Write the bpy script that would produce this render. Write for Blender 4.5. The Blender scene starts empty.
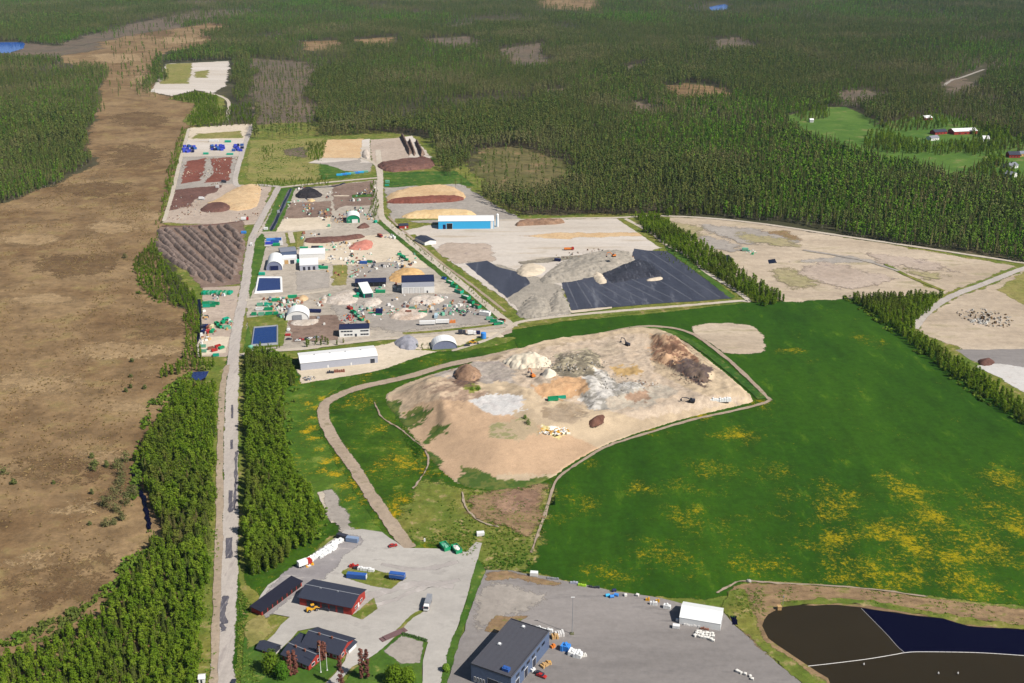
import bpy, bmesh, math, random
import numpy as np
from mathutils import Vector, Matrix
from mathutils.geometry import tessellate_polygon
random.seed(7); rng = np.random.default_rng(7)
S = bpy.context.scene; COL = S.collection
# ------------------------------------------------------------------ survey: photo pixel -> ground metres
F, YH, H = 1080.0, -80.0, 310.0
PITCH = math.atan((341.5 - YH) / F); CP, SP = math.cos(PITCH), math.sin(PITCH)
def G(x, y, z=0.0):
    u = (x - 512) / F; v = -(y - 341.5) / F
    dy = CP + v * SP; dz = -SP + v * CP
    t = (H - z) / -dz
    return (u * t, dy * t)
def PX(X, Y, Z):
    yc = Y * CP - (Z - H) * SP; zc = Y * SP + (Z - H) * CP
    return 512 + F * X / yc, 341.5 - F * zc / yc
def GP(poly, z=0.0): return [G(p[0], p[1], z) for p in poly]
# ------------------------------------------------------------------ value noise (numpy)
_T = rng.random((256, 256))
def vn(x, y):
    xi = np.floor(x).astype(int); yi = np.floor(y).astype(int); fx = x - xi; fy = y - yi
    fx = fx * fx * (3 - 2 * fx); fy = fy * fy * (3 - 2 * fy)
    a = _T[xi % 256, yi % 256]; b = _T[(xi + 1) % 256, yi % 256]; c = _T[xi % 256, (yi + 1) % 256]; d = _T[(xi + 1) % 256, (yi + 1) % 256]
    return (a * (1 - fx) + b * fx) * (1 - fy) + (c * (1 - fx) + d * fx) * fy
def fbm(x, y, o=4):
    s = 0; a = .5
    for k in range(o): s = s + a * (vn(x * 2 ** k + 17 * k, y * 2 ** k + 5 * k) - .5); a *= .5
    return s
def inpoly(X, Y, poly):
    r = np.zeros(X.shape, bool); n = len(poly)
    for i in range(n):
        x1, y1 = poly[i]; x2, y2 = poly[(i + 1) % n]
        if y1 == y2: continue
        c = ((y1 > Y) != (y2 > Y)) & (X < (x2 - x1) * (Y - y1) / (y2 - y1) + x1)
        r ^= c
    return r
def edist(X, Y, poly):
    d = np.full(X.shape, 1e9); n = len(poly)
    for i in range(n):
        x1, y1 = poly[i]; x2, y2 = poly[(i + 1) % n]; ex, ey = x2 - x1, y2 - y1; L = ex * ex + ey * ey + 1e-9
        t = np.clip(((X - x1) * ex + (Y - y1) * ey) / L, 0, 1)
        d = np.minimum(d, np.hypot(X - x1 - t * ex, Y - y1 - t * ey))
    return d
# ------------------------------------------------------------------ materials
KILL = 1.6
def lin(c): return tuple(((v / 255) / 12.92 if v <= 10 else ((v / 255 + .055) / 1.055) ** 2.4) for v in c)
def A(r, g, b, k=None):
    return tuple(min(.82, v / (k or KILL)) for v in lin((r, g, b))) + (1,)
MATS = {}
def newmat(name):
    m = bpy.data.materials.new(name); m.use_nodes = True; nt = m.node_tree
    for n in list(nt.nodes): nt.nodes.remove(n)
    out = nt.nodes.new('ShaderNodeOutputMaterial'); b = nt.nodes.new('ShaderNodeBsdfPrincipled')
    nt.links.new(b.outputs[0], out.inputs[0]); MATS[name] = m
    return m, nt, b, out
def N(nt, t, **kw):
    n = nt.nodes.new(t)
    for k, v in kw.items():
        if k.startswith('i_'): n.inputs[k[2:].replace('_', ' ')].default_value = v
        else: setattr(n, k, v)
    return n
def noise(nt, vec, scale, detail=5, rough=.6):
    n = N(nt, 'ShaderNodeTexNoise'); n.inputs['Scale'].default_value = scale; n.inputs['Detail'].default_value = detail; n.inputs['Roughness'].default_value = rough
    nt.links.new(vec, n.inputs['Vector']); return n.outputs['Fac']
def ramp(nt, fac, stops, interp='LINEAR'):
    if len(stops) == 1: stops = [(0, stops[0][1]), (1, stops[0][1])]
    r = N(nt, 'ShaderNodeValToRGB'); r.color_ramp.interpolation = interp; e = r.color_ramp.elements
    while len(e) < len(stops): e.new(.5)
    for k, (p, c) in enumerate(stops): e[k].position = p; e[k].color = c
    nt.links.new(fac, r.inputs[0]); return r.outputs[0]
def mixc(nt, fac, a, b, mode='MIX'):
    m = N(nt, 'ShaderNodeMix', data_type='RGBA', blend_type=mode)
    for s, v in ((0, fac), (6, a), (7, b)):
        if isinstance(v, (int, float, tuple)): m.inputs[s].default_value = v
        else: nt.links.new(v, m.inputs[s])
    return m.outputs[2]
def math_(nt, op, a, b=None):
    m = N(nt, 'ShaderNodeMath', operation=op)
    for s, v in ((0, a), (1, b)):
        if v is None: continue
        if isinstance(v, (int, float)): m.inputs[s].default_value = v
        else: nt.links.new(v, m.inputs[s])
    return m.outputs[0]
def mrange(nt, v, a, b, c=0., d=1.):
    m = N(nt, 'ShaderNodeMapRange'); nt.links.new(v, m.inputs[0])
    for k, q in enumerate((a, b, c, d)): m.inputs[k + 1].default_value = q
    return m.outputs[0]
def worldpos(nt, ang=0, stretch=(1, 1, 1)):
    g = N(nt, 'ShaderNodeNewGeometry'); mp = N(nt, 'ShaderNodeMapping'); mp.inputs['Rotation'].default_value = (0, 0, math.radians(ang)); mp.inputs['Scale'].default_value = stretch
    nt.links.new(g.outputs['Position'], mp.inputs['Vector']); return mp.outputs[0]
def bump(nt, b, h, strength, dist):
    n = N(nt, 'ShaderNodeBump'); n.inputs['Strength'].default_value = strength; n.inputs['Distance'].default_value = dist
    nt.links.new(h, n.inputs['Height']); nt.links.new(n.outputs[0], b.inputs['Normal'])
def ground_mat(name, c1, c2, c3=None, big=.02, mid=.15, fine=1.2, ang=0, stretch=(1, 1, 1), c3amt=.56, contrast=.35, bmp=.3, rough=.95, spots=None):
    """soil / gravel / grass: two colours in large patches, a third in smaller ones, fine grain over all"""
    m, nt, b, o = newmat(name)
    v = worldpos(nt, ang, stretch); p = worldpos(nt)
    n1 = noise(nt, v, big, 6, .62); c = ramp(nt, n1, [(.36, c1), (.64, c2)])
    n2 = noise(nt, v, mid, 6, .68)
    if c3 is not None: c = mixc(nt, mrange(nt, n2, c3amt, c3amt + .1), c, c3)
    n3 = noise(nt, p, fine * .34, 7, .86)
    gr = mrange(nt, n3, .25, .75, 1 - contrast * 1.25, 1 + contrast * 1.25); g2 = mrange(nt, n2, .3, .7, 1 - contrast * .8, 1 + contrast * .8)
    cc = N(nt, 'ShaderNodeCombineColor'); k = math_(nt, 'MULTIPLY', gr, g2)
    for q in range(3): nt.links.new(k, cc.inputs[q])
    c = mixc(nt, 1., c, cc.outputs[0], 'MULTIPLY')
    if spots:                                   # flowering patches: (x, y, radius) in metres and colour
        col, blobs, bg = spots; tot = None
        for (x, y, r) in blobs:
            d = N(nt, 'ShaderNodeVectorMath', operation='DISTANCE'); nt.links.new(p, d.inputs[0]); d.inputs[1].default_value = (x, y, 0)
            w = mrange(nt, d.outputs['Value'], 0, r, 1, 0)
            tot = w if tot is None else math_(nt, 'MAXIMUM', tot, w)
        pn = noise(nt, p, .05, 5, .7); fn = noise(nt, p, .4, 8, .95)
        w = math_(nt, 'ADD', math_(nt, 'MULTIPLY', tot, .2), math_(nt, 'ADD', math_(nt, 'MULTIPLY', pn, .7), math_(nt, 'MULTIPLY', fn, 1.1)))
        c = mixc(nt, math_(nt, 'MULTIPLY', mrange(nt, w, bg, bg + .14), .8), c, col)
    nt.links.new(c, b.inputs['Base Color']); b.inputs['Roughness'].default_value = rough; b.inputs['Specular IOR Level'].default_value = .12
    if bmp: bump(nt, b, n3, bmp, .5)
    m['mid'] = mid; return m
FM = {}
def feathered(m, noise_scale=None):
    """the same soil with a ragged outline: it thins out towards the sheet's border"""
    if m.name in FM: return FM[m.name]
    q = m.copy(); q.name = m.name + '_ragged'; nt = q.node_tree; b = [n for n in nt.nodes if n.type == 'BSDF_PRINCIPLED'][0]
    at = N(nt, 'ShaderNodeAttribute', attribute_name='mask'); p = worldpos(nt); n1 = noise(nt, p, .09, 6, .72); n2 = noise(nt, p, .6, 4, .7)
    w = math_(nt, 'ADD', math_(nt, 'MULTIPLY', math_(nt, 'SUBTRACT', n1, .5), 1.5), math_(nt, 'MULTIPLY', math_(nt, 'SUBTRACT', n2, .5), .7))
    nt.links.new(mrange(nt, math_(nt, 'ADD', at.outputs['Fac'], w), .42, .58), b.inputs['Alpha']); FM[m.name] = q; return q
def paint(name, c, rough=.5, var=.12, spec=.3, metal=0, dirt=None):
    m, nt, b, o = newmat(name)
    tc = N(nt, 'ShaderNodeTexCoord'); n1 = noise(nt, tc.outputs['Object'], .9, 5, .7); n2 = noise(nt, tc.outputs['Object'], .25, 4, .6)
    cc = N(nt, 'ShaderNodeCombineColor'); k = mrange(nt, n1, .25, .75, 1 - var, 1 + var)
    for q in range(3): nt.links.new(k, cc.inputs[q])
    col = mixc(nt, 1., c, cc.outputs[0], 'MULTIPLY')
    if dirt is not None: col = mixc(nt, mrange(nt, n2, .5, .75, 0, .55), col, dirt)
    nt.links.new(col, b.inputs['Base Color']); b.inputs['Roughness'].default_value = rough; b.inputs['Specular IOR Level'].default_value = spec; b.inputs['Metallic'].default_value = metal
    return m
def sheet_mat(name, c, rib=1.0, depth=.08, rough=.45, var=.1, axis='X', seams=0.):
    """profiled metal or planked cladding: real ribs through bump along one local axis"""
    m = paint(name, c, rough, var); nt = m.node_tree; b = [n for n in nt.nodes if n.type == 'BSDF_PRINCIPLED'][0]
    tc = N(nt, 'ShaderNodeTexCoord'); w = N(nt, 'ShaderNodeTexWave', wave_type='BANDS', bands_direction=axis); w.inputs['Scale'].default_value = rib; w.inputs['Distortion'].default_value = .3
    nt.links.new(tc.outputs['Object'], w.inputs['Vector']); bump(nt, b, w.outputs['Fac'], .6, depth)
    return m
def foliage(name, cols, cols2, trans=.25, patch=.004, pth=(.5, .62)):
    m, nt, b, o = newmat(name); nt.nodes.remove(b)
    oi = N(nt, 'ShaderNodeObjectInfo'); c = ramp(nt, oi.outputs['Random'], [(k / max(1, len(cols) - 1), q) for k, q in enumerate(cols)])
    c2 = ramp(nt, oi.outputs['Random'], [(k / max(1, len(cols2) - 1), q) for k, q in enumerate(cols2)])
    n = noise(nt, oi.outputs['Location'], patch, 5, .65); c = mixc(nt, mrange(nt, n, pth[0], pth[1]), c, c2)
    p = worldpos(nt); n2 = noise(nt, p, 1.1, 2, .6); cc = N(nt, 'ShaderNodeCombineColor'); k = mrange(nt, n2, .3, .7, .7, 1.3)
    for q in range(3): nt.links.new(k, cc.inputs[q])
    c = mixc(nt, 1., c, cc.outputs[0], 'MULTIPLY')
    d = N(nt, 'ShaderNodeBsdfDiffuse'); t = N(nt, 'ShaderNodeBsdfTranslucent'); mx = N(nt, 'ShaderNodeMixShader'); mx.inputs[0].default_value = trans
    nt.links.new(c, d.inputs[0]); nt.links.new(c, t.inputs[0]); nt.links.new(d.outputs[0], mx.inputs[1]); nt.links.new(t.outputs[0], mx.inputs[2]); nt.links.new(mx.outputs[0], o.inputs[0])
    return m
def water(name, c, rough=.08, spec=.5):
    m, nt, b, o = newmat(name); p = worldpos(nt); n = noise(nt, p, .6, 3, .5); n2 = noise(nt, p, .03, 4, .6)
    col = mixc(nt, n2, c, tuple(v * 1.35 for v in c[:3]) + (1,)); nt.links.new(col, b.inputs['Base Color'])
    b.inputs['Roughness'].default_value = rough; b.inputs['Specular IOR Level'].default_value = spec; bump(nt, b, n, .12, .1)
    return m
# ------------------------------------------------------------------ mesh builder
class MB:
    def __init__(s): s.v = []; s.f = []; s.mi = []; s.cur = 0; s.M = Matrix.Identity(4)
    def add(s, vs, fs):
        n = len(s.v); s.v += [tuple(s.M @ Vector(p)) for p in vs]; s.f += [tuple(i + n for i in f) for f in fs]; s.mi += [s.cur] * len(fs); return s
    def at(s, x=0, y=0, z=0, rz=0): s.M = Matrix.Translation((x, y, z)) @ Matrix.Rotation(rz, 4, 'Z'); return s
    def box(s, x0, x1, y0, y1, z0, z1, tx=0, ty=0):
        return s.add([(x0, y0, z0), (x1, y0, z0), (x1, y1, z0), (x0, y1, z0), (x0 + tx, y0 + ty, z1), (x1 - tx, y0 + ty, z1), (x1 - tx, y1 - ty, z1), (x0 + tx, y1 - ty, z1)],
                     [(3, 2, 1, 0), (4, 5, 6, 7), (0, 1, 5, 4), (1, 2, 6, 5), (2, 3, 7, 6), (3, 0, 4, 7)])
    def tube(s, p, q, r0, r1=None, n=8, cap=True):
        r1 = r0 if r1 is None else r1; p = Vector(p); q = Vector(q); d = (q - p).normalized()
        a = d.orthogonal().normalized(); b = d.cross(a); vs = []
        for k in range(n):
            t = 2 * math.pi * k / n; e = a * math.cos(t) + b * math.sin(t); vs += [p + e * r0, q + e * r1]
        fs = [(2 * k, 2 * ((k + 1) % n), 2 * ((k + 1) % n) + 1, 2 * k + 1) for k in range(n)]
        if cap: fs += [tuple(2 * k for k in range(n))[::-1], tuple(2 * k + 1 for k in range(n))]
        return s.add(vs, fs)
    def prism(s, prof, a0, a1, axis='x'):
        """profile (u, z) extruded along x (u=y) or y (u=x)"""
        n = len(prof); f = (lambda u, z, a: (a, u, z)) if axis == 'x' else (lambda u, z, a: (u, a, z))
        vs = [f(u, z, a0) for u, z in prof] + [f(u, z, a1) for u, z in prof]
        return s.add(vs, [tuple(range(n)), tuple(range(2 * n - 1, n - 1, -1))] + [(k, (k + 1) % n, (k + 1) % n + n, k + n) for k in range(n)])
    def blob(s, x, y, z, rx, ry, rz, seg=8, rings=5, jit=.12, flat=None):
        vs = []; fs = []
        for i in range(rings + 1):
            ph = math.pi * i / rings
            for k in range(seg):
                th = 2 * math.pi * k / seg; j = 1 + random.uniform(-jit, jit)
                zz = rz * math.cos(ph) * j
                if flat is not None: zz = max(zz, flat)
                vs.append((x + rx * math.sin(ph) * math.cos(th) * j, y + ry * math.sin(ph) * math.sin(th) * j, z + zz))
        for i in range(rings):
            for k in range(seg): fs.append((i * seg + k, (i + 1) * seg + k, (i + 1) * seg + (k + 1) % seg, i * seg + (k + 1) % seg))
        return s.add(vs, fs)
    def mesh(s, name, mats, smooth=False):
        me = bpy.data.meshes.new(name); me.from_pydata(s.v, [], s.f)
        if not isinstance(mats, (list, tuple)): mats = [mats]
        for m in mats: me.materials.append(m)
        if len(mats) > 1: me.polygons.foreach_set('material_index', s.mi)
        bm = bmesh.new(); bm.from_mesh(me); bmesh.ops.recalc_face_normals(bm, faces=bm.faces); bm.to_mesh(me); bm.free()
        if smooth: me.polygons.foreach_set('use_smooth', [True] * len(me.polygons))
        return me
    def build(s, name, mats, parent=None, loc=None, rz=0, smooth=False):
        o = bpy.data.objects.new(name, s.mesh(name, mats, smooth)); COL.objects.link(o)
        if parent: o.parent = parent
        if loc: o.location = loc
        if rz: o.rotation_euler.z = rz
        return o
LABELS = {}
def tag(o, label=None, cat=None, group=None, kind=None):
    if label: o['label'] = label
    if cat: o['category'] = cat
    if group: o['group'] = group
    if kind: o['kind'] = kind
    return o
def empty(name, label, cat, x, y, rz=0, group=None, z=0):
    o = bpy.data.objects.new(name, None); COL.objects.link(o); o.location = (x, y, z); o.rotation_euler.z = rz; o.empty_display_size = .5
    return tag(o, label, cat, group)
def copy_tree(o, parent=None):
    c = o.copy(); COL.objects.link(c)
    if parent: c.parent = parent
    for ch in list(o.children): copy_tree(ch, c)
    return c
# ------------------------------------------------------------------ sheets of ground
LAYER = [0.02]; DZ = .0035; SHEETS = []; HARD = set()
def rough_edge(poly, amp, step, seed=0):
    r = random.Random(seed); out = []
    n = len(poly)
    for i in range(n):
        a = Vector(poly[i]); b = Vector(poly[(i + 1) % n]); L = (b - a).length
        k = max(1, min(80, int(L / step))); nrm = Vector((-(b - a).y, (b - a).x)) / max(L, 1e-6)
        for j in range(k):
            t = j / k; p = a.lerp(b, t)
            if j: p = p + nrm * r.gauss(0, 1) * min(amp, L * .1)
            out.append((p.x, p.y))
    return out
def smooth_poly(p, it=1):
    for _ in range(it):
        q = []
        for i in range(len(p)):
            a = p[i]; b = p[(i + 1) % len(p)]
            q += [(a[0] * .75 + b[0] * .25, a[1] * .75 + b[1] * .25), (a[0] * .25 + b[0] * .75, a[1] * .25 + b[1] * .75)]
        p = q
    return p
def grid_sheet(name, p, mat, fe, z):
    P = np.array(p); x0, y0 = P.min(0) - fe * 1.3; x1, y1 = P.max(0) + fe * 1.3; nx = int(max(6, min(200, (x1 - x0) / (fe * .6)))); ny = int(max(6, min(200, (y1 - y0) / (fe * .6))))
    X, Y = np.meshgrid(np.linspace(x0, x1, nx), np.linspace(y0, y1, ny)); d = edist(X, Y, p); m = np.clip(.5 + np.where(inpoly(X, Y, p), d, -d) / (2 * fe), 0, 1)
    q = np.maximum(np.maximum(m[:-1, :-1], m[1:, :-1]), np.maximum(m[:-1, 1:], m[1:, 1:])) > 0
    use = np.zeros(X.shape, bool)
    for a in (0, 1):
        for b in (0, 1): use[a:ny - 1 + a, b:nx - 1 + b] |= q
    idx = -np.ones(X.shape, int); idx[use] = np.arange(use.sum()); i, j = np.nonzero(q)
    me = bpy.data.meshes.new(name); me.from_pydata(np.stack([X[use], Y[use], np.full(use.sum(), z)], 1).tolist(), [], np.stack([idx[i, j], idx[i, j + 1], idx[i + 1, j + 1], idx[i + 1, j]], 1).tolist())
    at = me.attributes.new('mask', 'FLOAT', 'POINT'); at.data.foreach_set('value', m[use].astype(np.float32)); me.materials.append(feathered(mat)); return me
def topz(x, y):
    z = 0
    for p, zz, bb in SHEETS:
        if bb[0] < x < bb[2] and bb[1] < y < bb[3] and zz > z and inpoly(np.array([x]), np.array([y]), p)[0]: z = zz
    return z
def sheet(name, poly, mat, amp=0.8, step=6, soft=0, world=False, kind='structure', feather=None, **tags):
    p = poly if world else GP(poly)
    if soft: p = smooth_poly(p, soft)
    if amp: p = rough_edge(p, amp, step, len(name) + int(abs(p[0][0])))
    z = LAYER[0]; LAYER[0] += DZ; P = np.array(p); SHEETS.append((p, z, (*P.min(0), *P.max(0))))
    fe = feather if feather is not None else (0 if mat.name in HARD else amp * 2.6)
    if fe:
        o = bpy.data.objects.new(name, grid_sheet(name, p, mat, fe, z)); COL.objects.link(o); return tag(o, kind=kind, **tags)
    vs = [Vector((x, y, 0)) for x, y in p]; tris = tessellate_polygon([vs])
    me = bpy.data.meshes.new(name); me.from_pydata([(x, y, z) for x, y in p], [], [tuple(t) for t in tris]); me.materials.append(mat)
    bm = bmesh.new(); bm.from_mesh(me)
    for f in bm.faces:
        f.normal_update()
        if f.normal.z < 0: f.normal_flip()
    bm.to_mesh(me); bm.free()
    o = bpy.data.objects.new(name, me); COL.objects.link(o); tag(o, kind=kind, **tags); o['z'] = z
    return o
def catmull(pts, sub=6):
    out = []; n = len(pts)
    for i in range(n - 1):
        p0 = Vector(pts[max(i - 1, 0)]); p1 = Vector(pts[i]); p2 = Vector(pts[i + 1]); p3 = Vector(pts[min(i + 2, n - 1)])
        for k in range(sub):
            t = k / sub; out.append(.5 * ((2 * p1) + (p2 - p0) * t + (2 * p0 - 5 * p1 + 4 * p2 - p3) * t * t + (3 * p1 - p0 - 3 * p2 + p3) * t ** 3))
    out.append(Vector(pts[-1])); return out
def strip(name, line, w, mat, z=None, jit=.25, sub=6, kind='structure', world=False, rag=None, **tags):
    c = catmull(line if world else GP(line), sub); ws = w if isinstance(w, (list, tuple)) else (w, w); n = len(c); V_ = []
    if z is None: z = LAYER[0]; LAYER[0] += DZ
    rag = rag if rag is not None else (1. if mat.name in HARD else (.35 if name == 'road' else .1)); MK = []; inn = .6
    for i, p in enumerate(c):
        t = (c[min(i + 1, n - 1)] - c[max(i - 1, 0)]).normalized(); nr = Vector((-t.y, t.x)); h = (ws[0] + (ws[1] - ws[0]) * i / (n - 1)) / 2
        h *= 1 if rag >= 1 else 1.12; a = p + nr * (h + random.gauss(0, jit)); b = p - nr * (h + random.gauss(0, jit)); e = p + nr * h * inn; f = p - nr * h * inn; V_ += [(a.x, a.y, z), (e.x, e.y, z), (f.x, f.y, z), (b.x, b.y, z)]; tip = 1 if rag >= .35 or 0 < i < n - 1 else .2; MK += [rag, tip, tip, rag]
    me = bpy.data.meshes.new(name); me.from_pydata(V_, [], [(4 * i + k, 4 * i + k + 1, 4 * i + k + 5, 4 * i + k + 4) for i in range(n - 1) for k in range(3)]); me.materials.append(mat if rag >= 1 else feathered(mat)); at = me.attributes.new('mask', 'FLOAT', 'POINT'); at.data.foreach_set('value', MK)
    bm = bmesh.new(); bm.from_mesh(me)
    for f in bm.faces:
        f.normal_update()
        if f.normal.z < 0: f.normal_flip()
    bm.to_mesh(me); bm.free()
    o = bpy.data.objects.new(name, me); COL.objects.link(o); tag(o, kind=kind, **tags); return o
def heap(name, label, cat, poly, h, mat, res=.8, edge=6, rough=.25, ns=.12, group=None, world=False, seed=0, ridges=0, kind=None, top=1.0, soft=1):
    """loose material tipped on the ground: height rises from the footprint's edge at its own slope"""
    p = poly if world else GP(poly)
    if soft: p = smooth_poly(p, soft)
    P = np.array(p); x0, y0 = P.min(0) - res * 2; x1, y1 = P.max(0) + res * 2
    nx = max(4, min(140, int((x1 - x0) / res))); ny = max(4, min(140, int((y1 - y0) / res)))
    X, Y = np.meshgrid(np.linspace(x0, x1, nx), np.linspace(y0, y1, ny))
    jx = (x1 - x0) / nx * .3; jy = (y1 - y0) / ny * .3
    X = X + rng.uniform(-jx, jx, X.shape); Y = Y + rng.uniform(-jy, jy, Y.shape)
    ins = inpoly(X, Y, p); d = edist(X, Y, p) + fbm(X * .3 + seed, Y * .3, 3) * edge * .5
    t = np.clip(d / edge, 0, 1); z = h * (t * (1.6 - .6 * t)) ** top
    z = z * (1 + rough * 2 * fbm(X * ns + seed * 3.1, Y * ns, 4)) + rough * h * .3 * fbm(X * 5 / (edge + 2), Y * 5 / (edge + 2) + seed, 4) * t
    z = np.where(ins, np.maximum(z, .02), -.9); idx = -np.ones(X.shape, int)
    use = np.zeros(X.shape, bool); q = ins[:-1, :-1] | ins[1:, :-1] | ins[:-1, 1:] | ins[1:, 1:]
    for a in (0, 1):
        for b in (0, 1): use[a:ny - 1 + a, b:nx - 1 + b] |= q
    idx[use] = np.arange(use.sum()); cx, cy = P.mean(0)
    vs = np.stack([X[use] - cx, Y[use] - cy, z[use]], 1)
    fs = [(idx[i, j], idx[i, j + 1], idx[i + 1, j + 1], idx[i + 1, j]) for i in range(ny - 1) for j in range(nx - 1) if q[i, j]]
    me = bpy.data.meshes.new(name); me.from_pydata(vs.tolist(), [], fs); me.materials.append(mat); me.polygons.foreach_set('use_smooth', [True] * len(me.polygons))
    o = bpy.data.objects.new(name, me); COL.objects.link(o); o.location = (cx, cy, 0)
    return tag(o, label, cat, group, kind)
def ell(cx, cy, rx, ry, n=12, rot=0):
    """an ellipse on the photo's ground, radii in pixels"""
    return [(cx + rx * math.cos(2 * math.pi * k / n + rot), cy + ry * math.sin(2 * math.pi * k / n + rot)) for k in range(n)]
LK = 1.14; PK = 1.34
HAZE_D = 1.4e-5; EXPO = 0.6
# ------------------------------------------------------------------ palette of the ground
M_floor = ground_mat('forest_floor', A(64, 66, 42), A(92, 84, 62), A(112, 98, 78), big=.0016, mid=.02, fine=.3, c3amt=.6, contrast=.3, bmp=0)
M_bog = ground_mat('bog_peat', A(124, 98, 68), A(154, 128, 94), A(132, 113, 76), big=.012, mid=.035, fine=.35, ang=-14, stretch=(.9, 1.1, 1), c3amt=.54, contrast=.46, bmp=.6)
M_bogpale = ground_mat('dry_sedge', A(156, 130, 96), A(170, 144, 108), A(136, 112, 80), big=.03, mid=.12, fine=.5, contrast=.35, bmp=.3)
M_bogdark = ground_mat('wet_peat', A(110, 86, 60), A(124, 100, 70), A(108, 94, 58), big=.03, mid=.1, fine=.5, contrast=.35)
M_clear = ground_mat('clearcut_soil', A(104, 94, 80), A(124, 106, 90), A(92, 92, 62), big=.01, mid=.05, fine=.3, contrast=.35)
M_grass = ground_mat('meadow_grass', A(52, 92, 30), A(84, 112, 40), A(112, 108, 58), big=.02, mid=.09, fine=.8, c3amt=.55, contrast=.45)
M_dry = ground_mat('dry_grass', A(128, 130, 66), A(154, 142, 88), A(100, 118, 50), big=.03, mid=.12, fine=.9, contrast=.35)
M_lawn = ground_mat('lawn_grass', A(62, 98, 30), A(90, 116, 44), A(142, 138, 74), big=.04, mid=.14, fine=1.2, c3amt=.6, contrast=.3)
M_verge = ground_mat('verge_grass', A(96, 116, 42), A(130, 128, 60), A(150, 132, 92), big=.03, mid=.13, fine=1., c3amt=.55, contrast=.4)
blobs = [(*G(740, 436), 28), (*G(700, 415), 26), (*G(760, 400), 22), (*G(650, 430), 20), (*G(590, 462), 15), (*G(640, 486), 20), (*G(700, 520), 30), (*G(690, 490), 20), (*G(905, 545), 100), (*G(980, 560), 95), (*G(1020, 520), 60), (*G(860, 570), 60), (*G(830, 500), 38), (*G(780, 475), 28), (*G(900, 490), 35), (*G(870, 340), 20), (*G(560, 520), 15), (*G(790, 350), 20), (*G(960, 590), 50), (*G(900, 580), 45), (*G(1010, 480), 40), (*G(940, 520), 60), (*G(760, 560), 40), (*G(670, 555), 30), (*G(610, 575), 25), (*G(840, 540), 50), (*G(580, 500), 20), (*G(720, 470), 30)]
M_field = ground_mat('hay_field', A(42, 79, 7), A(54, 91, 10), A(76, 104, 18), big=.012, mid=.05, fine=.6, ang=8, stretch=(1.4, .5, 1), c3amt=.6, contrast=.3, bmp=.3, spots=(A(186, 162, 8), blobs, 1.075))
b2 = [(*G(325, 395), 16), (*G(308, 412), 12), (*G(312, 440), 14), (*G(330, 462), 16), (*G(345, 485), 12), (*G(360, 400), 14), (*G(400, 465), 22), (*G(420, 450), 14), (*G(350, 500), 14), (*G(396, 508), 18), (*G(378, 430), 10)]
M_bank = ground_mat('flowering_bank', A(44, 80, 8), A(70, 100, 18), A(106, 116, 40), big=.02, mid=.07, fine=.7, c3amt=.58, contrast=.4, spots=(A(206, 166, 22), b2, 1.01))
M_road = ground_mat('worn_road', A(184, 174, 166), A(198, 188, 178), A(166, 156, 150), big=.02, mid=.12, fine=.9, ang=0, stretch=(2.2, .3, 1), c3amt=.55, contrast=.14)
M_tar = ground_mat('tar_patch', A(84, 82, 92), A(108, 104, 110), A(150, 143, 140), big=.05, mid=.3, fine=1.1, stretch=(2.4, .4, 1), contrast=.22)
M_dirt = ground_mat('dirt_track', A(166, 148, 128), A(180, 162, 142), A(140, 128, 104), big=.03, mid=.15, fine=.9, contrast=.2)
M_gravel = ground_mat('gravel_road', A(196, 182, 164), A(206, 194, 178), A(176, 162, 142), big=.02, mid=.12, fine=.8, contrast=.16)
M_plaza = ground_mat('pale_paving', A(178, 172, 165), A(192, 186, 178), A(164, 158, 152), big=.015, mid=.06, fine=.9, ang=35, stretch=(.6, 1.4, 1), c3amt=.58, contrast=.1)
M_track = ground_mat('worn_paving', A(174, 166, 161), A(184, 176, 170), A(192, 184, 178), big=.03, mid=.1, fine=.9, contrast=.12); M_lottrack = ground_mat('worn_asphalt', A(146, 138, 138), A(158, 149, 147), A(132, 125, 126), big=.03, mid=.1, fine=.9, contrast=.14)
M_plazadk = ground_mat('dark_paving', A(150, 144, 144), A(164, 158, 156), A(182, 174, 168), big=.03, mid=.1, fine=.9, ang=30, stretch=(.5, 1.5, 1), contrast=.14)
M_lot = ground_mat('asphalt_lot', A(136, 130, 127), A(154, 147, 143), A(124, 119, 117), big=.012, mid=.06, fine=.9, ang=62, stretch=(.35, 1.8, 1), c3amt=.56, contrast=.14)
M_yard = ground_mat('gravel_yard', A(174, 163, 149), A(196, 184, 169), A(150, 140, 128), big=.02, mid=.08, fine=.5, c3amt=.55, contrast=.22)
M_beige = ground_mat('beige_gravel', A(212, 196, 172), A(222, 206, 184), A(194, 178, 156), big=.02, mid=.08, fine=.6, c3amt=.57, contrast=.15)
M_pink = ground_mat('pinkish_gravel', A(180, 162, 146), A(196, 178, 162), A(156, 140, 130), big=.02, mid=.1, fine=.6, contrast=.22)
M_white = ground_mat('white_gravel', A(200, 188, 174), A(220, 210, 200), A(186, 172, 154), big=.008, mid=.04, fine=.5, stretch=(.25, 1.6, 1), c3amt=.55, contrast=.12)
M_grey = ground_mat('grey_gravel', A(162, 153, 144), A(178, 169, 159), A(144, 135, 128), big=.02, mid=.09, fine=.6, contrast=.2)
M_sandlot = ground_mat('sand_lot', A(182, 164, 142), A(204, 186, 164), A(160, 148, 120), big=.008, mid=.035, fine=.4, ang=12, stretch=(.45, 1.5, 1), c3amt=.55, contrast=.24)
M_brown = ground_mat('brown_soil', A(128, 106, 94), A(150, 128, 114), A(104, 84, 76), big=.03, mid=.12, fine=.7, contrast=.3)
M_dkbrown = ground_mat('dark_compost', A(104, 74, 66), A(126, 92, 82), A(84, 60, 56), big=.03, mid=.14, fine=.8, contrast=.35)
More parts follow.
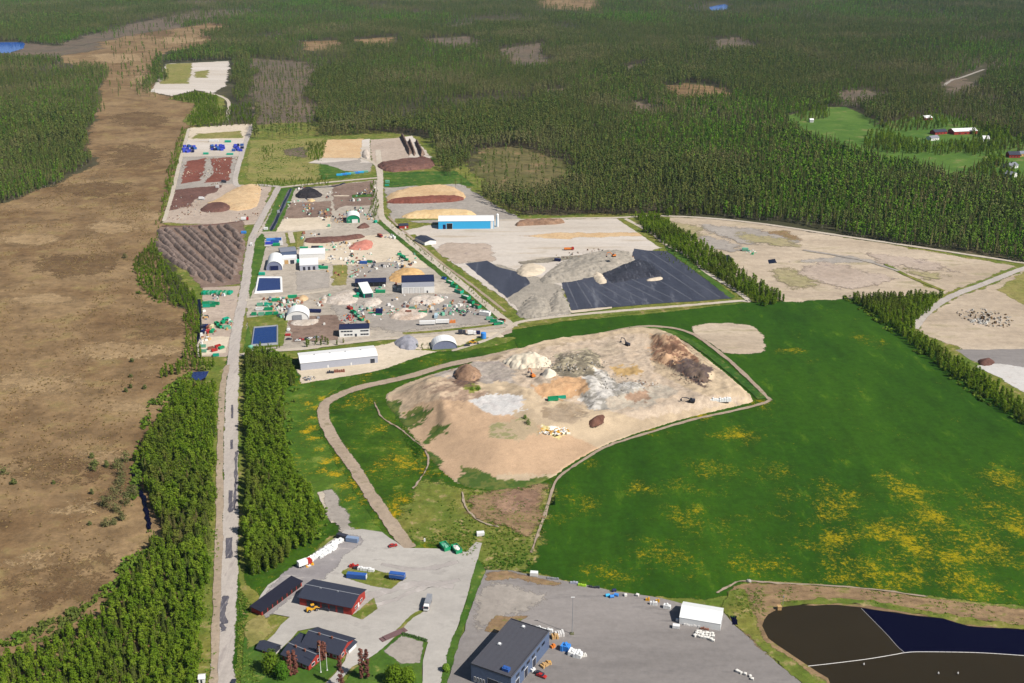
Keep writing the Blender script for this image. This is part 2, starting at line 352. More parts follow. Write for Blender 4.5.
M_red = ground_mat('red_peat', A(122, 72, 60), A(142, 88, 74), A(104, 64, 56), big=.03, mid=.14, fine=.8, contrast=.3)
M_greyrow = ground_mat('bark_compost', A(122, 106, 98), A(142, 124, 114), A(92, 78, 72), big=.05, mid=.2, fine=.9, contrast=.4, bmp=.6)
M_chip = ground_mat('wood_chips', A(222, 188, 138), A(230, 202, 156), A(204, 168, 120), big=.04, mid=.2, fine=1., contrast=.18)
M_tan = ground_mat('tan_chips', A(208, 174, 132), A(220, 190, 150), A(178, 142, 110), big=.03, mid=.14, fine=.8, contrast=.22)
M_brick = ground_mat('crushed_brick', A(196, 124, 108), A(206, 138, 122), A(186, 140, 124), big=.05, mid=.2, fine=1., contrast=.2)
M_black = ground_mat('black_soil', A(46, 42, 46), A(58, 54, 58), A(76, 70, 68), big=.06, mid=.2, fine=1., contrast=.3)
M_liner = ground_mat('black_liner', A(66, 68, 80), A(80, 82, 94), A(104, 106, 114), big=.02, mid=.05, fine=.3, ang=-28, stretch=(2.0, .25, 1), c3amt=.58, contrast=.18, bmp=.1, rough=.5)
M_linerdk = ground_mat('dark_liner', A(50, 51, 60), A(68, 69, 78), A(112, 112, 118), big=.04, mid=.12, fine=.5, ang=-28, stretch=(2.6, .3, 1), c3amt=.56, contrast=.25, rough=.6)
M_ash = ground_mat('grey_ash', A(158, 150, 138), A(178, 168, 154), A(128, 122, 114), big=.03, mid=.12, fine=.7, ang=-30, stretch=(1.6, .5, 1), contrast=.24)
M_whitesand = ground_mat('white_sand', A(228, 214, 190), A(236, 224, 204), A(208, 192, 166), big=.05, mid=.2, fine=1., contrast=.12)
M_rubble = ground_mat('pale_rubble', A(196, 182, 168), A(220, 208, 196), A(150, 134, 122), big=.08, mid=.35, fine=1.3, contrast=.35)
M_slag = ground_mat('dark_rubble', A(126, 118, 106), A(160, 150, 132), A(92, 88, 80), big=.06, mid=.25, fine=1., contrast=.4)
M_concrete = ground_mat('broken_concrete', A(172, 168, 160), A(192, 188, 180), A(138, 136, 130), big=.06, mid=.3, fine=1., contrast=.3)
M_clay = ground_mat('brown_clay', A(142, 112, 92), A(170, 138, 112), A(112, 90, 80), big=.05, mid=.2, fine=.9, contrast=.35)
M_orange = ground_mat('orange_sand', A(204, 166, 126), A(214, 178, 138), A(186, 148, 112), big=.05, mid=.2, fine=.9, contrast=.15)
M_silt = ground_mat('silver_silt', A(206, 200, 194), A(216, 212, 208), A(190, 180, 172), big=.03, mid=.12, fine=.9, contrast=.1)
M_shore = ground_mat('pond_bank', A(136, 112, 84), A(160, 132, 100), A(112, 110, 56), big=.05, mid=.16, fine=.9, ang=-12, stretch=(.6, 1.6, 1), c3amt=.54, contrast=.4)
M_farm = ground_mat('pasture', A(78, 112, 40), A(96, 124, 50), A(122, 122, 72), big=.01, mid=.04, fine=.3, contrast=.2)
W_murk = water('murky_water', (.0185, .014, .0075, 1), .1, .08)
W_navy = water('navy_water', (.0016, .0012, .0085, 1), .1, .07)  # navy base colour for the darker water sheets
W_blue = water('blue_water', (.012, .022, .085, 1), .1, .3)
W_lake = water('lake_water', (.003, .05, .26, 1), .15, .1)
HARD.update(m.name for m in (M_plaza, M_lot, M_liner, W_murk, W_navy, W_blue, W_lake))
# ------------------------------------------------------------------ ground, bog and clearings
me = bpy.data.meshes.new('ground'); me.from_pydata([(-22000, -1500, 0), (22000, -1500, 0), (22000, 32000, 0), (-22000, 32000, 0)], [], [(0, 1, 2, 3)]); me.materials.append(M_floor)
o = bpy.data.objects.new('ground', me); COL.objects.link(o); tag(o, kind='structure')
PURPLE = [[(20, 42), (60, 46), (100, 39), (96, 50), (40, 60), (8, 57)], [(60, 44), (120, 26), (200, 10), (262, 9), (250, 16), (150, 32), (80, 46)], [(470, -6), (560, -2), (600, 4), (520, 3)], [(170, 2), (215, 0), (240, 4), (190, 7)]]
BOG = [(-110, 700), (-110, 215), (0, 205), (60, 182), (100, 163), (85, 148), (92, 128), (100, 100), (103, 72), (62, 62), (60, 48), (110, 35), (170, 20), (235, 22), (215, 45), (165, 52), (150, 75), (160, 95), (198, 100), (192, 125), (170, 200), (158, 240), (170, 300), (195, 310), (197, 345), (195, 372), (205, 380), (205, 470), (190, 560), (150, 700)]
sheet('bog', BOG, M_bog, amp=4, step=18)
for k, (cx, cy, rx, ry, mt) in enumerate([(125, 352, 62, 9, 1), (40, 384, 60, 12, 1), (130, 408, 30, 6, 1), (20, 330, 50, 8, 2), (75, 265, 60, 13, 2), (30, 430, 50, 12, 2), (80, 580, 80, 22, 2), (110, 228, 34, 8, 1), (75, 508, 40, 8, 1), (40, 300, 50, 6, 1), (60, 470, 55, 14, 2), (150, 215, 16, 7, 1), (135, 155, 34, 12, 2), (145, 80, 18, 8, 1), (120, 58, 40, 6, 1), (180, 40, 28, 4, 1), (155, 33, 24, 4, 2), (140, 120, 30, 8, 2), (95, 190, 40, 9, 2), (25, 240, 40, 7, 1), (100, 455, 30, 8, 1), (30, 560, 40, 8, 1), (160, 330, 25, 14, 2)]):
    if mt == 2 and cy > 180 and k % 2: continue
    r_ = random.Random(k); sheet('bog_patch', [(cx + x_ * rx * r_.uniform(.5, 1.1), cy + y_ * ry * r_.uniform(.5, 1.1)) for x_, y_ in ell(0, 0, 1, 1, 12)], M_bogpale if mt == 1 else M_bogdark, amp=5, step=5, feather=ry * (1.8 if cy > 200 else 3.5))
for q_ in PURPLE: sheet('clearing', q_, M_clear, amp=10, step=20, feather=22)
CLEAR = [[(245, 58), (310, 62), (318, 100), (314, 140), (268, 142), (255, 112)], [(478, 150), (520, 146), (575, 165), (570, 188), (520, 194), (450, 190), (468, 172)], [(606, 67), (640, 64), (664, 66), (630, 70)], [(655, 88), (690, 83), (728, 90), (735, 95), (670, 97)], [(702, 41), (740, 37), (764, 45), (730, 48)], [(496, 50), (540, 43), (548, 62), (515, 64)], [(525, -3), (600, -3), (600, 9), (545, 6)], [(432, 24), (492, 19), (492, 22), (435, 27)], [(540, 90), (572, 88), (572, 92), (545, 93)], [(352, 40), (392, 37), (395, 44), (372, 45)], [(835, 92), (868, 90), (890, 96), (850, 100)], [(940, 80), (965, 78), (985, 86), (955, 90)], [(300, 42), (340, 40), (350, 45), (310, 47)], [(618, 104), (640, 102), (660, 108), (630, 111)], [(410, 40), (470, 36), (500, 42), (440, 46)]]
def behind_trees(c, f=1.):
    m = sum(q[1] for q in c) / len(c); return [(x, y + (17 * .934 / H * (y + 80) * f if y >= m else 0)) for x, y in c]
CLEAR = [behind_trees(c, 0 if k == 1 else .6) for k, c in enumerate(CLEAR)]
M_olive = ground_mat('olive_clearing', A(98, 98, 54), A(122, 110, 74), A(138, 112, 84), big=.012, mid=.04, fine=.3, contrast=.35)
for k, c in enumerate(CLEAR): sheet('clearing', c, M_olive if k == 1 else M_clear if k % 3 or k == 0 else M_bog, amp=8, step=14, feather=8 if k > 1 else 14)
sheet('lake', [(-30, 43), (24, 42), (24, 48), (10, 53), (-30, 54)], W_lake, amp=2, step=20)
sheet('lake', [(709, 7), (726, 4), (730, 9), (712, 11)], W_lake, amp=2, step=30)
sheet('farm_field', [(785, 116), (828, 107), (846, 107), (880, 122), (868, 126), (940, 112), (985, 128), (1060, 150), (1060, 196), (1000, 190), (905, 171), (840, 151), (790, 134)], M_farm, amp=1, step=10)
strip('path', [(943, 86), (952, 80), (960, 78), (985, 69)], 7, M_grey)
# ------------------------------------------------------------------ big open areas
sheet('grassland', [(186, 127), (320, 122), (440, 140), (520, 215), (660, 213), (1024, 262), (1130, 300), (1130, 730), (190, 730), (205, 380), (196, 300), (158, 248), (168, 190), (178, 150)], M_verge, amp=3, step=12)
sheet('field', [(480, 352), (512, 330), (560, 322), (640, 315), (745, 303), (850, 298), (880, 312), (940, 355), (1024, 414), (1110, 470), (1110, 640), (1024, 606), (960, 600), (900, 594), (850, 587), (800, 583), (745, 581), (735, 595), (705, 600), (662, 597), (612, 590), (560, 579), (512, 569), (480, 560), (470, 540), (450, 420)], M_field, amp=.8, step=10)
sheet('meadow', [(248, 352), (300, 360), (300, 376), (380, 366), (430, 352), (470, 345), (512, 335), (520, 350), (500, 420), (560, 470), (550, 500), (540, 545), (533, 566), (487, 570), (470, 555), (400, 545), (330, 535), (290, 585), (240, 610), (240, 700), (200, 700), (205, 380), (225, 350)], M_bank, amp=1, step=10)
b3 = [(*G(x_, y_), 7) for x_, y_ in ((332, 392), (322, 398), (314, 408), (311, 418), (312, 428), (315, 438), (320, 450), (327, 462), (334, 474), (343, 486), (350, 498), (308, 404), (306, 432), (324, 470))]
M_left = ground_mat('flowering_meadow', A(62, 96, 22), A(84, 112, 34), A(108, 122, 50), big=.02, mid=.07, fine=.7, c3amt=.57, contrast=.36, spots=(A(210, 170, 14), b3, 1.0))
sheet('meadow', [(282, 392), (296, 382), (360, 372), (332, 393), (316, 410), (322, 438), (348, 482), (392, 545), (350, 532), (318, 500), (296, 480), (284, 440)], M_left, amp=1, feather=3)
sheet('grass_patch', [(425, 480), (470, 490), (550, 490), (540, 545), (530, 566), (490, 570), (440, 548), (415, 540), (395, 520)], M_verge, amp=2, feather=7)
sheet('verge', [(236, 346), (252, 352), (252, 420), (246, 480), (245, 580), (262, 600), (258, 640), (262, 700), (236, 700), (240, 600), (238, 500)], M_verge, amp=.5)
sheet('verge', [(205, 352), (226, 350), (224, 420), (218, 520), (214, 683), (170, 700), (196, 560), (205, 420)], M_verge, amp=1)
sheet('sand_lot', [(658, 217), (700, 218), (760, 224), (880, 243), (1015, 266), (975, 283), (945, 294), (850, 299), (785, 302), (740, 285), (700, 262), (672, 240)], M_sandlot, amp=1.5)
sheet('dry_patch', [(655, 216), (668, 217), (690, 255), (720, 275), (760, 300), (745, 303), (700, 270), (667, 246), (640, 228)], M_verge, amp=1)
sheet('dry_patch', [(885, 265), (930, 288), (950, 292), (925, 284)], M_verge, amp=1)
sheet('dry_patch', [(790, 262), (850, 256), (880, 262), (830, 264)], M_grey, amp=2)
sheet('dry_patch', [(757, 233), (785, 230), (800, 240), (775, 241)], M_shore, amp=3, feather=9)
sheet('sand_lot', [(1110, 270), (1030, 268), (985, 288), (958, 297), (918, 322), (925, 335), (970, 352), (1024, 392), (1110, 450)], M_sandlot, amp=1.2)
sheet('verge', [(1024, 272), (1005, 285), (996, 290), (1024, 305), (1110, 330), (1110, 270)], M_dry, amp=1)
sheet('asphalt_pad', [(955, 350), (1024, 349), (1110, 352), (1110, 420), (1024, 372), (990, 368), (970, 360)], M_lot, amp=.8)
sheet('concrete_pad', [(975, 366), (1000, 364), (1024, 368), (1110, 400), (1110, 450), (1024, 393), (1000, 378)], M_silt, amp=.8)
sheet('pool', [(717, 256), (729, 255), (734, 262), (726, 265), (719, 262)], W_navy, amp=.6); sheet('pool', [(768, 260), (775, 259), (777, 263), (769, 264)], W_navy, amp=.5)
# ------------------------------------------------------------------ industrial ground, west of the long road
sheet('gravel_pad', [(150, 92), (156, 82), (166, 64), (229, 61), (226, 86), (213, 93), (196, 90), (172, 96)], M_white, amp=2, step=12); sheet('dry_patch', [(166, 64), (192, 63), (189, 84), (160, 84)], M_dry, amp=2, step=12); sheet('dry_patch', [(195, 72), (209, 70), (206, 78), (195, 78)], M_dry, amp=2)
sheet('gravel_pad', [(190, 128), (226, 125), (254, 124), (248, 140), (186, 141)], M_beige, amp=1.5)
sheet('dry_patch', [(196, 134), (240, 131), (243, 138), (192, 139)], M_dry, amp=1.5)
sheet('gravel_pad', [(186, 140), (247, 139), (240, 157), (180, 158)], M_white, amp=1)
sheet('gravel_pad', [(182, 157), (238, 156), (233, 186), (172, 192)], M_grey, amp=1)
sheet('peat_field', [(188, 161), (206, 158), (204, 170), (200, 181), (181, 184), (185, 168)], M_red, amp=1); sheet('peat_field', [(210, 159), (232, 157), (229, 181), (204, 183), (214, 172)], M_red, amp=1)
sheet('gravel_pad', [(163, 223), (175, 190), (232, 184), (272, 187), (258, 224), (240, 226)], M_pink, amp=1)
sheet('peat_field', [(175, 190), (222, 185), (216, 192), (194, 200), (192, 206), (168, 211)], M_dkbrown, amp=1.2)
sheet('gravel_pad', [(157, 248), (160, 227), (244, 222), (245, 245), (240, 284), (204, 289), (178, 262)], M_brown, amp=1)
sheet('gravel_pad', [(203, 288), (240, 286), (233, 345), (226, 357), (198, 357), (196, 352), (201, 330)], M_pink, amp=.6)
sheet('concrete_pad', [(201, 337), (230, 337), (226, 353), (199, 356)], M_beige, amp=.4)
strip('path', [(198, 357), (201, 335), (203, 325)], 2.5, M_white)
strip('path', [(164, 222), (172, 195), (181, 158), (189, 128)], 5, M_gravel)
strip('bund', [(160, 226), (200, 226), (245, 221)], 4, M_dkbrown)
# ------------------------------------------------------------------ industrial ground, middle
sheet('gravel_yard', [(250, 242), (262, 226), (283, 190), (379, 180), (379, 222), (420, 255), (514, 327), (420, 336), (300, 349), (249, 354), (246, 300)], M_yard, amp=.8)
sheet('dry_patch', [(250, 141), (325, 138), (322, 166), (320, 179), (255, 182), (246, 178)], M_dry, amp=1.5, step=10)
sheet('dry_patch', [(320, 158), (345, 156), (350, 178), (320, 180)], M_grass, amp=1.5); sheet('gravel_pad', [(308, 163), (322, 158), (360, 158), (372, 163), (370, 172), (345, 171), (328, 165)], M_grey, amp=1); sheet('gravel_pad', [(308, 163), (322, 158), (360, 157), (358, 160), (325, 163)], M_white, amp=.6)
sheet('grass_patch', [(168, 99), (196, 92), (224, 96), (226, 122), (190, 126), (183, 122), (196, 104)], M_verge, amp=2)
sheet('dry_patch', [(284, 150), (306, 146), (305, 158), (285, 155)], M_clear, amp=2)
sheet('peat_field', [(290, 203), (331, 201), (331, 217), (284, 219)], M_brown, amp=1); sheet('peat_field', [(332, 185), (374, 181), (374, 205), (362, 206), (344, 206), (334, 212)], M_brown, amp=1)
strip('path', [(333, 196), (350, 196)], 5, M_beige); sheet('grass_strip', [(352, 195), (372, 194), (372, 197), (352, 198)], M_grass, amp=.5)
sheet('grass_strip', [(281, 189), (296, 188), (278, 232), (262, 232)], M_lawn, amp=.6); strip('ditch', [(291, 188.5), (281, 210), (271, 231)], 5.5, M_tar, jit=.4); strip('ditch', [(291, 188.5), (281, 210), (271, 231)], 2.5, W_navy, jit=.3); strip('ditch', [(293, 187.5), (330, 187), (345, 183)], 4, W_navy)
sheet('concrete_pad', [(284, 219), (331, 217), (331, 229), (276, 232)], M_beige, amp=.8)
sheet('gravel_pad', [(305, 240), (350, 237), (395, 234), (420, 255), (430, 268), (380, 268), (330, 264), (306, 262)], M_beige, amp=1)
sheet('gravel_pad', [(355, 265), (395, 262), (420, 272), (400, 282), (352, 283)], M_grey, amp=1)
sheet('asphalt_pad', [(296, 272), (329, 271), (329, 288), (297, 291)], M_grey, amp=.5); sheet('grass_patch', [(333, 266), (347, 265), (347, 285), (332, 286)], M_dry, amp=.8)
sheet('grass_patch', [(296, 232), (305, 231), (304, 246), (296, 248)], M_dry, amp=.5); sheet('grass_patch', [(285, 233), (297, 232), (297, 252), (288, 250)], M_verge, amp=.6)
sheet('gravel_pad', [(330, 302), (400, 292), (470, 296), (500, 322), (400, 332), (340, 322)], M_grey, amp=2, feather=9)
sheet('gravel_pad', [(288, 318), (335, 315), (345, 325), (338, 340), (292, 342)], M_brown, amp=.8)
sheet('grass_patch', [(249, 245), (262, 234), (268, 240), (256, 285), (250, 300), (247, 280)], M_lawn, amp=.5); sheet('grass_patch', [(249, 319), (256, 318), (251, 352), (243, 352)], M_lawn, amp=.4)
sheet('grass_patch', [(247, 318), (283, 314), (288, 320), (283, 346), (252, 350)], M_verge, amp=.5)
strip('grass_strip', [(402, 334), (430, 332), (470, 328), (502, 324)], 5, M_verge)
sheet('gravel_pad', [(462, 331), (512, 327), (512, 333), (480, 342), (460, 345)], M_pink, amp=.5)
sheet('gravel_yard', [(297, 370), (302, 384), (378, 371), (430, 354), (470, 346), (505, 337), (500, 332), (420, 337), (378, 346)], M_beige, amp=.7)
sheet('grass_patch', [(414, 350), (440, 352), (470, 351), (500, 345), (520, 338), (480, 337), (460, 346)], M_verge, amp=.8)
# ------------------------------------------------------------------ industrial ground, east of the diagonal road
sheet('grass_patch', [(384, 173), (455, 171), (475, 186), (430, 187), (384, 188)], M_grass, amp=1)
sheet('gravel_pad', [(322, 158), (327, 140), (364, 139), (362, 158)], M_tan, amp=1); sheet('gravel_pad', [(362, 140), (370, 139), (371, 163), (360, 163)], M_white, amp=.6); sheet('gravel_pad', [(370, 140), (402, 138), (415, 158), (430, 157), (400, 162), (372, 163)], M_pink, amp=1)
sheet('gravel_pad', [(400, 138), (412, 136), (432, 158), (412, 160)], M_white, amp=1)
sheet('gravel_pad', [(384, 188), (460, 184), (500, 208), (520, 219), (440, 224), (392, 221)], M_grey, amp=1.2)
sheet('grass_patch', [(395, 219), (440, 217), (440, 220), (395, 222)], M_verge, amp=.4)
sheet('gravel_yard', [(400, 232), (425, 226), (500, 220), (617, 219), (664, 247), (640, 256), (560, 290), (572, 314), (527, 320), (505, 300), (455, 265), (430, 245)], M_white, amp=1)
sheet('gravel_pad', [(434, 250), (450, 242), (490, 246), (494, 262), (455, 264)], M_pink, amp=2); sheet('gravel_pad', [(468, 262), (500, 265), (560, 286), (572, 313), (527, 320), (508, 300)], M_ash, amp=1.5)
sheet('dry_patch', [(520, 236), (560, 233), (640, 233), (645, 236), (560, 239)], M_tan, amp=1.5, step=10)
sheet('bund', [(518, 262), (545, 259), (590, 254), (592, 257), (548, 263), (520, 265)], M_slag, amp=.8)
sheet('liner', [(465, 264), (487, 261), (500, 268), (524, 274), (530, 284), (507, 298.5)], M_liner, amp=.4)
sheet('liner', [(560, 281), (593, 274), (630, 262), (634, 249), (648, 251), (667, 251.5), (690, 268), (732, 299), (662, 303.7), (572, 311)], M_liner, amp=.4)
M_seam = ground_mat('liner_seam', A(92, 94, 104), A(106, 108, 116), contrast=.1)
for k in range(11):
    t_ = k / 10; strip('liner_seam', [(566 + 84 * t_, 281.5 - 29 * t_ + (7 if .15 < t_ < .85 else 0) + 8 * (abs(t_ - .5) < .25)), (578 + 142 * t_, 308.5 - 10.5 * t_)], 1.1, M_seam, jit=.15, rag=1., sub=10)
sheet('grass_strip', [(664, 246), (672, 247), (735, 297), (732, 299), (690, 268), (667, 251)], M_lawn, amp=.5); sheet('grass_strip', [(617, 219), (625, 219), (668, 247), (660, 248)], M_verge, amp=.4)
strip('grass_strip', [(410, 235), (425, 247), (439, 259), (458, 274), (475, 287.5)], 11, M_verge, jit=.6); strip('grass_strip', [(480, 292), (496, 305), (512, 317)], 11, M_verge, jit=.6); strip('grass_strip', [(379, 221.5), (392, 232), (423, 258), (455, 284), (480, 304), (500, 319)], 9, M_grass, jit=.5); sheet('grass_strip', [(522, 320), (600, 312), (690, 304), (735, 299.5), (742, 302), (690, 308), (640, 313), (520, 327)], M_verge, amp=.5)
sheet('soil_patch', [(688, 330), (700, 324), (735, 323), (762, 330), (768, 352), (745, 355), (725, 354), (712, 345)], M_sandlot, amp=1.2, soft=1)
# ------------------------------------------------------------------ roads
strip('road', [(278, 188), (300, 185.5), (345, 181), (379, 178)], 7, M_gravel)
strip('road', [(279, 187), (258, 185), (236, 185), (240, 160), (248, 136), (252, 126)], 7, M_road)
strip('road', [(226, 124), (229, 104), (222, 97), (205, 92)], 6, M_gravel)
strip('road', [(233, 712), (226, 690), (222.5, 665), (225.5, 624), (228.5, 574), (229.8, 537), (230.6, 500), (231.5, 427), (234.5, 345), (243, 300), (246, 280), (249, 258), (255, 232), (279, 187)], (9.6, 7.4), M_road)
for ps, w in (([(226, 625), (222, 614), (226, 596)], 4.5), ([(229.5, 560), (228.5, 538)], 5), ([(231, 514), (230.5, 490)], 3.5), ([(232, 450), (231.5, 440)], 2.5), ([(224.5, 632), (221, 624)], 3), ([(232.5, 420), (232, 405)], 2), ([(234, 512), (236, 480), (236, 452)], 2)): strip('asphalt_patch', ps, w * .75, M_tar, jit=.4, rag=.25)
strip('path', [(214, 690), (216, 620), (219, 540), (220, 470), (221, 420), (223, 385), (228, 365)], 4.2, M_dirt, jit=.5)
strip('road', [(378, 150), (380, 172), (380, 195), (381, 214), (388, 224), (423, 253), (455, 279), (498, 315), (514, 327)], (8, 6.5), M_gravel)
strip('road', [(362, 158), (376, 165), (380, 178)], 6, M_gravel)
strip('path', [(388, 216), (400, 228), (440, 262), (470, 284), (508, 314)], 3, M_dirt)
strip('road', [(512, 324), (505, 330), (470, 333), (420, 337), (377, 340), (335, 345), (300, 349.5), (262, 352), (238, 356)], 5.5, M_gravel)
strip('path', [(505, 330), (488, 340), (450, 352)], 4, M_gravel)
strip('path', [(245, 301), (262, 299), (300, 295), (330, 291)], 6, M_gravel); strip('path', [(254, 234), (266, 233), (288, 232)], 4, M_gravel); strip('path', [(290, 232), (293, 244)], 6, M_gravel)
strip('path', [(514, 327), (522, 322), (574, 315.5), (637, 310), (687, 306), (737, 301.5), (748, 301), (733, 289), (707, 273), (692, 258.5), (667, 245.5), (652, 233.5), (624, 218.5)], 5.5, M_gravel)
strip('road', [(450, 222), (512, 220.3), (567, 218.8), (617, 218), (657, 216.3), (712, 218.8), (768, 225), (843, 236.5), (918, 247.5), (1018, 262.5), (1110, 276)], 5.5, M_gravel)
strip('road', [(1080, 258), (1030, 267), (985, 284), (951, 297), (926, 314), (914, 329)], 7, M_road)
strip('path', [(885, 264), (905, 275), (945, 292)], 5, M_verge); strip('path', [(800, 250), (860, 260), (900, 272)], 5, M_grey, jit=1)
for q_ in ([(700, 225), (760, 230), (800, 243), (740, 245)], [(690, 235), (730, 242), (745, 252), (710, 250)], [(820, 262), (900, 280), (850, 290), (790, 275)], [(860, 252), (930, 262), (960, 272), (890, 266)]): sheet('soil_patch', q_, M_grey if q_[0][0] < 815 else M_pink, amp=3, feather=10)
M_sage = ground_mat('thin_grass', A(160, 150, 112), A(176, 162, 128), A(140, 136, 90), big=.03, mid=.1, fine=.5, contrast=.3)
for q_ in ([(735, 233), (790, 240), (800, 247), (750, 243)], [(668, 222), (700, 226), (700, 240), (680, 236)], [(900, 268), (950, 276), (930, 282)], [(770, 270), (790, 268), (820, 285), (790, 290)]): sheet('dry_patch', q_, M_sage, amp=3, feather=12)
strip('road', [(410, 549), (395, 530), (372, 497), (356, 471), (334, 440), (323.5, 417), (326, 404), (341, 395), (364, 387), (406, 378), (446, 366), (490, 357), (520, 350)], 7.5, M_dirt)
strip('path', [(500, 357), (560, 344), (630, 328.5), (663, 327.5), (689, 333), (708, 344.5), (735, 366), (764, 395), (768, 402), (740, 410), (690, 421), (640, 436), (603, 449), (574, 467), (556, 482), (545, 515), (531, 555)], (5, 1.6), M_dirt, jit=.4)
strip('path', [(337, 525), (325, 500), (322, 492)], 6, M_gravel)
sheet('gravel_yard', [(322, 492), (332, 490), (345, 510), (354, 530), (342, 533), (330, 520)], M_grey, amp=1)
# ------------------------------------------------------------------ paved yards at the near end
sheet('paved_yard', [(268, 586), (303, 562), (338, 537), (345, 531), (362, 530), (382, 533), (404, 549), (436, 549.5), (466, 553), (476, 543), (482, 544), (478, 560), (468, 595), (456, 632), (441, 690), (436, 712), (421, 712), (423, 662), (428, 643), (401, 632), (376, 655), (352, 668), (335, 690), (312, 712), (300, 712), (320, 690), (335, 675), (345, 662), (351, 640), (318, 628), (298, 632), (276, 656), (266, 643), (290, 618), (262, 612), (256, 606)], M_plaza, amp=.3)
sheet('paved_yard', [(274, 580), (303, 563), (338, 538), (360, 536), (366, 543), (345, 556), (330, 575), (302, 590), (288, 600), (268, 620), (258, 614)], M_plazadk, amp=1.2, soft=1)
for ps, w in (([(360, 600), (400, 588), (430, 584), (455, 588)], 7), ([(380, 565), (420, 570), (460, 562)], 4), ([(345, 610), (385, 604), (420, 590), (462, 580)], 4)): strip('tyre_track', ps, w * .8, M_track, jit=.8)
sheet('asphalt_lot', [(486, 571), (512, 571.5), (560, 581), (612, 592), (662, 599.5), (724, 614), (735, 627), (768, 655), (800, 683), (835, 714), (440, 714), (447, 683), (460, 640), (474, 600)], M_lot, amp=.3)
sheet('dirt_patch', [(486, 574), (520, 575), (560, 584), (552, 587), (510, 580), (484, 582)], M_shore, amp=.6, feather=3); sheet('dirt_patch', [(482, 582), (520, 588), (550, 600), (510, 618), (466, 635)], M_grey, amp=1.5, soft=1, feather=6)
sheet('grass_patch', [(485, 632), (496, 617), (530, 617), (516, 624), (498, 634)], M_shore, amp=.5)
sheet('grass_strip', [(478, 560), (486, 571), (474, 600), (460, 640), (447, 683), (440, 714), (430, 714), (441, 683), (456, 632), (468, 595)], M_lawn, amp=.4)
sheet('grass_patch', [(340, 573), (353, 567), (372, 570), (406, 579), (391, 590), (370, 587), (348, 580)], M_verge, amp=.4)
sheet('lawn', [(376, 655), (401, 634), (428, 644), (423, 662), (421, 712), (312, 712), (338, 692), (354, 670)], M_lawn, amp=.3)
sheet('gravel_pad', [(385, 653), (402, 637), (424, 643), (420, 664), (400, 665)], M_grey, amp=.5)
sheet('lawn', [(262, 615), (268, 630), (262, 645), (276, 657), (300, 632), (345, 655), (343, 664), (320, 690), (300, 712), (240, 712), (244, 640)], M_lawn, amp=.3)
sheet('dry_patch', [(246, 625), (262, 614), (274, 632), (262, 643), (248, 650)], M_dry, amp=.6)
sheet('lawn', [(351, 617), (374, 599), (378, 610), (362, 621)], M_verge, amp=.3)
strip('grass_strip', [(398, 632), (412, 618), (424, 611)], 2.2, M_verge)
# ------------------------------------------------------------------ pond
sheet('pond_bank', [(724, 612), (732, 588), (745, 584), (800, 585), (850, 589), (900, 595), (960, 603), (1024, 610), (1110, 622), (1110, 720), (836, 716), (800, 683), (768, 655), (735, 627)], M_shore, amp=1, step=8)
sheet('bank_grass', [(722, 612), (730, 592), (745, 590), (752, 610), (764, 640), (790, 660), (826, 684), (842, 714), (836, 716), (800, 683), (768, 655), (735, 627)], M_verge, amp=.8)
strip('bank_grass', [(780, 607), (830, 602), (880, 606), (940, 617), (1000, 626), (1060, 634)], 5, M_verge, jit=1.2)
strip('path', [(716, 594), (728, 588), (742, 582), (775, 584), (850, 588), (930, 598)], 1.2, M_dirt, jit=.4)
sheet('pond', [(762, 627), (768, 615.6), (783.5, 608), (801, 606), (826, 606), (850, 607.5), (861, 608.5), (918, 617), (943, 619.5), (968, 627), (1018, 630), (1110, 644), (1110, 720), (842, 716), (828, 679.5), (808, 667), (793, 657), (768, 639.5)], W_murk, amp=.4, step=5)
sheet('pond', [(861, 609.3), (918, 617.5), (943, 620), (968, 627.5), (1018, 630.5), (1110, 645), (1110, 664), (1024, 657), (975, 654), (920, 653), (904, 655), (897, 648), (885, 634)], W_navy, amp=0)
sheet('pool', [(188, 373), (209, 372), (206, 378), (199, 382), (191, 379)], W_blue, amp=.5)
strip('ditch', [(133, 466), (134, 478), (140, 490), (144, 502), (148, 518), (150, 530)], 2.2, W_navy, jit=.4); strip('ditch', [(199, 300), (200, 330), (196, 345)], 2.5, W_navy)
strip('ditch', [(733, 617), (735, 626)], 2.5, W_navy)
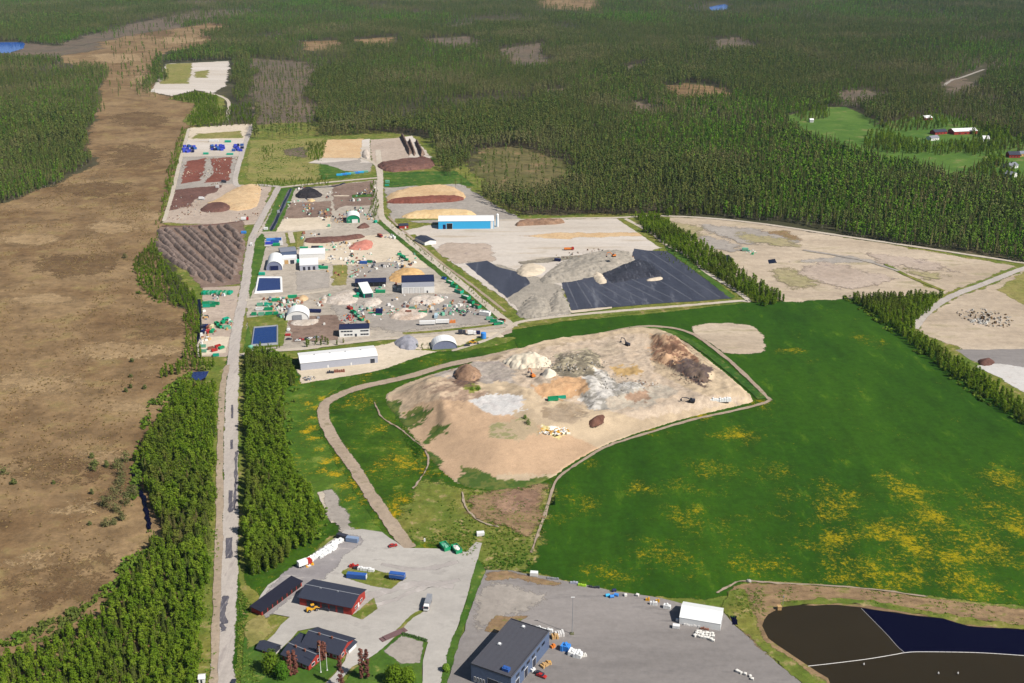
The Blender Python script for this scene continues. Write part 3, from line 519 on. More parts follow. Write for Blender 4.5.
# ------------------------------------------------------------------ the landfill: one shaped hill whose fill changes colour by tipping area
PIT = [(382, 398), (400, 386), (440, 372), (480, 364), (520, 350), (560, 342), (610, 335), (650, 333), (672, 338), (690, 347), (712, 363), (735, 382), (756, 401), (742, 405), (690, 417), (640, 432), (600, 447), (570, 464), (550, 480), (520, 489), (490, 490), (462, 487), (440, 470), (425, 452), (402, 424)]
def build_landfill():
    p = smooth_poly(GP(PIT), 1); P = np.array(p); x0, y0 = P.min(0) - 4; x1, y1 = P.max(0) + 4; r = 1.15
    nx = int((x1 - x0) / r); ny = int((y1 - y0) / r); X, Y = np.meshgrid(np.linspace(x0, x1, nx), np.linspace(y0, y1, ny))
    X = X + rng.uniform(-.3, .3, X.shape); Y = Y + rng.uniform(-.3, .3, Y.shape)
    ins = inpoly(X, Y, p); d = edist(X, Y, p); near = np.clip((G(560, 412)[1] - Y) / 60, 0, 1)
    W = 9 + 34 * np.maximum(near, np.clip((G(470, 410)[0] - X) / 30, 0, .7)); t = np.clip((d + fbm(X * .06, Y * .06, 3) * 6 * near) / W, 0, 1); crest = np.exp(-((Y - G(500, 408)[1]) / 42) ** 2) * np.clip((G(610, 410)[0] - X) / 40, 0, 1); z = (6.5 + 7 * crest) * t * t * (3 - 2 * t)
    z = z + fbm(X * .03, Y * .03, 4) * 4.6 * t * (1 - .75 * near) + fbm(X * .2, Y * .2, 4) * 2.4 * t * (1 - .95 * near)
    def bumpz(poly, h, w, rg):
        q = GP(poly, 6); m = inpoly(X, Y, q); dd = edist(X, Y, q); k = np.clip(dd / w, 0, 1); return np.where(m, h * k * (1.5 - .5 * k) * (1 + rg * 2.5 * fbm(X * .16, Y * .16, 4)), 0)
    z = z + bumpz([(650, 338), (676, 338), (690, 352), (716, 368), (712, 380), (702, 388), (690, 381), (668, 372), (652, 364)], 4.5, 9, .7)
    z = z - bumpz([(520, 400), (545, 392), (600, 398), (610, 412), (570, 425), (535, 418)], 2.5, 12, .3)
    z = z + bumpz([(552, 372), (560, 356), (590, 352), (602, 362), (596, 375), (570, 378)], 3, 7, .6) + bumpz([(578, 398), (585, 378), (605, 372), (618, 385), (640, 384), (648, 395), (620, 406), (590, 412)], 2.8, 7, .6)
    z = z + bumpz([(454, 380), (462, 372), (476, 373), (482, 383), (470, 388)], 3.2, 6, .5) - bumpz([(474, 402), (480, 396), (520, 397), (528, 408), (505, 417), (485, 413)], .6, 3, 0)
    z = z + bumpz([(533, 387), (558, 379), (582, 379), (588, 390), (570, 398), (545, 400)], 1.6, 3, .2) + bumpz([(420, 378), (452, 372), (480, 368), (482, 374), (450, 382), (425, 392)], 1.5, 5, .4)
    px, py = PX(X, Y, z)
    n1 = fbm(X * .05, Y * .05, 5); n2 = fbm(X * .18 + 9, Y * .18, 4); n3 = fbm(X * .7, Y * .7, 3)
    C = np.zeros(X.shape + (3,)); base = np.array(A(196, 175, 147)[:3]); C[:] = base; sm = 1 - .65 * np.clip(near * 1.6, 0, 1); C *= (1 + (.9 * n1 + .8 * n2 + .35 * n3) * sm)[..., None]
    px = px + n2 * 16 + n3 * 6; py = py + n2 * 8 + n3 * 4
    def zone(poly, c, c2=None, th=0., amt=1.):
        m = inpoly(px, py, poly); col = np.array(A(*c)[:3]) * np.ones(C.shape)
        if c2 is not None: col = np.where((n2 + n3 * .5 > th)[..., None], np.array(A(*c2)[:3]), col)
        col = col * (1 + (.8 * n3 + .7 * n2) * sm)[..., None]; C[m] = C[m] * (1 - amt) + col[m] * amt
    zone([(400, 420), (440, 388), (520, 420), (580, 440), (600, 450), (560, 475), (440, 480)], (198, 167, 136)); zone([(385, 400), (420, 382), (450, 385), (440, 400), (410, 408)], (206, 180, 152))
    zone([(530, 350), (620, 336), (650, 335), (652, 372), (700, 395), (755, 400), (640, 420), (560, 400), (500, 380), (470, 366)], (206, 186, 164), (190, 170, 148), .08)
    zone([(428, 375), (470, 364), (500, 362), (515, 372), (512, 384), (480, 384)], (184, 172, 160), (160, 148, 140), .1)
    zone([(420, 388), (450, 377), (470, 390), (490, 392), (470, 402), (440, 400)], (178, 152, 130), (200, 176, 150), .02)
    zone([(452, 384), (458, 374), (474, 372), (482, 380), (476, 388), (462, 388)], (132, 106, 90), (104, 84, 76), .05); zone([(464, 387), (478, 386), (480, 392), (466, 393)], (136, 140, 66))
    zone([(470, 402), (482, 395), (522, 396), (528, 408), (508, 418), (486, 414)], (214, 210, 206), (200, 194, 190), .1)
    zone([(652, 336), (676, 336), (690, 352), (700, 362), (680, 372), (652, 362)], (150, 114, 92), (196, 160, 128), .03); zone([(666, 366), (690, 360), (716, 370), (712, 380), (702, 388), (690, 381)], (122, 104, 92), (96, 82, 78), .02)
    zone([(550, 372), (556, 356), (590, 350), (604, 360), (598, 374), (566, 380)], (140, 130, 112), (176, 164, 138), .03); zone([(598, 345), (615, 340), (620, 352), (600, 362)], (190, 172, 150))
    zone([(578, 398), (584, 376), (604, 370), (616, 384), (640, 382), (650, 395), (620, 408), (590, 412)], (168, 162, 152), (198, 192, 184), .0); zone([(604, 400), (660, 385), (680, 392), (650, 408), (610, 412)], (196, 182, 164), (178, 168, 152), .05)
    zone([(613, 369), (640, 366), (640, 376), (618, 378)], (190, 158, 108)); zone([(532, 387), (558, 378), (582, 378), (588, 390), (570, 399), (545, 401)], (206, 166, 126), (192, 152, 114), .1)
    zone([(625, 394), (650, 392), (652, 401), (630, 403)], (164, 136, 114)); zone([(545, 408), (572, 404), (590, 414), (570, 424), (545, 420)], (178, 158, 134), (160, 140, 116), .05)
    zone([(490, 425), (530, 418), (540, 432), (520, 442), (492, 440)], (186, 166, 136), (150, 146, 104), .1); zone([(540, 425), (556, 428), (572, 434), (556, 438), (542, 434)], (232, 214, 150), (246, 240, 226), .0)
    g1 = (78, 102, 44); g2 = (104, 112, 56)
    for q in ([(384, 402), (404, 402), (400, 420), (430, 408), (434, 414), (412, 430), (398, 428), (384, 412)], [(424, 438), (436, 426), (450, 424), (446, 434), (430, 446), (420, 444)], [(420, 448), (436, 456), (444, 462), (438, 470), (424, 470)], [(462, 468), (484, 472), (500, 482), (550, 478), (552, 492), (470, 498), (455, 482)]): zone(q, g1, g2, .02)
    idx = -np.ones(X.shape, int); use = np.zeros(X.shape, bool); q = ins[:-1, :-1] | ins[1:, :-1] | ins[:-1, 1:] | ins[1:, 1:]
    for a in (0, 1):
        for b in (0, 1): use[a:ny - 1 + a, b:nx - 1 + b] |= q
    z = np.where(ins, np.maximum(z, 0) + LAYER[0] + .05, -.3); idx[use] = np.arange(use.sum()); vs = np.stack([X[use], Y[use], z[use]], 1)
    i, j = np.nonzero(q); fs = np.stack([idx[i, j], idx[i, j + 1], idx[i + 1, j + 1], idx[i + 1, j]], 1)
    me = bpy.data.meshes.new('terrain'); me.from_pydata(vs.tolist(), [], fs.tolist()); me.polygons.foreach_set('use_smooth', [True] * len(me.polygons))
    ca = me.color_attributes.new('soil', 'FLOAT_COLOR', 'POINT'); cc = np.ones((len(vs), 4)); cc[:, :3] = np.clip(C[use], .01, .8); ca.data.foreach_set('color', cc.ravel())
    m, nt, b, o = newmat('landfill_soil'); at = N(nt, 'ShaderNodeAttribute', attribute_name='soil'); p_ = worldpos(nt); n = noise(nt, p_, 1.2, 4, .75); k = mrange(nt, n, .25, .75, .8, 1.2); c3 = N(nt, 'ShaderNodeCombineColor')
    for s_ in range(3): nt.links.new(k, c3.inputs[s_])
    nt.links.new(mixc(nt, 1., at.outputs['Color'], c3.outputs[0], 'MULTIPLY'), b.inputs['Base Color']); b.inputs['Roughness'].default_value = .95; b.inputs['Specular IOR Level'].default_value = .1; bump(nt, b, n, .5, .6)
    me.materials.append(m); ob = bpy.data.objects.new('terrain', me); COL.objects.link(ob); tag(ob, kind='structure')
    def hz(x, y):
        k = np.argmin((vs[:, 0] - x) ** 2 + (vs[:, 1] - y) ** 2); return float(vs[k, 2])
    return hz
HZ = build_landfill()
def GL(px, py):
    """point on the landfill's surface seen at this pixel of the photo"""
    z = 20.
    while z > 0:                      # walk down the line of sight to the first point under the surface
        x, y = G(px, py, z)
        if HZ(x, y) >= z: break
        z -= .2
    x, y = G(px, py, z); return x, y, z
strip('grass_strip', [(628, 329.5), (660, 330), (686, 340), (712, 357), (738, 378), (764, 401)], 7, M_grass)
sheet('soil_patch', [(498, 492), (548, 486), (540, 520), (528, 540), (505, 526), (478, 520), (466, 500)], M_shore, amp=1.5, feather=7)
sheet('soil_patch', [(490, 500), (540, 490), (534, 512), (505, 516)], M_clay, amp=2, feather=7)
sheet('concrete_pad', [(569, 311.5), (612, 307.5), (612, 309), (572, 314)], M_beige, amp=.3)
strip('path', [(462, 492), (466, 508), (480, 522), (500, 528)], 1.1, M_dirt, jit=.4); strip('path', [(374, 402), (382, 418), (398, 428), (414, 441), (426, 452), (428, 466), (420, 480), (413, 490)], 1.1, M_dirt, jit=.5)
# ------------------------------------------------------------------ paints
P_white = paint('white_sheet', A(250, 249, 247), .4, .06, dirt=A(226, 222, 216)); P_fabric = paint('white_fabric', A(252, 252, 250), .55, .05); P_offwhite = paint('pale_wall', A(228, 224, 220), .7, .08, dirt=A(200, 194, 188))
P_green = paint('green_steel', A(26, 164, 112), .5, .18, dirt=A(96, 120, 90)); P_teal = paint('teal_steel', A(30, 184, 150), .5, .18, dirt=A(90, 130, 120)); P_mint = paint('faded_green_steel', A(120, 190, 160), .6, .15, dirt=A(140, 150, 130))
P_blue = paint('blue_steel', A(56, 100, 176), .45, .15); P_navy = paint('navy_steel', A(24, 34, 84), .5, .15); P_royal = paint('blue_plastic', A(62, 76, 196), .5, .2); P_sky = paint('sky_blue_tarp', A(70, 150, 235), .5, .15)
P_red = paint('barn_red', A(162, 52, 44), .75, .15); P_redsteel = paint('red_steel', A(190, 52, 48), .5, .15, dirt=A(130, 66, 52)); P_orange = paint('orange_paint', A(240, 140, 60), .5, .15); P_yellow = paint('machine_yellow', A(236, 176, 50), .45, .12)
P_lime = paint('lime_plastic', A(170, 210, 60), .5, .15); P_black = paint('rubber_and_shade_black', A(30, 30, 34), .8, .2); P_dark = paint('dark_steel', A(58, 60, 72), .6, .2); P_grey = paint('grey_steel', A(150, 152, 158), .5, .15); P_rust = paint('rusty_scrap', A(150, 96, 78), .9, .35)  # the black serves tyres and tracks, and paints shade inside openings
P_glass = paint('window_glass', A(40, 48, 62), .12, .1, spec=.6); P_wood = paint('raw_timber', A(206, 166, 112), .8, .25); P_bag = paint('bulk_bag', A(240, 236, 228), .8, .12); P_logs = paint('dark_logs', A(112, 92, 80), .9, .35); P_cyan = paint('cyan_steel', A(64, 190, 246), .45, .06)
R_slate = sheet_mat('dark_felt_roof', A(54, 58, 74), .6, .05, .75, .12, 'X'); R_navy = sheet_mat('navy_roof', A(34, 40, 76), .6, .05, .6, .1, 'X'); R_grey = sheet_mat('grey_profiled_roof', A(140, 142, 152), .6, .08, .5, .08, 'X'); R_white = sheet_mat('white_profiled_roof', A(252, 250, 248), .5, .06, .45, .04, 'X'); R_hall = sheet_mat('flat_membrane_roof', A(80, 80, 88), .12, .04, .8, .08, 'X')
S_grey = sheet_mat('grey_cladding', A(190, 192, 204), .8, .06, .5, .08, 'X'); S_steelblue = sheet_mat('slate_blue_cladding', A(98, 114, 144), .8, .06, .45, .12, 'X'); S_cyan = sheet_mat('cyan_cladding', A(66, 190, 248), .8, .05, .5, .05, 'X'); S_green = sheet_mat('green_cladding', A(24, 146, 104), .8, .05, .5, .1, 'X'); S_red = sheet_mat('red_boarding', A(170, 56, 46), 1.6, .05, .8, .15, 'X'); S_white = sheet_mat('white_cladding', A(250, 248, 244), .8, .05, .55, .06, 'X'); S_curtain = sheet_mat('grey_curtain', A(134, 140, 168), .5, .06, .7, .12, 'X')
# ------------------------------------------------------------------ buildings
def frame(p0, p1):
    a = Vector(G(*p0)); b = Vector(G(*p1)); return a, b, (b - a).length, math.atan2((b - a).y, (b - a).x)
def building(name, label, p0, p1, depth, h, roof='gable_x', rise=1.5, wm=None, rm=None, over=.4, open_=(), cat='building', gm=None, rt=.22, group=None):
    """p0, p1: photo pixels of the front wall's two foot corners; depth runs away behind them"""
    a, b, L, rz = frame(p0, p1); nrm = Vector((-math.sin(rz), math.cos(rz))); c = (a + b) / 2 + nrm * depth / 2
    r = empty(name, label, cat, c.x, c.y, rz, group); x, y = L / 2, depth / 2; gm = gm or wm; w = MB(); R = MB()
    if roof == 'gable_x':
        w.prism([(-y, 0), (y, 0), (y, h), (0, h + rise), (-y, h)], -x, x, 'x'); s = rise / y
        R.prism([(-y - over, h - over * s + .03), (0, h + rise + .03), (y + over, h - over * s + .03), (y + over, h - over * s + rt), (0, h + rise + rt), (-y - over, h - over * s + rt)], -x - over, x + over, 'x')
    elif roof == 'gable_y':
        w.prism([(-x, 0), (x, 0), (x, h), (0, h + rise), (-x, h)], -y, y, 'y'); s = rise / x
        R.prism([(-x - over, h - over * s + .03), (0, h + rise + .03), (x + over, h - over * s + .03), (x + over, h - over * s + rt), (0, h + rise + rt), (-x - over, h - over * s + rt)], -y - over, y + over, 'y')
    elif roof == 'mono':
        w.prism([(-y, 0), (y, 0), (y, h + rise), (-y, h)], -x, x, 'x'); s = rise / (2 * y)
        R.prism([(-y - over, h - over * s + .03), (y + over, h + rise + over * s + .03), (y + over, h + rise + over * s + rt), (-y - over, h - over * s + rt)], -x - over, x + over, 'x')
    elif roof == 'flat':
        w.box(-x, x, -y, y, 0, h); R.box(-x - over, x + over, -y - over, y + over, h + .02, h + .3)
        for q in ((-x - over, x + over, -y - over, -y - over + .3), (-x - over, x + over, y + over - .3, y + over), (-x - over, -x - over + .3, -y - over + .3, y + over - .3), (x + over - .3, x + over, -y - over + .3, y + over - .3)): R.box(*q, h + .3, h + .3 + rise)
    elif roof in ('arch_y', 'arch_x'):
        m = x if roof == 'arch_y' else y; e = y if roof == 'arch_y' else x; ax = roof[-1]; n = 14
        arc = lambda rr, dz: [(-math.cos(math.pi * k / n) * rr, dz + math.sin(math.pi * k / n) * (h - dz) * (rr / m)) for k in range(n + 1)]
        side = rise; ins = arc(m - .12, side); w.prism([(-m + .12, 0)] + ins + [(m - .12, 0)], -e + .5, e - .5, ax)
        out = [(-m, 0)] + arc(m, side) + [(m, 0)]; inn = [(u * .992, v * .985) for u, v in out][::-1]
        k = len(out); f = (lambda u, v, t: (t, u, v)) if ax == 'x' else (lambda u, v, t: (u, t, v))
        for i in range(k - 1): R.add([f(*out[i], -e), f(*out[i + 1], -e), f(*out[i + 1], e), f(*out[i], e), f(*inn[k - 1 - i], -e), f(*inn[k - 2 - i], -e), f(*inn[k - 2 - i], e), f(*inn[k - 1 - i], e)], [(0, 1, 2, 3), (7, 6, 5, 4), (0, 4, 5, 1), (3, 2, 6, 7)])
    w.build('wall', wm, r)
    rm_o = R.build('roof', rm, r)
    for op in open_:
        kind, face, u0, u1, z0, z1, mt = op[:7]; t = .09; q = MB(); span = x if face in 'fb' else y
        U0, U1 = -span + u0 * 2 * span, -span + u1 * 2 * span
        bx = {'f': (U0, U1, -y - t, -y + .05), 'b': (U0, U1, y - .05, y + t), 'r': (x - .05, x + t, U0, U1), 'l': (-x - t, -x + .05, U0, U1)}[face]
        q.box(*bx, z0, z1); ob = q.build(kind, mt, r)
        if len(op) > 7:
            g = MB(); e = .14; k = t + .03
            for (v0, v1, w0, w1) in ((U0 - e, U0, z0 - e, z1 + e), (U1, U1 + e, z0 - e, z1 + e), (U0, U1, z1, z1 + e), (U0, U1, z0 - e, z0)):
                b2_ = {'f': (v0, v1, -y - k, -y + .04), 'b': (v0, v1, y - .04, y + k), 'r': (x - .04, x + k, v0, v1), 'l': (-x - k, -x + .04, v0, v1)}[face]; g.box(*b2_, max(.01, w0), w1)
            g.build('frame', op[7], ob)
    return r, x, y, rm_o
def wins(face, n, z0, z1, w=.4, a=.05, b=.95, mt=None, kind='window', fm=None):
    out = []
    for k in range(n):
        u = a + (b - a) * (k + .5) / n; d = (b - a) / n * w / 2; out.append((kind, face, u - d, u + d, z0, z1, mt or P_glass) + ((fm,) if fm else ()))
    return tuple(out)
# near end
r, x, y, ro = building('industrial_hall', 'big slate grey hall with flat roof and two skylights by the asphalt lot', PX(*G(471, 665, 9.4), 0), PX(*G(511, 679, 9.4), 0), math.dist(G(471, 665, 9.4), G(513, 620.5, 9.4)), 9, 'flat', .45, S_steelblue, R_hall, .05,
    (('gate', 'f', .42, .68, 0, 5, P_dark, P_grey), ('gate', 'f', .72, .8, 0, 5, P_glass, P_grey)) + wins('f', 4, 1, 3.2, .5, .06, .36, P_glass, 'window', P_white) + wins('r', 3, 0, 4.6, .4, .05, .7, P_dark, 'gate', P_white) + wins('r', 6, 5.8, 7.2, .6, .1, .9, P_glass, 'window'))
for u, v in ((-.1, .42), (-.28, -.02)):
    b = MB(); b.box(u * 2 * x - .9, u * 2 * x + .9, v * 2 * y - .9, v * 2 * y + .9, 9.3, 9.8); o = b.build('skylight', P_grey, ro); q = MB(); q.blob(u * 2 * x, v * 2 * y, 9.8, .8, .8, .5, 10, 6, 0, flat=0); q.build('dome', P_white, o, smooth=True)
b = MB(); b.box(4, 7.2, -16, -13.8, 9.3, 10.7); b.tube((4.8, -14.9, 10.7), (4.8, -14.9, 11), .6, n=10); b.tube((6.3, -14.9, 10.7), (6.3, -14.9, 11), .6, n=10); o = b.build('ventilation_unit', P_blue, ro)
building('red_garage', 'large red timber garage with wide dark roof beside the wheel loader', (300, 606), (352, 616.5), 15, 4.6, 'gable_x', 2., S_red, R_slate, .7, wins('f', 5, .05, 3.6, .78, .12, .86, P_dark, 'gate', P_red) + wins('r', 2, 1.2, 2.4, .3, .1, .9, P_glass, 'window', P_white) + (('door', 'r', .44, .54, .05, 2.2, P_white),))
building('open_shed', 'long narrow red shed with dark roof and open front of stalls', (262, 617), (302, 587), 6.5, 2.6, 'mono', .5, S_red, sheet_mat('shaded_shed_roof', A(34, 34, 50), .6, .05, .7, .1, 'X'), .6, wins('f', 8, .05, 2.2, .84, .02, .98, P_black, 'shaded_stall', P_red))  # shade painted in: roof darkened as turned from sun, stalls as black panels
building('red_house', 'red house wing with dark roof and white trimmed gable by the flagpoles', (303, 651), (340, 662), 12.5, 3.4, 'gable_x', 2.6, S_red, R_slate, .7, wins('f', 5, 1, 2.3, .45, .04, .96, P_glass, 'window', P_white) + wins('r', 3, .9, 2.4, .5, .06, .94, P_glass, 'window', P_white), group=None)
building('red_house', 'lower red house wing with dark roof among the columnar trees', (283, 661), (309, 672), 10, 3.2, 'gable_x', 2.3, S_red, R_slate, .7, wins('f', 4, 1, 2.3, .5, .04, .96, P_glass, 'window', P_white) + wins('r', 2, .9, 2.3, .5, .1, .9, P_glass, 'window', P_white))
building('garden_shed', 'small dark pitched shed standing at the end of the pale yard', (257, 652), (273, 657), 6, 2.0, 'gable_x', 1.7, P_dark, R_slate, .4, (('door', 'f', .4, .6, 0, 1.8, P_red),), cat='shed')
building('linking_porch', 'flat dark roofed porch joining the two red house wings', (289, 651), (301, 655), 9, 2.7, 'flat', .2, P_offwhite, R_slate, .3, (('door', 'f', .3, .7, 0, 2.2, P_glass),), cat='porch')
building('entrance_canopy', 'dark canopy roof over the white porch at the house gable end', (340, 652), (349, 655), 6, 2.8, 'gable_y', .8, P_white, R_slate, .5, (('door', 'f', .3, .7, 0, 2.1, P_glass),), cat='porch')
building('fabric_hall', 'white fabric hall at the corner of the asphalt lot above white bags', (679, 625), (720, 632), 13, 3.6, 'gable_x', 2.4, P_fabric, P_fabric, .1, (('gate', 'r', .25, .75, 0, 3.6, P_grey, P_white), ('gate', 'l', .25, .75, 0, 3.6, P_grey)), cat='tent hall')
building('small_hut', 'small white hut between the green belt and the long road', (199, 684), (205, 683.5), 3.2, 2.4, 'gable_x', .8, S_white, R_white, .25, (('door', 'f', .3, .6, 0, 1.9, P_dark),), cat='hut')
# works yard
building('long_hall', 'long white roofed hall with grey cladding at the near edge of the works', (301, 371), (378, 363), 21, 5.6, 'gable_x', 1.8, S_grey, R_white, .3, (('gate', 'f', .9, .96, 0, 3.6, P_dark, P_white),) + wins('f', 2, .05, 2.2, .06, .2, .8, P_white, 'door'))
building('office', 'two storey white office with navy flat roof behind the long hall', (339.5, 337.5), (369.5, 336.3), 11, 6.4, 'flat', .25, S_white, R_navy, .2, wins('f', 4, 4.1, 5.2, .9, .05, .45, P_glass) + wins('f', 3, 4.1, 5.2, .95, .7, .98, P_glass) + wins('f', 3, 1.1, 2.3, .8, .15, .45, P_glass) + wins('f', 3, 1.1, 2.3, .9, .7, .98, P_glass) + (('door', 'f', .52, .58, 0, 2.3, P_dark, P_grey),))
building('arched_shelter', 'white arched shelter with grey curtain front beside the grey chipping heap', (432.5, 350.5), (457.5, 349), 13, 7.2, 'arch_y', .8, S_curtain, P_fabric, 0, (), cat='shelter')
building('arched_shelter', 'white arched shelter with crushed white stone in front, near the blue basin', (286, 321), (309, 320), 16, 8, 'arch_y', 1, S_white, P_fabric, 0, (('gate', 'f', .3, .7, 0, 4.5, P_grey),), cat='shelter')
building('arched_shelter', 'arched shelter with dark blue front above the white rimmed pond', (266.5, 271), (282.5, 270.3), 30, 9, 'arch_y', 2, S_curtain, P_fabric, 0, (('gate', 'f', .25, .75, 0, 4.5, P_navy, P_grey),), cat='shelter')
building('workshop', 'white walled workshop beside the dark blue arched shelter', (283, 264.5), (296.5, 264), 12, 5, 'flat', .3, S_white, R_white, .1, (('gate', 'f', .12, .42, 0, 4, P_wood, P_white), ('gate', 'f', .55, .85, 0, 4, P_dark, P_white)))
building('annex', 'blue grey roofed annex running behind the white workshop', (281, 257), (297, 255.5), 16, 4.5, 'gable_x', 1.2, S_steelblue, R_grey, .2, (('door', 'r', .3, .6, 0, 2.2, P_white),))
building('white_hall', 'bright white flat hall, the higher rear one of the pair with green machinery', (299.5, 261), (325, 260), 19, 6, 'mono', .5, S_white, R_white, .2, (('gate', 'l', .2, .6, 0, 4.5, P_dark),) + wins('r', 2, 1, 2.4, .4))
building('white_hall', 'bright white flat hall, the lower front one of the pair with green machinery', (300, 271), (318.5, 270), 22, 5, 'mono', .4, S_grey, R_white, .2, (('gate', 'l', .2, .6, 0, 4.2, P_dark, P_grey),) + wins('f', 3, .1, 3.6, .5, .1, .9, P_dark, 'gate'))
building('green_hall', 'small hall with green front and white arched roof by the brown soil plots', (346.8, 223.5), (360, 223), 20, 9, 'arch_y', 4.5, S_green, P_fabric, 0, (('gate', 'f', .4, .85, 0, 4.2, P_white, P_green), ('window', 'f', .1, .25, 2, 4, P_mint)), cat='shelter')
building('blue_hall', 'long white roofed hall with sky blue front beside the yellow wood chips', (438.5, 229.5), (494, 229), 24, 8.6, 'gable_x', 2.2, S_cyan, R_white, .2, (('gate', 'f', .15, .25, 0, 6.2, P_black, P_white), ('gate', 'f', .08, .13, 0, 5, P_navy), ('panel', 'f', .94, .99, 0, 8.2, P_white)))  # black gate is a flat panel painting the dark inside of an opening
b = MB(); r = empty('silo', 'tall white silo at the right end of the sky blue hall', 'silo', *G(497.5, 227)); b.tube((0, 0, 0), (0, 0, 13.5), 1.5, n=14); b.build('tank', P_white, r, smooth=False); b = MB(); b.tube((0, 0, 13.5), (0, 0, 14.7), 1.55, .3, 14); b.build('lid', P_white, r); b = MB(); b.box(1.5, 1.7, -.3, .3, 0, 13); b.build('ladder', P_grey, r)
building('slate_shed', 'low slate roofed shed on the verge of the diagonal road', (415.2, 241), (424.8, 246), 13, 3.4, 'gable_x', 1.4, S_white, R_slate, .3, (('gate', 'r', .3, .7, 0, 3, P_white),), cat='shed')
building('red_hut', 'little red hut with dark roof next to the road bend', (399.5, 229), (408.5, 228.4), 9, 3.2, 'gable_x', 1.3, S_red, R_slate, .3, (('door', 'f', .6, .75, 0, 2.1, P_white),), cat='hut')
building('storage_hall', 'broad hall with grey and navy roof and white front in the scrap yard', (402, 294), (434.5, 293), 19, 10.5, 'flat', .2, S_white, R_navy, .2, (('cladding_band', 'f', .0, 1., 6.0, 10.4, S_grey),) + wins('f', 4, 0, 5, .7, .04, .7, P_offwhite, 'gate', P_grey) + (('door', 'f', .76, .8, 0, 2.2, P_dark),))
building('lean_shed', 'long low navy roofed shed behind the tilted white canopy', (355.5, 287.5), (386, 286.5), 9, 4.2, 'mono', .8, P_dark, R_navy, .4, wins('f', 5, .1, 3.4, .85, .02, .98, P_black, 'shaded_stall'), cat='shed')  # flat black panels paint the shade within the bays
building('tilted_canopy', 'white sloping canopy with teal side wall in the scrap yard', (364, 298.5), (373, 297.5), 22, 4.2, 'mono', 3.0, P_teal, P_fabric, .3, (('shaded_stall', 'f', .1, .9, 0, 3.6, P_dark),), cat='canopy')  # dark front panel paints the shade under the canopy
building('site_cabin', 'little beige roofed hut on the edge of the green yard by the road', (250.5, 246.5), (252.5, 246.4), 3, 2.6, 'flat', .1, P_white, P_white, .1, (('door', 'f', .3, .6, 0, 2, P_dark),), cat='hut')
# farms at the edge of the wood
for k, (p0, p1, dp, h, ri, wm, rm, lab) in enumerate([((954, 135), (977, 134), 17, 5, 3.2, S_red, R_white, 'long red barn with bright metal roof among the far farm buildings'), ((935, 135), (947, 134), 12, 4, 3, S_red, R_slate, 'dark roofed red barn left of the long bright roofed barn'), ((931, 141), (939, 140), 10, 4, 2.6, S_white, R_grey, 'pale roofed outbuilding just below the dark farm barn'), ((925, 120.5), (932, 120), 10, 4, 3, S_red, R_white, 'lone red farm shed with white roof at the far wood edge'), ((983, 142), (989, 142), 9, 5, 3.4, S_white, R_white, 'small white farmhouse right of the long barn'), ((1009, 158), (1020, 158), 12, 4.5, 3.5, S_red, R_slate, 'farmhouse with dark roof at the right edge near the pasture'), ((1018, 157), (1030, 156), 12, 4, 2.4, P_wood, R_grey, 'tan barn on the right edge behind the farmhouse'), ((1010, 169), (1018, 168), 12, 4, 2.8, S_white, R_grey, 'grey roofed barn below the right edge farmhouse'), ((1003, 176), (1012, 178), 14, 3.6, 2.6, S_white, R_grey, 'pale blue roofed shed at the corner of the pasture'), ((810, 122.5), (813.5, 122.5), 7, 4, 1.8, S_white, R_white, 'tiny white cottage alone on the left part of the pasture')]):
    building('farm_building', lab, p0, p1, dp, h, 'gable_x', ri, wm, rm, .5, wins('f', 3, 1, 2.4, .35, .1, .9, P_glass, 'window'), cat='farm building')
# chimneys, vents and ridge caps on the near roofs
for o_ in [q for q in COL.objects if q.name.startswith('roof') and q.parent and q.parent.name.split('.')[0] in ('red_garage', 'red_house', 'long_hall')]:
    kk = o_.parent.name.split('.')[0]; xs = [v.co.x for v in o_.data.vertices]; zs = max(v.co.z for v in o_.data.vertices); b = MB(); b.box(min(xs) + .02, max(xs) - .02, -.18, .18, zs - .02, zs + .1); b.build('ridge_cap', P_grey if kk != 'long_hall' else P_offwhite, o_)
    for t in ((.3, .62) if kk != 'long_hall' else (.2, .4, .6, .8)):
        b = MB(); u = min(xs) + (max(xs) - min(xs)) * t; b.box(u - .45, u + .45, -.9, -.3, zs - .8, zs + (.9 if kk == 'red_house' else .35)); b.build('chimney' if kk == 'red_house' else 'vent', P_rust if kk == 'red_house' else P_grey, o_)
# ------------------------------------------------------------------ basins
def basin(label, corners, rim_w, rim_m, wm, h=1.2):
    p = GP(corners); c = Vector((sum(q[0] for q in p) / 4, sum(q[1] for q in p) / 4)); r = empty('water_basin', label, 'basin', c.x, c.y)
    q = [Vector(v) - c for v in p]; inn = [v * (1 - rim_w / max(v.length, 1)) for v in q]; b = MB(); n = 4
    vs = [(*v, -.2) for v in [u * 1.06 for u in q]] + [(*v, h) for v in q] + [(*v, h) for v in inn] + [(*(v * .96), h - .9) for v in inn]
    b.add(vs, [(k + s * 4, (k + 1) % 4 + s * 4, (k + 1) % 4 + s * 4 + 4, k + s * 4 + 4) for s in range(3) for k in range(4)]); b.build('rim', rim_m, r)
    w = MB(); w.add([(*(v * .985), h - .55) for v in inn], [(0, 1, 2, 3)]); w.build('water_surface', wm, r)
basin('square blue pond with a thick white rim beside the long road', [(255, 293.5), (282, 292), (281.5, 278), (258, 278)], 2.4, P_white, W_blue)
basin('dark blue basin with thin rim among bushes beside the road', [(251.5, 346.5), (277.5, 344.5), (277.5, 326.5), (254, 328.5)], 1.2, P_grey, water('cover_water', (.008, .026, .1, 1), .12, .3))
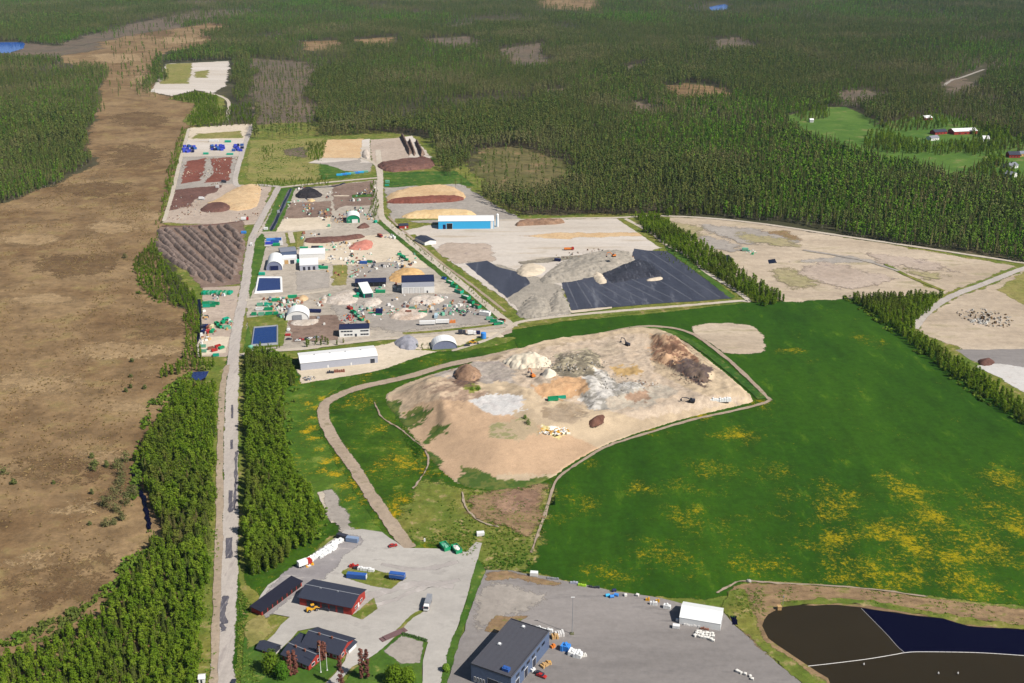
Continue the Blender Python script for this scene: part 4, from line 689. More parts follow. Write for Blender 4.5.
# ------------------------------------------------------------------ heaps and windrows
def hp(*a, **k): return heap(*a, **k)
hp('gravel_heap', 'grey chipping heap between the long hall and the arched shelter', 'gravel heap', [(392, 344), (398, 339), (410, 337), (418, 339), (419, 350), (404, 351)], 4.5, ground_mat('grey_chippings', A(150, 150, 160), A(168, 166, 174), A(130, 130, 140), big=.05, mid=.3, fine=1.2, contrast=.2), edge=7)
hp('brick_heap', 'red crushed brick heap on the pale gravel yard', 'brick heap', [(346, 249), (356, 243), (368, 240.5), (374, 243), (371, 250), (358, 251)], 4, M_brick, edge=9)
hp('chip_heap', 'tan wood chip heap behind the broad grey roofed hall', 'wood chip heap', [(386, 281), (394, 272), (404, 268), (420, 269), (427, 277), (402, 284)], 4, ground_mat('orange_chips', A(212, 170, 116), A(222, 184, 132), A(198, 156, 106), big=.05, mid=.2, fine=1., contrast=.15), edge=14)
hp('soil_bank', 'long dark soil bank at the back of the pale yard', 'soil heap', [(303, 243), (306, 239), (340, 238), (362, 235), (367, 238), (340, 242), (320, 244)], 3, M_dkbrown, edge=5)
hp('soil_heap', 'small dark soil heap right of the green fronted hall', 'soil heap', [(355, 229), (360, 225), (366, 224), (371, 227), (366, 229)], 3, M_dkbrown, edge=5)
hp('soil_heap', 'black soil heap at the top of the brown plots', 'soil heap', [(294, 197), (300, 191), (312, 190), (323, 194), (321, 198), (300, 199)], 5, M_black, edge=8)
hp('chip_heap', 'tiny yellow chip heap in front of the black soil', 'wood chip heap', [(306, 201), (313, 199), (316, 201), (311, 202.5)], 2, M_chip, edge=4)
hp('chip_heap', 'long yellow wood chip heap behind the sky blue hall', 'wood chip heap', [(399, 219), (408, 213), (430, 210.5), (466, 210), (477, 214), (474, 219), (430, 219)], 3.4, M_chip, edge=10)
hp('bark_heap', 'long tan and maroon bark heap along the grey pad', 'bark heap', [(384, 200), (392, 192), (420, 186), (450, 185), (468, 196), (462, 201), (420, 203), (396, 204)], 3, M_tan, edge=12)
hp('bark_heap', 'low maroon bark strip in front of the tan bark heap', 'bark heap', [(384, 204), (392, 199.5), (430, 197), (465, 197), (463, 202), (420, 204)], 3.4, M_red, edge=7)
hp('compost_heap', 'long dark brown compost heap beside the far green strip', 'compost heap', [(374, 166), (386, 163), (410, 160), (431, 158), (437, 168), (410, 171), (388, 173)], 5, M_dkbrown, edge=9)
hp('soil_heap', 'reddish brown low soil heap beside the sand on the western plot', 'soil heap', [(198, 211), (208, 204), (226, 203), (232, 208), (226, 212), (208, 213)], 3.5, M_dkbrown, edge=7)
hp('sand_heap', 'wide pale sand heap on the western plot', 'sand heap', [(204, 204), (214, 201), (230, 191), (245, 184), (262, 185), (260, 200), (256, 209), (230, 212), (226, 205)], 2.2, M_tan, edge=16)
hp('rubble_heap', 'broad white rubble heap left of the tilted canopy', 'rubble heap', [(322, 304), (330, 296), (345, 290), (356, 292), (360, 302), (345, 306)], 2.2, M_rubble, edge=8, rough=.6)
hp('rubble_heap', 'white stone spill in front of the tilted canopy', 'rubble heap', [(360, 306), (366, 299), (378, 298), (384, 303), (372, 308)], 2.4, M_rubble, edge=6, rough=.6)
hp('rubble_heap', 'small round white stone heap beside the office road', 'rubble heap', [(320, 303), (320, 298), (325, 296), (329, 300), (326, 304)], 2.6, M_rubble, edge=5)
hp('sand_heap', 'little tan sand heap beside the row of green containers', 'sand heap', [(296, 301), (298, 297), (306, 296), (310, 299), (304, 302)], 2.4, M_tan, edge=5)
hp('rubble_heap', 'mixed pale rubble heap in front of the broad grey roofed hall', 'rubble heap', [(406, 304), (412, 297), (430, 296), (446, 299), (440, 304), (420, 306)], 2.6, M_rubble, edge=5, rough=.7)
hp('rubble_heap', 'scattered brown and white scrap heap mid yard', 'rubble heap', [(386, 318), (396, 310), (420, 308), (430, 314), (420, 320), (400, 321)], 1.8, ground_mat('mixed_scrap', A(190, 168, 150), A(222, 208, 194), A(128, 100, 84), big=.1, mid=.5, fine=1.5, contrast=.4), edge=5, rough=.9)
hp('rubble_heap', 'white crushed stone apron in front of the white arched shelter', 'rubble heap', [(289, 325), (292, 321), (310, 320), (320, 319), (318, 324), (304, 327)], 1.6, M_rubble, edge=5)
hp('ash_heap', 'large grey ash hill overlapping the black liner', 'ash heap', [(536, 284), (548, 271), (566, 260), (590, 253), (612, 250), (630, 252), (636, 258), (632, 265), (614, 271), (596, 277), (562, 284)], 4.5, M_ash, edge=34, res=1.2, rough=.6, ns=.06)
hp('ash_heap', 'dark striped slope of liner covered ash beside the grey hill', 'ash heap', [(601, 274), (618, 265), (640, 259), (652, 264), (664, 276), (640, 279), (612, 284)], 2.6, M_linerdk, edge=24, res=1.2, soft=0, rough=.5)
hp('ramp', 'pale ramp of gravel running down onto the black liner', 'ramp', [(591, 274), (599, 271), (608, 282), (606, 284), (597, 285)], 2.4, M_beige, edge=8)
hp('berm', 'narrow pale berm at the foot of the dark striped slope', 'berm', [(645, 280), (660, 277), (664, 279), (660, 281), (648, 282)], 1.4, M_beige, edge=4)
for q, lab in (([(514, 318), (522, 303), (534, 295), (548, 300), (556, 312), (540, 318)], 'smooth grey cone heap at the left end of the big liner'), ([(545, 314), (552, 296), (560, 290), (568, 303), (571, 312)], 'grey cone heap touching the corner of the big liner')): hp('gravel_heap', lab, 'gravel heap', q, 4.5, M_ash, edge=18)
hp('gravel_heap', 'pale sandy heap between the two black liners', 'gravel heap', [(514, 273), (524, 264), (540, 265), (548, 270), (538, 276), (524, 278)], 3, M_beige, edge=8)
hp('log_stack', 'long brown log stack at the back of the white gravel yard', 'log stack', [(513, 227), (520, 222), (564, 220.5), (565, 224.5), (530, 226)], 4, M_clay, edge=4, rough=.5)
for q, lab in (([(400, 137), (404, 136.5), (412, 153), (409, 156)], 'dark log stack along the pink gravel field'), ([(408, 142), (411, 141), (416, 154), (414, 157)], 'dark log stack in the middle of the three'), ([(415, 143), (418, 142), (425, 155), (421, 158)], 'dark log stack nearest the wood edge')): hp('log_stack', lab, 'log stack', q, 6, ground_mat('bark_logs', A(140, 118, 104), A(96, 78, 72), A(180, 150, 126), big=.1, mid=.4, fine=1.2, contrast=.4), edge=3, soft=0)
hp('rubble_heap', 'white stone heap at the far left gravel strip', 'rubble heap', [(361, 158), (363, 150), (369, 150), (370, 160)], 3, M_rubble, edge=4)
wl = [(158, 250), (157, 243), (158, 236), (160, 230), (167, 229), (175, 228.5), (183, 228), (191, 227.5), (200, 227), (209, 226.5), (218, 226), (227, 225.5)]; wr = [(188, 270), (197, 276), (206, 281), (216, 283), (225, 283), (231, 280), (235, 275), (238, 269), (240, 263), (241, 256), (242, 250), (243, 243)]
for k in range(12):
    a = Vector(G(*wl[k])); b = Vector(G(*wr[k])); d = (b - a).normalized(); n = Vector((-d.y, d.x)) * 4.6; q = random.Random(k); ax = [a.lerp(b, t) + n * q.uniform(-.45, .45) for t in (0, .2, .4, .6, .8, 1)]; m = [v + n * q.uniform(.55, 1.1) for v in ax] + [v - n * q.uniform(.55, 1.1) for v in ax[::-1]]
    hp('compost_windrow', 'grey brown bark windrow in the field of long parallel rows', 'windrow', [tuple(v) for v in m], 3.4, M_greyrow, edge=4, rough=.5, ns=.25, world=True, seed=k, group='bark windrows on the western plot')
hp('sand_heap', 'bright white sand heap at the top of the landfill', 'sand heap', GP([(499, 367), (511, 361), (526, 358), (541, 360), (554, 366), (551, 373), (524, 376)], 6), 9, M_whitesand, edge=15, world=True)
for o in COL.objects:
    if o.get('label') == 'bright white sand heap at the top of the landfill': o.location.z = HZ(*o.location[:2]) - .6
o = hp('sand_heap', 'smaller cream sand heap beside the orange excavator', 'sand heap', GP([(540, 389), (543, 381), (550, 379), (556, 382), (556, 388), (548, 391)], 6), 5, M_whitesand, edge=7, world=True); o.location.z = HZ(*o.location[:2]) - .3
o = hp('soil_heap', 'narrow dark brown soil heap on the sandy landfill floor', 'soil heap', GP([(588, 425), (591, 420), (600, 417), (606, 417), (602, 424), (594, 427)], 6), 3.2, ground_mat('dark_soil', A(104, 72, 60), A(126, 90, 76), A(86, 60, 54), big=.1, mid=.4, fine=1.2, contrast=.3), edge=4, world=True); o.location.z = HZ(*o.location[:2]) - .2
o = hp('soil_heap', 'grey brown soil mound on the left of the landfill', 'soil heap', GP([(454, 386), (458, 377), (468, 374), (478, 378), (482, 386), (470, 391)], 6), 4.5, M_clay, edge=8, rough=.5, world=True); o.location.z = HZ(*o.location[:2]) - .5
# ------------------------------------------------------------------ containers, vehicles and goods
ORD = ['first', 'second', 'third', 'fourth', 'fifth', 'sixth', 'seventh', 'eighth', 'ninth', 'tenth', 'eleventh', 'twelfth', 'thirteenth', 'fourteenth', 'fifteenth', 'sixteenth', 'seventeenth', 'eighteenth']
MC = {}
def cached(key, f):
    if key not in MC: MC[key] = f()
    return MC[key]
def part(name, me, parent, loc=(0, 0, 0), rz=0):
    o = bpy.data.objects.new(name, me); COL.objects.link(o); o.parent = parent; o.location = loc; o.rotation_euler.z = rz; return o
def skip_mesh(L, w, h, mat):
    b = MB(); t = .12; b.box(-L / 2, L / 2, -w / 2, w / 2, .25, .4)
    b.box(-L / 2, L / 2, -w / 2, -w / 2 + t, .4, h); b.box(-L / 2, L / 2, w / 2 - t, w / 2, .4, h); b.box(-L / 2, -L / 2 + t, -w / 2 + t, w / 2 - t, .4, h); b.box(L / 2 - t, L / 2, -w / 2 + t, w / 2 - t, .4, h)
    n = int(L / .9)
    for k in range(n + 1):
        x = -L / 2 + .05 + (L - .2) * k / n
        b.box(x, x + .12, -w / 2 - .1, -w / 2 - .001, .4, h); b.box(x, x + .12, w / 2 + .001, w / 2 + .1, .4, h)
    b.box(-L / 2, L / 2, -w / 2 - .13, -w / 2 + t + .03, h + .005, h + .14); b.box(-L / 2, L / 2, w / 2 - t - .03, w / 2 + .13, h + .005, h + .14); b.box(-L / 2, L / 2, -.6, -.4, .02, .245); b.box(-L / 2, L / 2, .4, .6, .02, .245)
    return b.mesh('skip_body', mat)
def skip(px, py, ang, mat, label, L=6., w=2.5, h=2.2, load=None, group=None, z=None):
    if z == 'pit': x, y, z = GL(px, py)
    else: x, y = G(px, py, z or 0)
    r = empty('roll_off_skip', label, 'skip', x, y, math.radians(ang), group, z or 0)
    part('body', cached(('s', L, w, h, mat.name), lambda: skip_mesh(L, w, h, mat)), r)
    def ld():
        b = MB(); b.blob(0, 0, h * .75, L * .47, w * .44, .9, 12, 6, .2); return b.mesh('load', load)
    if load: part('load', cached(('l', L, w, h, load.name), ld), r)
    return r
def cont_mesh(L, w, h, mat):
    b = MB(); b.box(-L / 2, L / 2, -w / 2, w / 2, .12, h); n = int(L / .55)
    for k in range(n):
        x = -L / 2 + .15 + (L - .3) * k / n
        b.box(x, x + .25, -w / 2 - .05, -w / 2 - .001, .3, h - .2); b.box(x, x + .25, w / 2 + .001, w / 2 + .05, .3, h - .2)
    for x in (-L / 2 - .04, L / 2 - .12):
        for y in (-w / 2 - .04, w / 2 - .12): b.box(x, x + .16, y, y + .16, .0, h + .06)
    return b.mesh('container_body', mat)
def door_mesh(w, h, mat):
    b = MB(); b.box(0, .06, -w / 2 + .15, -.02, .25, h - .15); b.box(0, .06, .02, w / 2 - .15, .25, h - .15)
    for y in (-.5, -.3, .3, .5): b.tube((.1, y, .3), (.1, y, h - .2), .04, n=5)
    return b.mesh('door', mat)
def container(px, py, ang, mat, label, L=6.1, w=2.45, h=2.6, group=None, dmat=None, z=0, cat='container'):
    x, y = G(px, py, z); r = empty('shipping_container', label, cat, x, y, math.radians(ang), group, z)
    part('body', cached(('c', L, w, h, mat.name), lambda: cont_mesh(L, w, h, mat)), r)
    dm = dmat or mat; part('door', cached(('d', w, h, dm.name), lambda: door_mesh(w, h, dm)), r, (L / 2 + .005, 0, 0))
    return r
def wheel_mesh(r, w, mat=None):
    b = MB(); b.tube((0, -w / 2, 0), (0, w / 2, 0), r, n=14); b.cur = 1; b.tube((0, -w / 2 - .01, 0), (0, w / 2 + .01, 0), r * .5, n=10); return b.mesh('wheel', [P_black, P_grey])
def wheels(r, pts, rad, w):
    for x, y in pts: part('wheel', cached(('w', rad, w), lambda: wheel_mesh(rad, w)), r, (x, y, rad))
def car(px, py, ang, mat, label, van=False, group=None):
    x, y = G(px, py); r = empty('van' if van else 'parked_car', label, 'van' if van else 'car', x, y, math.radians(ang), group)
    def body():
        b = MB(); L = 2.3; b.prism([(-L, .35), (L, .35), (L, .8), (L * .93, .9), (1.0, 1.0), (-2.1, 1.0), (-L, .85)] if not van else [(-L - .2, .4), (L, .4), (L, 1.0), (1.6, 1.15), (1.0, 2.05), (-L - .2, 2.1)], -.88, .88, 'y'); return b.mesh('body', mat)
    def cab():
        b = MB(); b.prism([(-1.9, 1.0), (1.0, 1.0), (.35, 1.45), (-1.4, 1.47)], -.78, .78, 'y'); return b.mesh('cabin', P_glass)
    def roof():
        b = MB(); b.box(-1.35, .3, -.74, .74, 1.475, 1.52); return b.mesh('roof', mat)
    part('body', cached(('cb', van, mat.name), body), r)
    if van: b = MB(); b.prism([(1.58, 1.19), (1.04, 2.0), (1.1, 2.03), (1.66, 1.2)], -.8, .8, 'y'); b.build('windscreen', P_glass, r)
    else: part('cabin', cached(('cc',), cab), r); part('roof', cached(('cr', mat.name), roof), r)
    wheels(r, [(-1.4, -.8), (-1.4, .8), (1.4, -.8), (1.4, .8)], .34, .24); return r
def truck(px, py, ang, cabm, boxm, label, L=9., tip=False, z=0):
    x, y = G(px, py, z); r = empty('truck', label, 'truck', x, y, math.radians(ang), None, z); b = MB(); f = L / 2
    b.prism([(f - 2.3, .7), (f, .7), (f, 1.9), (f - .25, 3.1), (f - 2.3, 3.2)], -1.2, 1.2, 'y'); b.build('cab', cabm, r)
    b = MB(); b.prism([(f + .02, 1.75), (f + .05, 1.8), (f - .2, 2.95), (f - .25, 2.9)], -1.1, 1.1, 'y'); b.build('windscreen', P_glass, r)
    b = MB(); b.box(-f, f - .3, -.45, .45, .65, 1.0); b.build('chassis', P_dark, r)
    b = MB()
    if tip: b.box(-f, f - 2.6, -1.2, 1.2, 1.1, 1.3); b.box(-f, f - 2.6, -1.2, -1.08, 1.3, 2.5); b.box(-f, f - 2.6, 1.08, 1.2, 1.3, 2.5); b.box(-f, -f + .12, -1.08, 1.08, 1.3, 2.5); b.box(f - 2.75, f - 2.6, -1.08, 1.08, 1.3, 2.9)
    else: b.box(-f, f - 2.5, -1.25, 1.25, 1.05, 3.6)
    b.build('body', boxm, r); wheels(r, [(-f + 1.2, -1), (-f + 1.2, 1), (-f + 2.5, -1), (-f + 2.5, 1), (f - 1.4, -1), (f - 1.4, 1)], .5, .34)
    for s in (-1, 1): b = MB(); b.box(f - .15, f + .05, s * 1.35 - .1, s * 1.35 + .1, 2.1, 2.7); b.build('mirror', P_redsteel, r)
    return r
def trailer(px, py, ang, mat, label, L=12., endm=None, group=None):
    x, y = G(px, py); r = empty('semi_trailer', label, 'trailer', x, y, math.radians(ang), group); b = MB(); b.box(-L / 2, L / 2, -1.25, 1.25, 1.15, 3.8); b.build('body', mat, r)
    b = MB(); b.box(-L / 2, L / 2 - .3, -.5, .5, .8, 1.14); b.tube((L / 2 - 2.5, -.8, 0), (L / 2 - 2.5, -.8, 1.1), .09); b.tube((L / 2 - 2.5, .8, 0), (L / 2 - 2.5, .8, 1.1), .09); b.build('chassis', P_dark, r)
    if endm: b = MB(); b.box(-L / 2 - .06, -L / 2 - .003, -1.2, 1.2, 1.2, 3.7); b.build('tailgate', endm, r)
    wheels(r, [(-L / 2 + 1 + 1.3 * k, s) for k in range(3) for s in (-1, 1)], .5, .36); return r
def loader(px, py, ang, label):
    x, y = G(px, py); r = empty('wheel_loader', label, 'wheel loader', x, y, math.radians(ang)); b = MB(); b.box(-3.4, -.6, -.9, .9, .8, 2.1, .15, .1); b.box(-.6, 1.6, -.55, .55, .8, 1.7); b.build('body', P_yellow, r)
    b = MB(); b.box(-1.1, .5, -.75, .75, 2.11, 3.3, .1, .08); b.build('cab', P_glass, r); b = MB(); b.box(-1.1, .5, -.8, .8, 3.31, 3.45); b.build('roof', P_yellow, r)
    b = MB()
    for s in (-.5, .5): b.tube((1.2, s, 1.7), (3.2, s, .8), .16, n=6)
    b.build('lifting_arm', P_yellow, r); b = MB(); b.prism([(3.1, .2), (4.3, .05), (4.3, .15), (3.3, .5), (3.3, 1.2), (3.1, 1.3)], -1.35, 1.35, 'y'); b.build('bucket', P_dark, r); wheels(r, [(-2.2, -1.05), (-2.2, 1.05), (1.3, -1.05), (1.3, 1.05)], .75, .55); return r
def excavator(px, py, ang, mat, label, pit=False, reach=1.):
    if pit: x, y, z = GL(px, py)
    else: (x, y), z = G(px, py), 0
    r = empty('excavator', label, 'excavator', x, y, math.radians(ang), None, z)
    for s in (-1, 1): b = MB(); b.prism([(-2.1, .15), (-1.7, 0), (1.7, 0), (2.1, .15), (2.1, .7), (1.7, .9), (-1.7, .9), (-2.1, .7)], s * 1.1 - .3, s * 1.1 + .3, 'y'); b.build('track', P_black, r)
    b = MB(); b.box(-2.4, 1.1, -1.3, 1.3, 1.0, 2.3, .1, .1); b.build('body', mat, r); b = MB(); b.box(-.4, 1.2, .3, 1.25, 2.31, 3.3, .12, .05); b.build('cab', P_glass, r)
    b = MB(); p = [(1., -.3, 1.8), (3.4, -.3, 4.8 * reach), (6.4, -.3, 4.6 * reach)]; b.tube(p[0], p[1], .34, .3, 6); b.tube(p[1], p[2], .3, .22, 6); b.build('boom', mat, r); b = MB(); b.tube(p[2], (7.2, -.3, 1.6), .24, .18, 6); b.build('arm', mat, r); b = MB(); b.prism([(6.4, .6), (7.4, .3), (7.7, 1.2), (7.2, 1.7), (6.6, 1.4)], -.9, .3, 'y'); b.build('bucket', P_dark, r); return r
def boxpile(name, label, cat, px, py, ang, L, w, h, mat, n=6, group=None, z=None, jit=.25, cap=None):
    """stacked goods: several bevelled blocks of unequal size on one footprint"""
    if z == 'pit': x, y, z = GL(px, py)
    else: x, y = G(px, py, z or 0)
    b = MB()
    for k in range(n):
        u = -L / 2 + L * (k + .5) / n; hh = h * random.uniform(1 - jit, 1 + jit * .4); ww = w * random.uniform(1 - jit, 1); d = L / n * .47; dx = random.uniform(-.1, .1) * w
        b.box(u - d, u + d, dx - ww / 2, dx + ww / 2, 0, hh, .07, .07)
        if k % 3 == 1: b.box(u - d * .7, u + d * .7, dx - ww * .3, dx + ww * .3, hh + .003, hh + .35 * h, .06, .06)
    o = b.build(name, mat); o.location = (x, y, z or 0); o.rotation_euler.z = math.radians(ang); return tag(o, label, cat, group)
def bags(label, pts, group, mat=P_bag, s=.95):
    def m():
        b = MB(); b.box(-.5, .5, -.5, .5, 0, 1.0, -.06, -.06); b.box(-.55, .55, -.55, .55, 1.003, 1.12, .25, .25); return b.mesh('bulk_bag', mat)
    for k, (px, py) in enumerate(pts):
        o = bpy.data.objects.new('bulk_bag', cached(('bag', mat.name), m)); COL.objects.link(o); x, y = G(px, py); o.location = (x, y, 0); o.scale = (s * random.uniform(1.1, 1.5),) * 2 + (s * random.uniform(1., 1.3),); o.rotation_euler.z = random.uniform(0, 1.5); tag(o, label, 'bulk bag', group)
def debris(name, label, cat, px, py, rx, ry, n, mats, h=1.2, z=None):
    """a heap of mixed pieces that nobody sorts: slabs, planks and lumps"""
    b = MB(); x, y = (GL(px, py)[:2] if z == 'pit' else G(px, py)); zz = GL(px, py)[2] if z == 'pit' else 0
    sc = .6 if name == 'rubble_pile' else 1.
    for k in range(n):
        a = random.uniform(0, 6.3); q = random.random() ** .6; b.cur = random.randrange(len(mats)); b.at(math.cos(a) * q * rx, math.sin(a) * q * ry, 0, random.uniform(0, 3))
        l, w, t = random.uniform(.6, 2.6) * sc, random.uniform(.4, 1.4) * sc, random.uniform(.3, 1.) * h * (1.3 - q) * sc; b.box(-l / 2, l / 2, -w / 2, w / 2, -.05, t, .1, .1)
    o = b.build(name, mats); o.location = (x, y, zz); return tag(o, label, cat)
# --- near end: yard of the red garage
loader(313.5, 611.5, 25, 'yellow wheel loader parked in front of the red garage')
car(326, 611, 160, P_dark, 'dark grey car parked by the red garage front')
car(306, 599, 20, P_white, 'white van half under the eaves of the red garage', True)
truck(428, 607, -97, P_white, P_grey, 'grey and white lorry driving on the pale paved yard', 10)
b = MB(); b.box(-5, 5, -1.6, 1.6, .05, .5); b.box(-7, -5.01, -1.6, 1.6, .02, .3, .3, 0); b.box(5.01, 7, -1.6, 1.6, .02, .3, .3, 0); o = b.build('weighbridge', paint('brown_deck', A(120, 92, 92), .8, .2)); o.location = (*G(393.5, 636), 0); o.rotation_euler.z = math.radians(38); tag(o, 'brown weighbridge deck at the corner of the lawn', 'weighbridge')
a = G(402, 634.5); c = G(427, 642); b = MB(); L = math.dist(a, c)
for k in range(16): b.blob(-L / 2 + L * (k + .5) / 16, random.uniform(-.2, .2), .5, L / 22, .9, .8, 7, 5, .3)
o = b.build('hedge', paint('hedge_leaves', A(58, 84, 36), .9, .4)); o.location = ((a[0] + c[0]) / 2, (a[1] + c[1]) / 2, 0); o.rotation_euler.z = math.atan2(c[1] - a[1], c[0] - a[0]); tag(o, 'clipped low hedge along the top of the small lawn', 'hedge')
car(393, 547.5, 20, P_redsteel, 'small red car parked at the mouth of the dirt road')
container(357, 579, -9, P_blue, 'long blue container on the grass island', 10, dmat=P_white)
trailer(397.5, 580.5, -12, P_blue, 'blue lorry trailer with orange tail at the tip of the grass island', 8, P_orange)
b = MB(); b.box(-4, 4, -1.26, 1.26, 0, .12); o = b.build('tarpaulin', P_white); o.parent = None; x, y = G(397.5, 580.5); o.location = (x, y, 3.82); o.rotation_euler.z = math.radians(-12); tag(o, 'white tarpaulin cover on top of the blue trailer', 'tarpaulin')
boxpile('pallet_stack', 'red and dark crates behind the long blue container', 'crates', 354, 568.5, -15, 5, 2, 1.6, P_redsteel, 4); boxpile('pallet_stack', 'white wrapped crates behind the long blue container', 'crates', 366, 571.5, -12, 9, 2, 1.5, P_white, 6); boxpile('pallet_stack', 'dark crates beside the long blue container', 'crates', 359, 570.5, -14, 6, 1.6, 1.3, P_dark, 4)
# wrapped bale wall
p = [(308, 563), (345, 540)]; grp = 'white wrapped bales along the wood edge'
def bale():
    b = MB(); b.tube((-.75, 0, .7), (.75, 0, .7), .78, n=12); return b.mesh('wrapped_bale', P_fabric)
bm_ = bale()
for k in range(22):
    t = k / 21
    for q in range(2 + (6 < k < 17)):
        px, py = 305 + 36 * t + q * 1.9, 563.5 - 23 * t + q * 1.6
        o = bpy.data.objects.new('wrapped_bale', bm_); COL.objects.link(o); x, y = G(px + random.uniform(-.4, .4), py); o.location = (x, y, 0); o.rotation_euler.z = random.uniform(0, 3); s = random.uniform(.9, 1.25); o.scale = (s, s, s); tag(o, 'white wrapped bale in the long row along the wood edge', 'bale', grp)
truck(305, 566.5, 37, P_redsteel, P_fabric, 'lorry with white box and red cab at the end of the bale row', 7.5)
debris('scrap_pile', 'yellow and pink junk pile beside the red cabbed lorry', 'scrap pile', 309.5, 565.5, 1.8, 2.2, 14, [P_yellow, P_redsteel, P_white], 1.4)
container(352.5, 542.5, -14, paint('pale_blue_steel', A(140, 160, 190), .5, .1), 'pale blue grey container at the top of the bale row', 6.6); container(342.5, 539.5, -25, P_dark, 'dark container behind the pale blue grey one', 6)
skip(445, 549, -62, P_green, 'open green skip with tan rubbish, left of the pair by the yard', 6.8, 3.4, 2.6, load=P_mint); skip(456.5, 551.5, -62, P_green, 'open green skip with white rubbish, right of the pair by the yard', 6.8, 3.4, 2.6, load=P_bag)
container(480.5, 535.5, 8, P_white, 'small white container on the grass beyond the paved yard', 4, 2.4, 2); boxpile('kiosk', 'small white cabinet standing at the yard edge by the track', 'cabinet', 424.7, 541.5, 0, .9, .9, 1.7, P_white, 1)
# goods by the hall
boxpile('wrapped_goods', 'white wrapped goods lined along the back wall of the grey hall', 'wrapped goods', 539.5, 631, -19, 13, 1.4, 1.6, P_fabric, 9); boxpile('wrapped_goods', 'beige crates stacked off the back corner of the grey hall', 'crates', 559.5, 636, 10, 4.4, 4, 1.6, P_offwhite, 4); boxpile('wrapped_goods', 'brown and beige crates near the grey hall corner', 'crates', 555, 639, 10, 3.2, 3, 1.9, P_wood, 3)
boxpile('wrapped_goods', 'orange crates against the side of the grey hall', 'crates', 553, 648.5, 40, 2.4, 1.6, 1.4, P_orange, 3); boxpile('wrapped_goods', 'blue wrapped stack on the asphalt by the grey hall', 'wrapped stack', 565.5, 651, -25, 4, 3.6, 2.8, P_sky, 3, jit=.12); boxpile('wrapped_goods', 'large white wrapped stack right of the blue one', 'wrapped stack', 575.5, 656, -22, 6.4, 4.4, 2., P_fabric, 5); boxpile('wrapped_goods', 'small white bundles at the end of the white wrapped stack', 'bundles', 584, 657, 15, 2.4, 2, .9, P_bag, 3)
boxpile('timber_pallets', 'yellow timber pallets along the side of the grey hall', 'pallets', 545.5, 666.5, 40, 5, 2.6, 1.3, P_wood, 6); boxpile('timber_pallets', 'bright orange timber pallets at the side of the grey hall', 'pallets', 549, 664.5, 20, 2, 2, .9, P_yellow, 3); car(539, 675.5, -25, P_dark, 'dark car parked close to the grey hall gates'); boxpile('wrapped_goods', 'white boxes at the gate of the grey hall', 'boxes', 533, 672, 45, 2.5, 1.5, 1.2, P_white, 3); car(541.5, 678, -30, P_redsteel, 'red car right beside the dark car at the grey hall')
r = empty('light_mast', 'tall slim light mast standing on the asphalt behind the grey hall', 'light mast', *G(572, 635)); b = MB(); b.tube((0, 0, .5), (0, 0, 20), .16, .09, 8); b.build('pole', P_grey, r); b = MB(); b.box(-.9, .9, -.9, .9, 0, .5, .1, .1); b.build('base', paint('mossy_concrete', A(112, 112, 78), .9, .3), r); b = MB(); b.box(-.9, .9, -.15, .15, 20, 20.25); b.build('lamp', P_white, r)
# field edge row
container(534, 576.5, -8, P_white, 'small white container first in the row along the field edge', 3.8, 2.3, 2.1)
boxpile('pipe_stack', 'grey pipe bundle in the row along the field edge, left part', 'pipes', 553, 580.2, -12, 6, 1.2, .8, P_grey, 5); boxpile('pipe_stack', 'pale grey panels in the row along the field edge', 'panels', 574, 584.3, -12, 4, 1.6, .9, paint('pale_panel', A(176, 178, 196), .6, .1), 3); boxpile('pipe_stack', 'lime green pallets in the field edge row', 'pallets', 582, 586.8, -14, 4.2, 1.6, .9, P_lime, 4); boxpile('pipe_stack', 'dark junk row beside the lime pallets', 'junk', 594, 588.7, -10, 5.6, 1.4, 1., P_dark, 6, jit=.6)
for (px, py, mt, lb) in ((607.5, 597.5, P_cyan, 'light blue tank left of the small cluster by the field'), (611.8, 598.6, P_sky, 'blue tank in the middle of the small cluster by the field'), (616.3, 597, P_sky, 'sky blue tank right of the small cluster by the field'), (614, 592.5, P_navy, 'navy tank behind the small blue cluster by the field')):
    o = MB().tube((-1, 0, .75), (1, 0, .75), .75, n=12).box(-1, -.7, -.6, .6, 0, .2).box(.7, 1, -.6, .6, 0, .2).build('tank', mt); o.location = (*G(px, py), 0); o.rotation_euler.z = random.uniform(-.4, .2); tag(o, lb, 'tank')
bags('pair of white bulk bags at the field edge right of the blue tanks', [(625.4, 597), (637.3, 597)], 'lone bulk bags at the field edge')
boxpile('pallet_stack', 'yellow sacks on pallets at the field edge', 'sacks', 647.5, 601.5, -14, 2, 1.4, 1.3, P_yellow, 2); boxpile('pallet_stack', 'yellow and white sacks next to the white stack at the field edge', 'sacks', 657.5, 602.7, -14, 2, 1.2, 1.2, P_yellow, 2); boxpile('pallet_stack', 'white stacked bags left of the fabric hall', 'bags', 653.5, 605.8, -14, 3.6, 1.6, 1.7, P_white, 3); boxpile('pallet_stack', 'broad white stack of bags beside the fabric hall shadow', 'bags', 667, 609, -20, 3.6, 2.4, 1.9, P_fabric, 3)
container(676, 629, -12, P_white, 'small white box container in front of the fabric hall', 3.2, 2, 1.7); boxpile('pallet_stack', 'little white crate at the fabric hall corner', 'crate', 677, 622.5, -12, 1.4, 1.2, 1.4, P_white, 1); boxpile('pallet_stack', 'low white bundles along the fabric hall side', 'bundles', 694, 627.5, -14, 10, 1.1, .8, P_offwhite, 9, jit=.5); boxpile('pallet_stack', 'brown crates between the fabric hall and the bulk bags', 'crates', 704.5, 630.5, -14, 4, 1, .9, P_rust, 4)
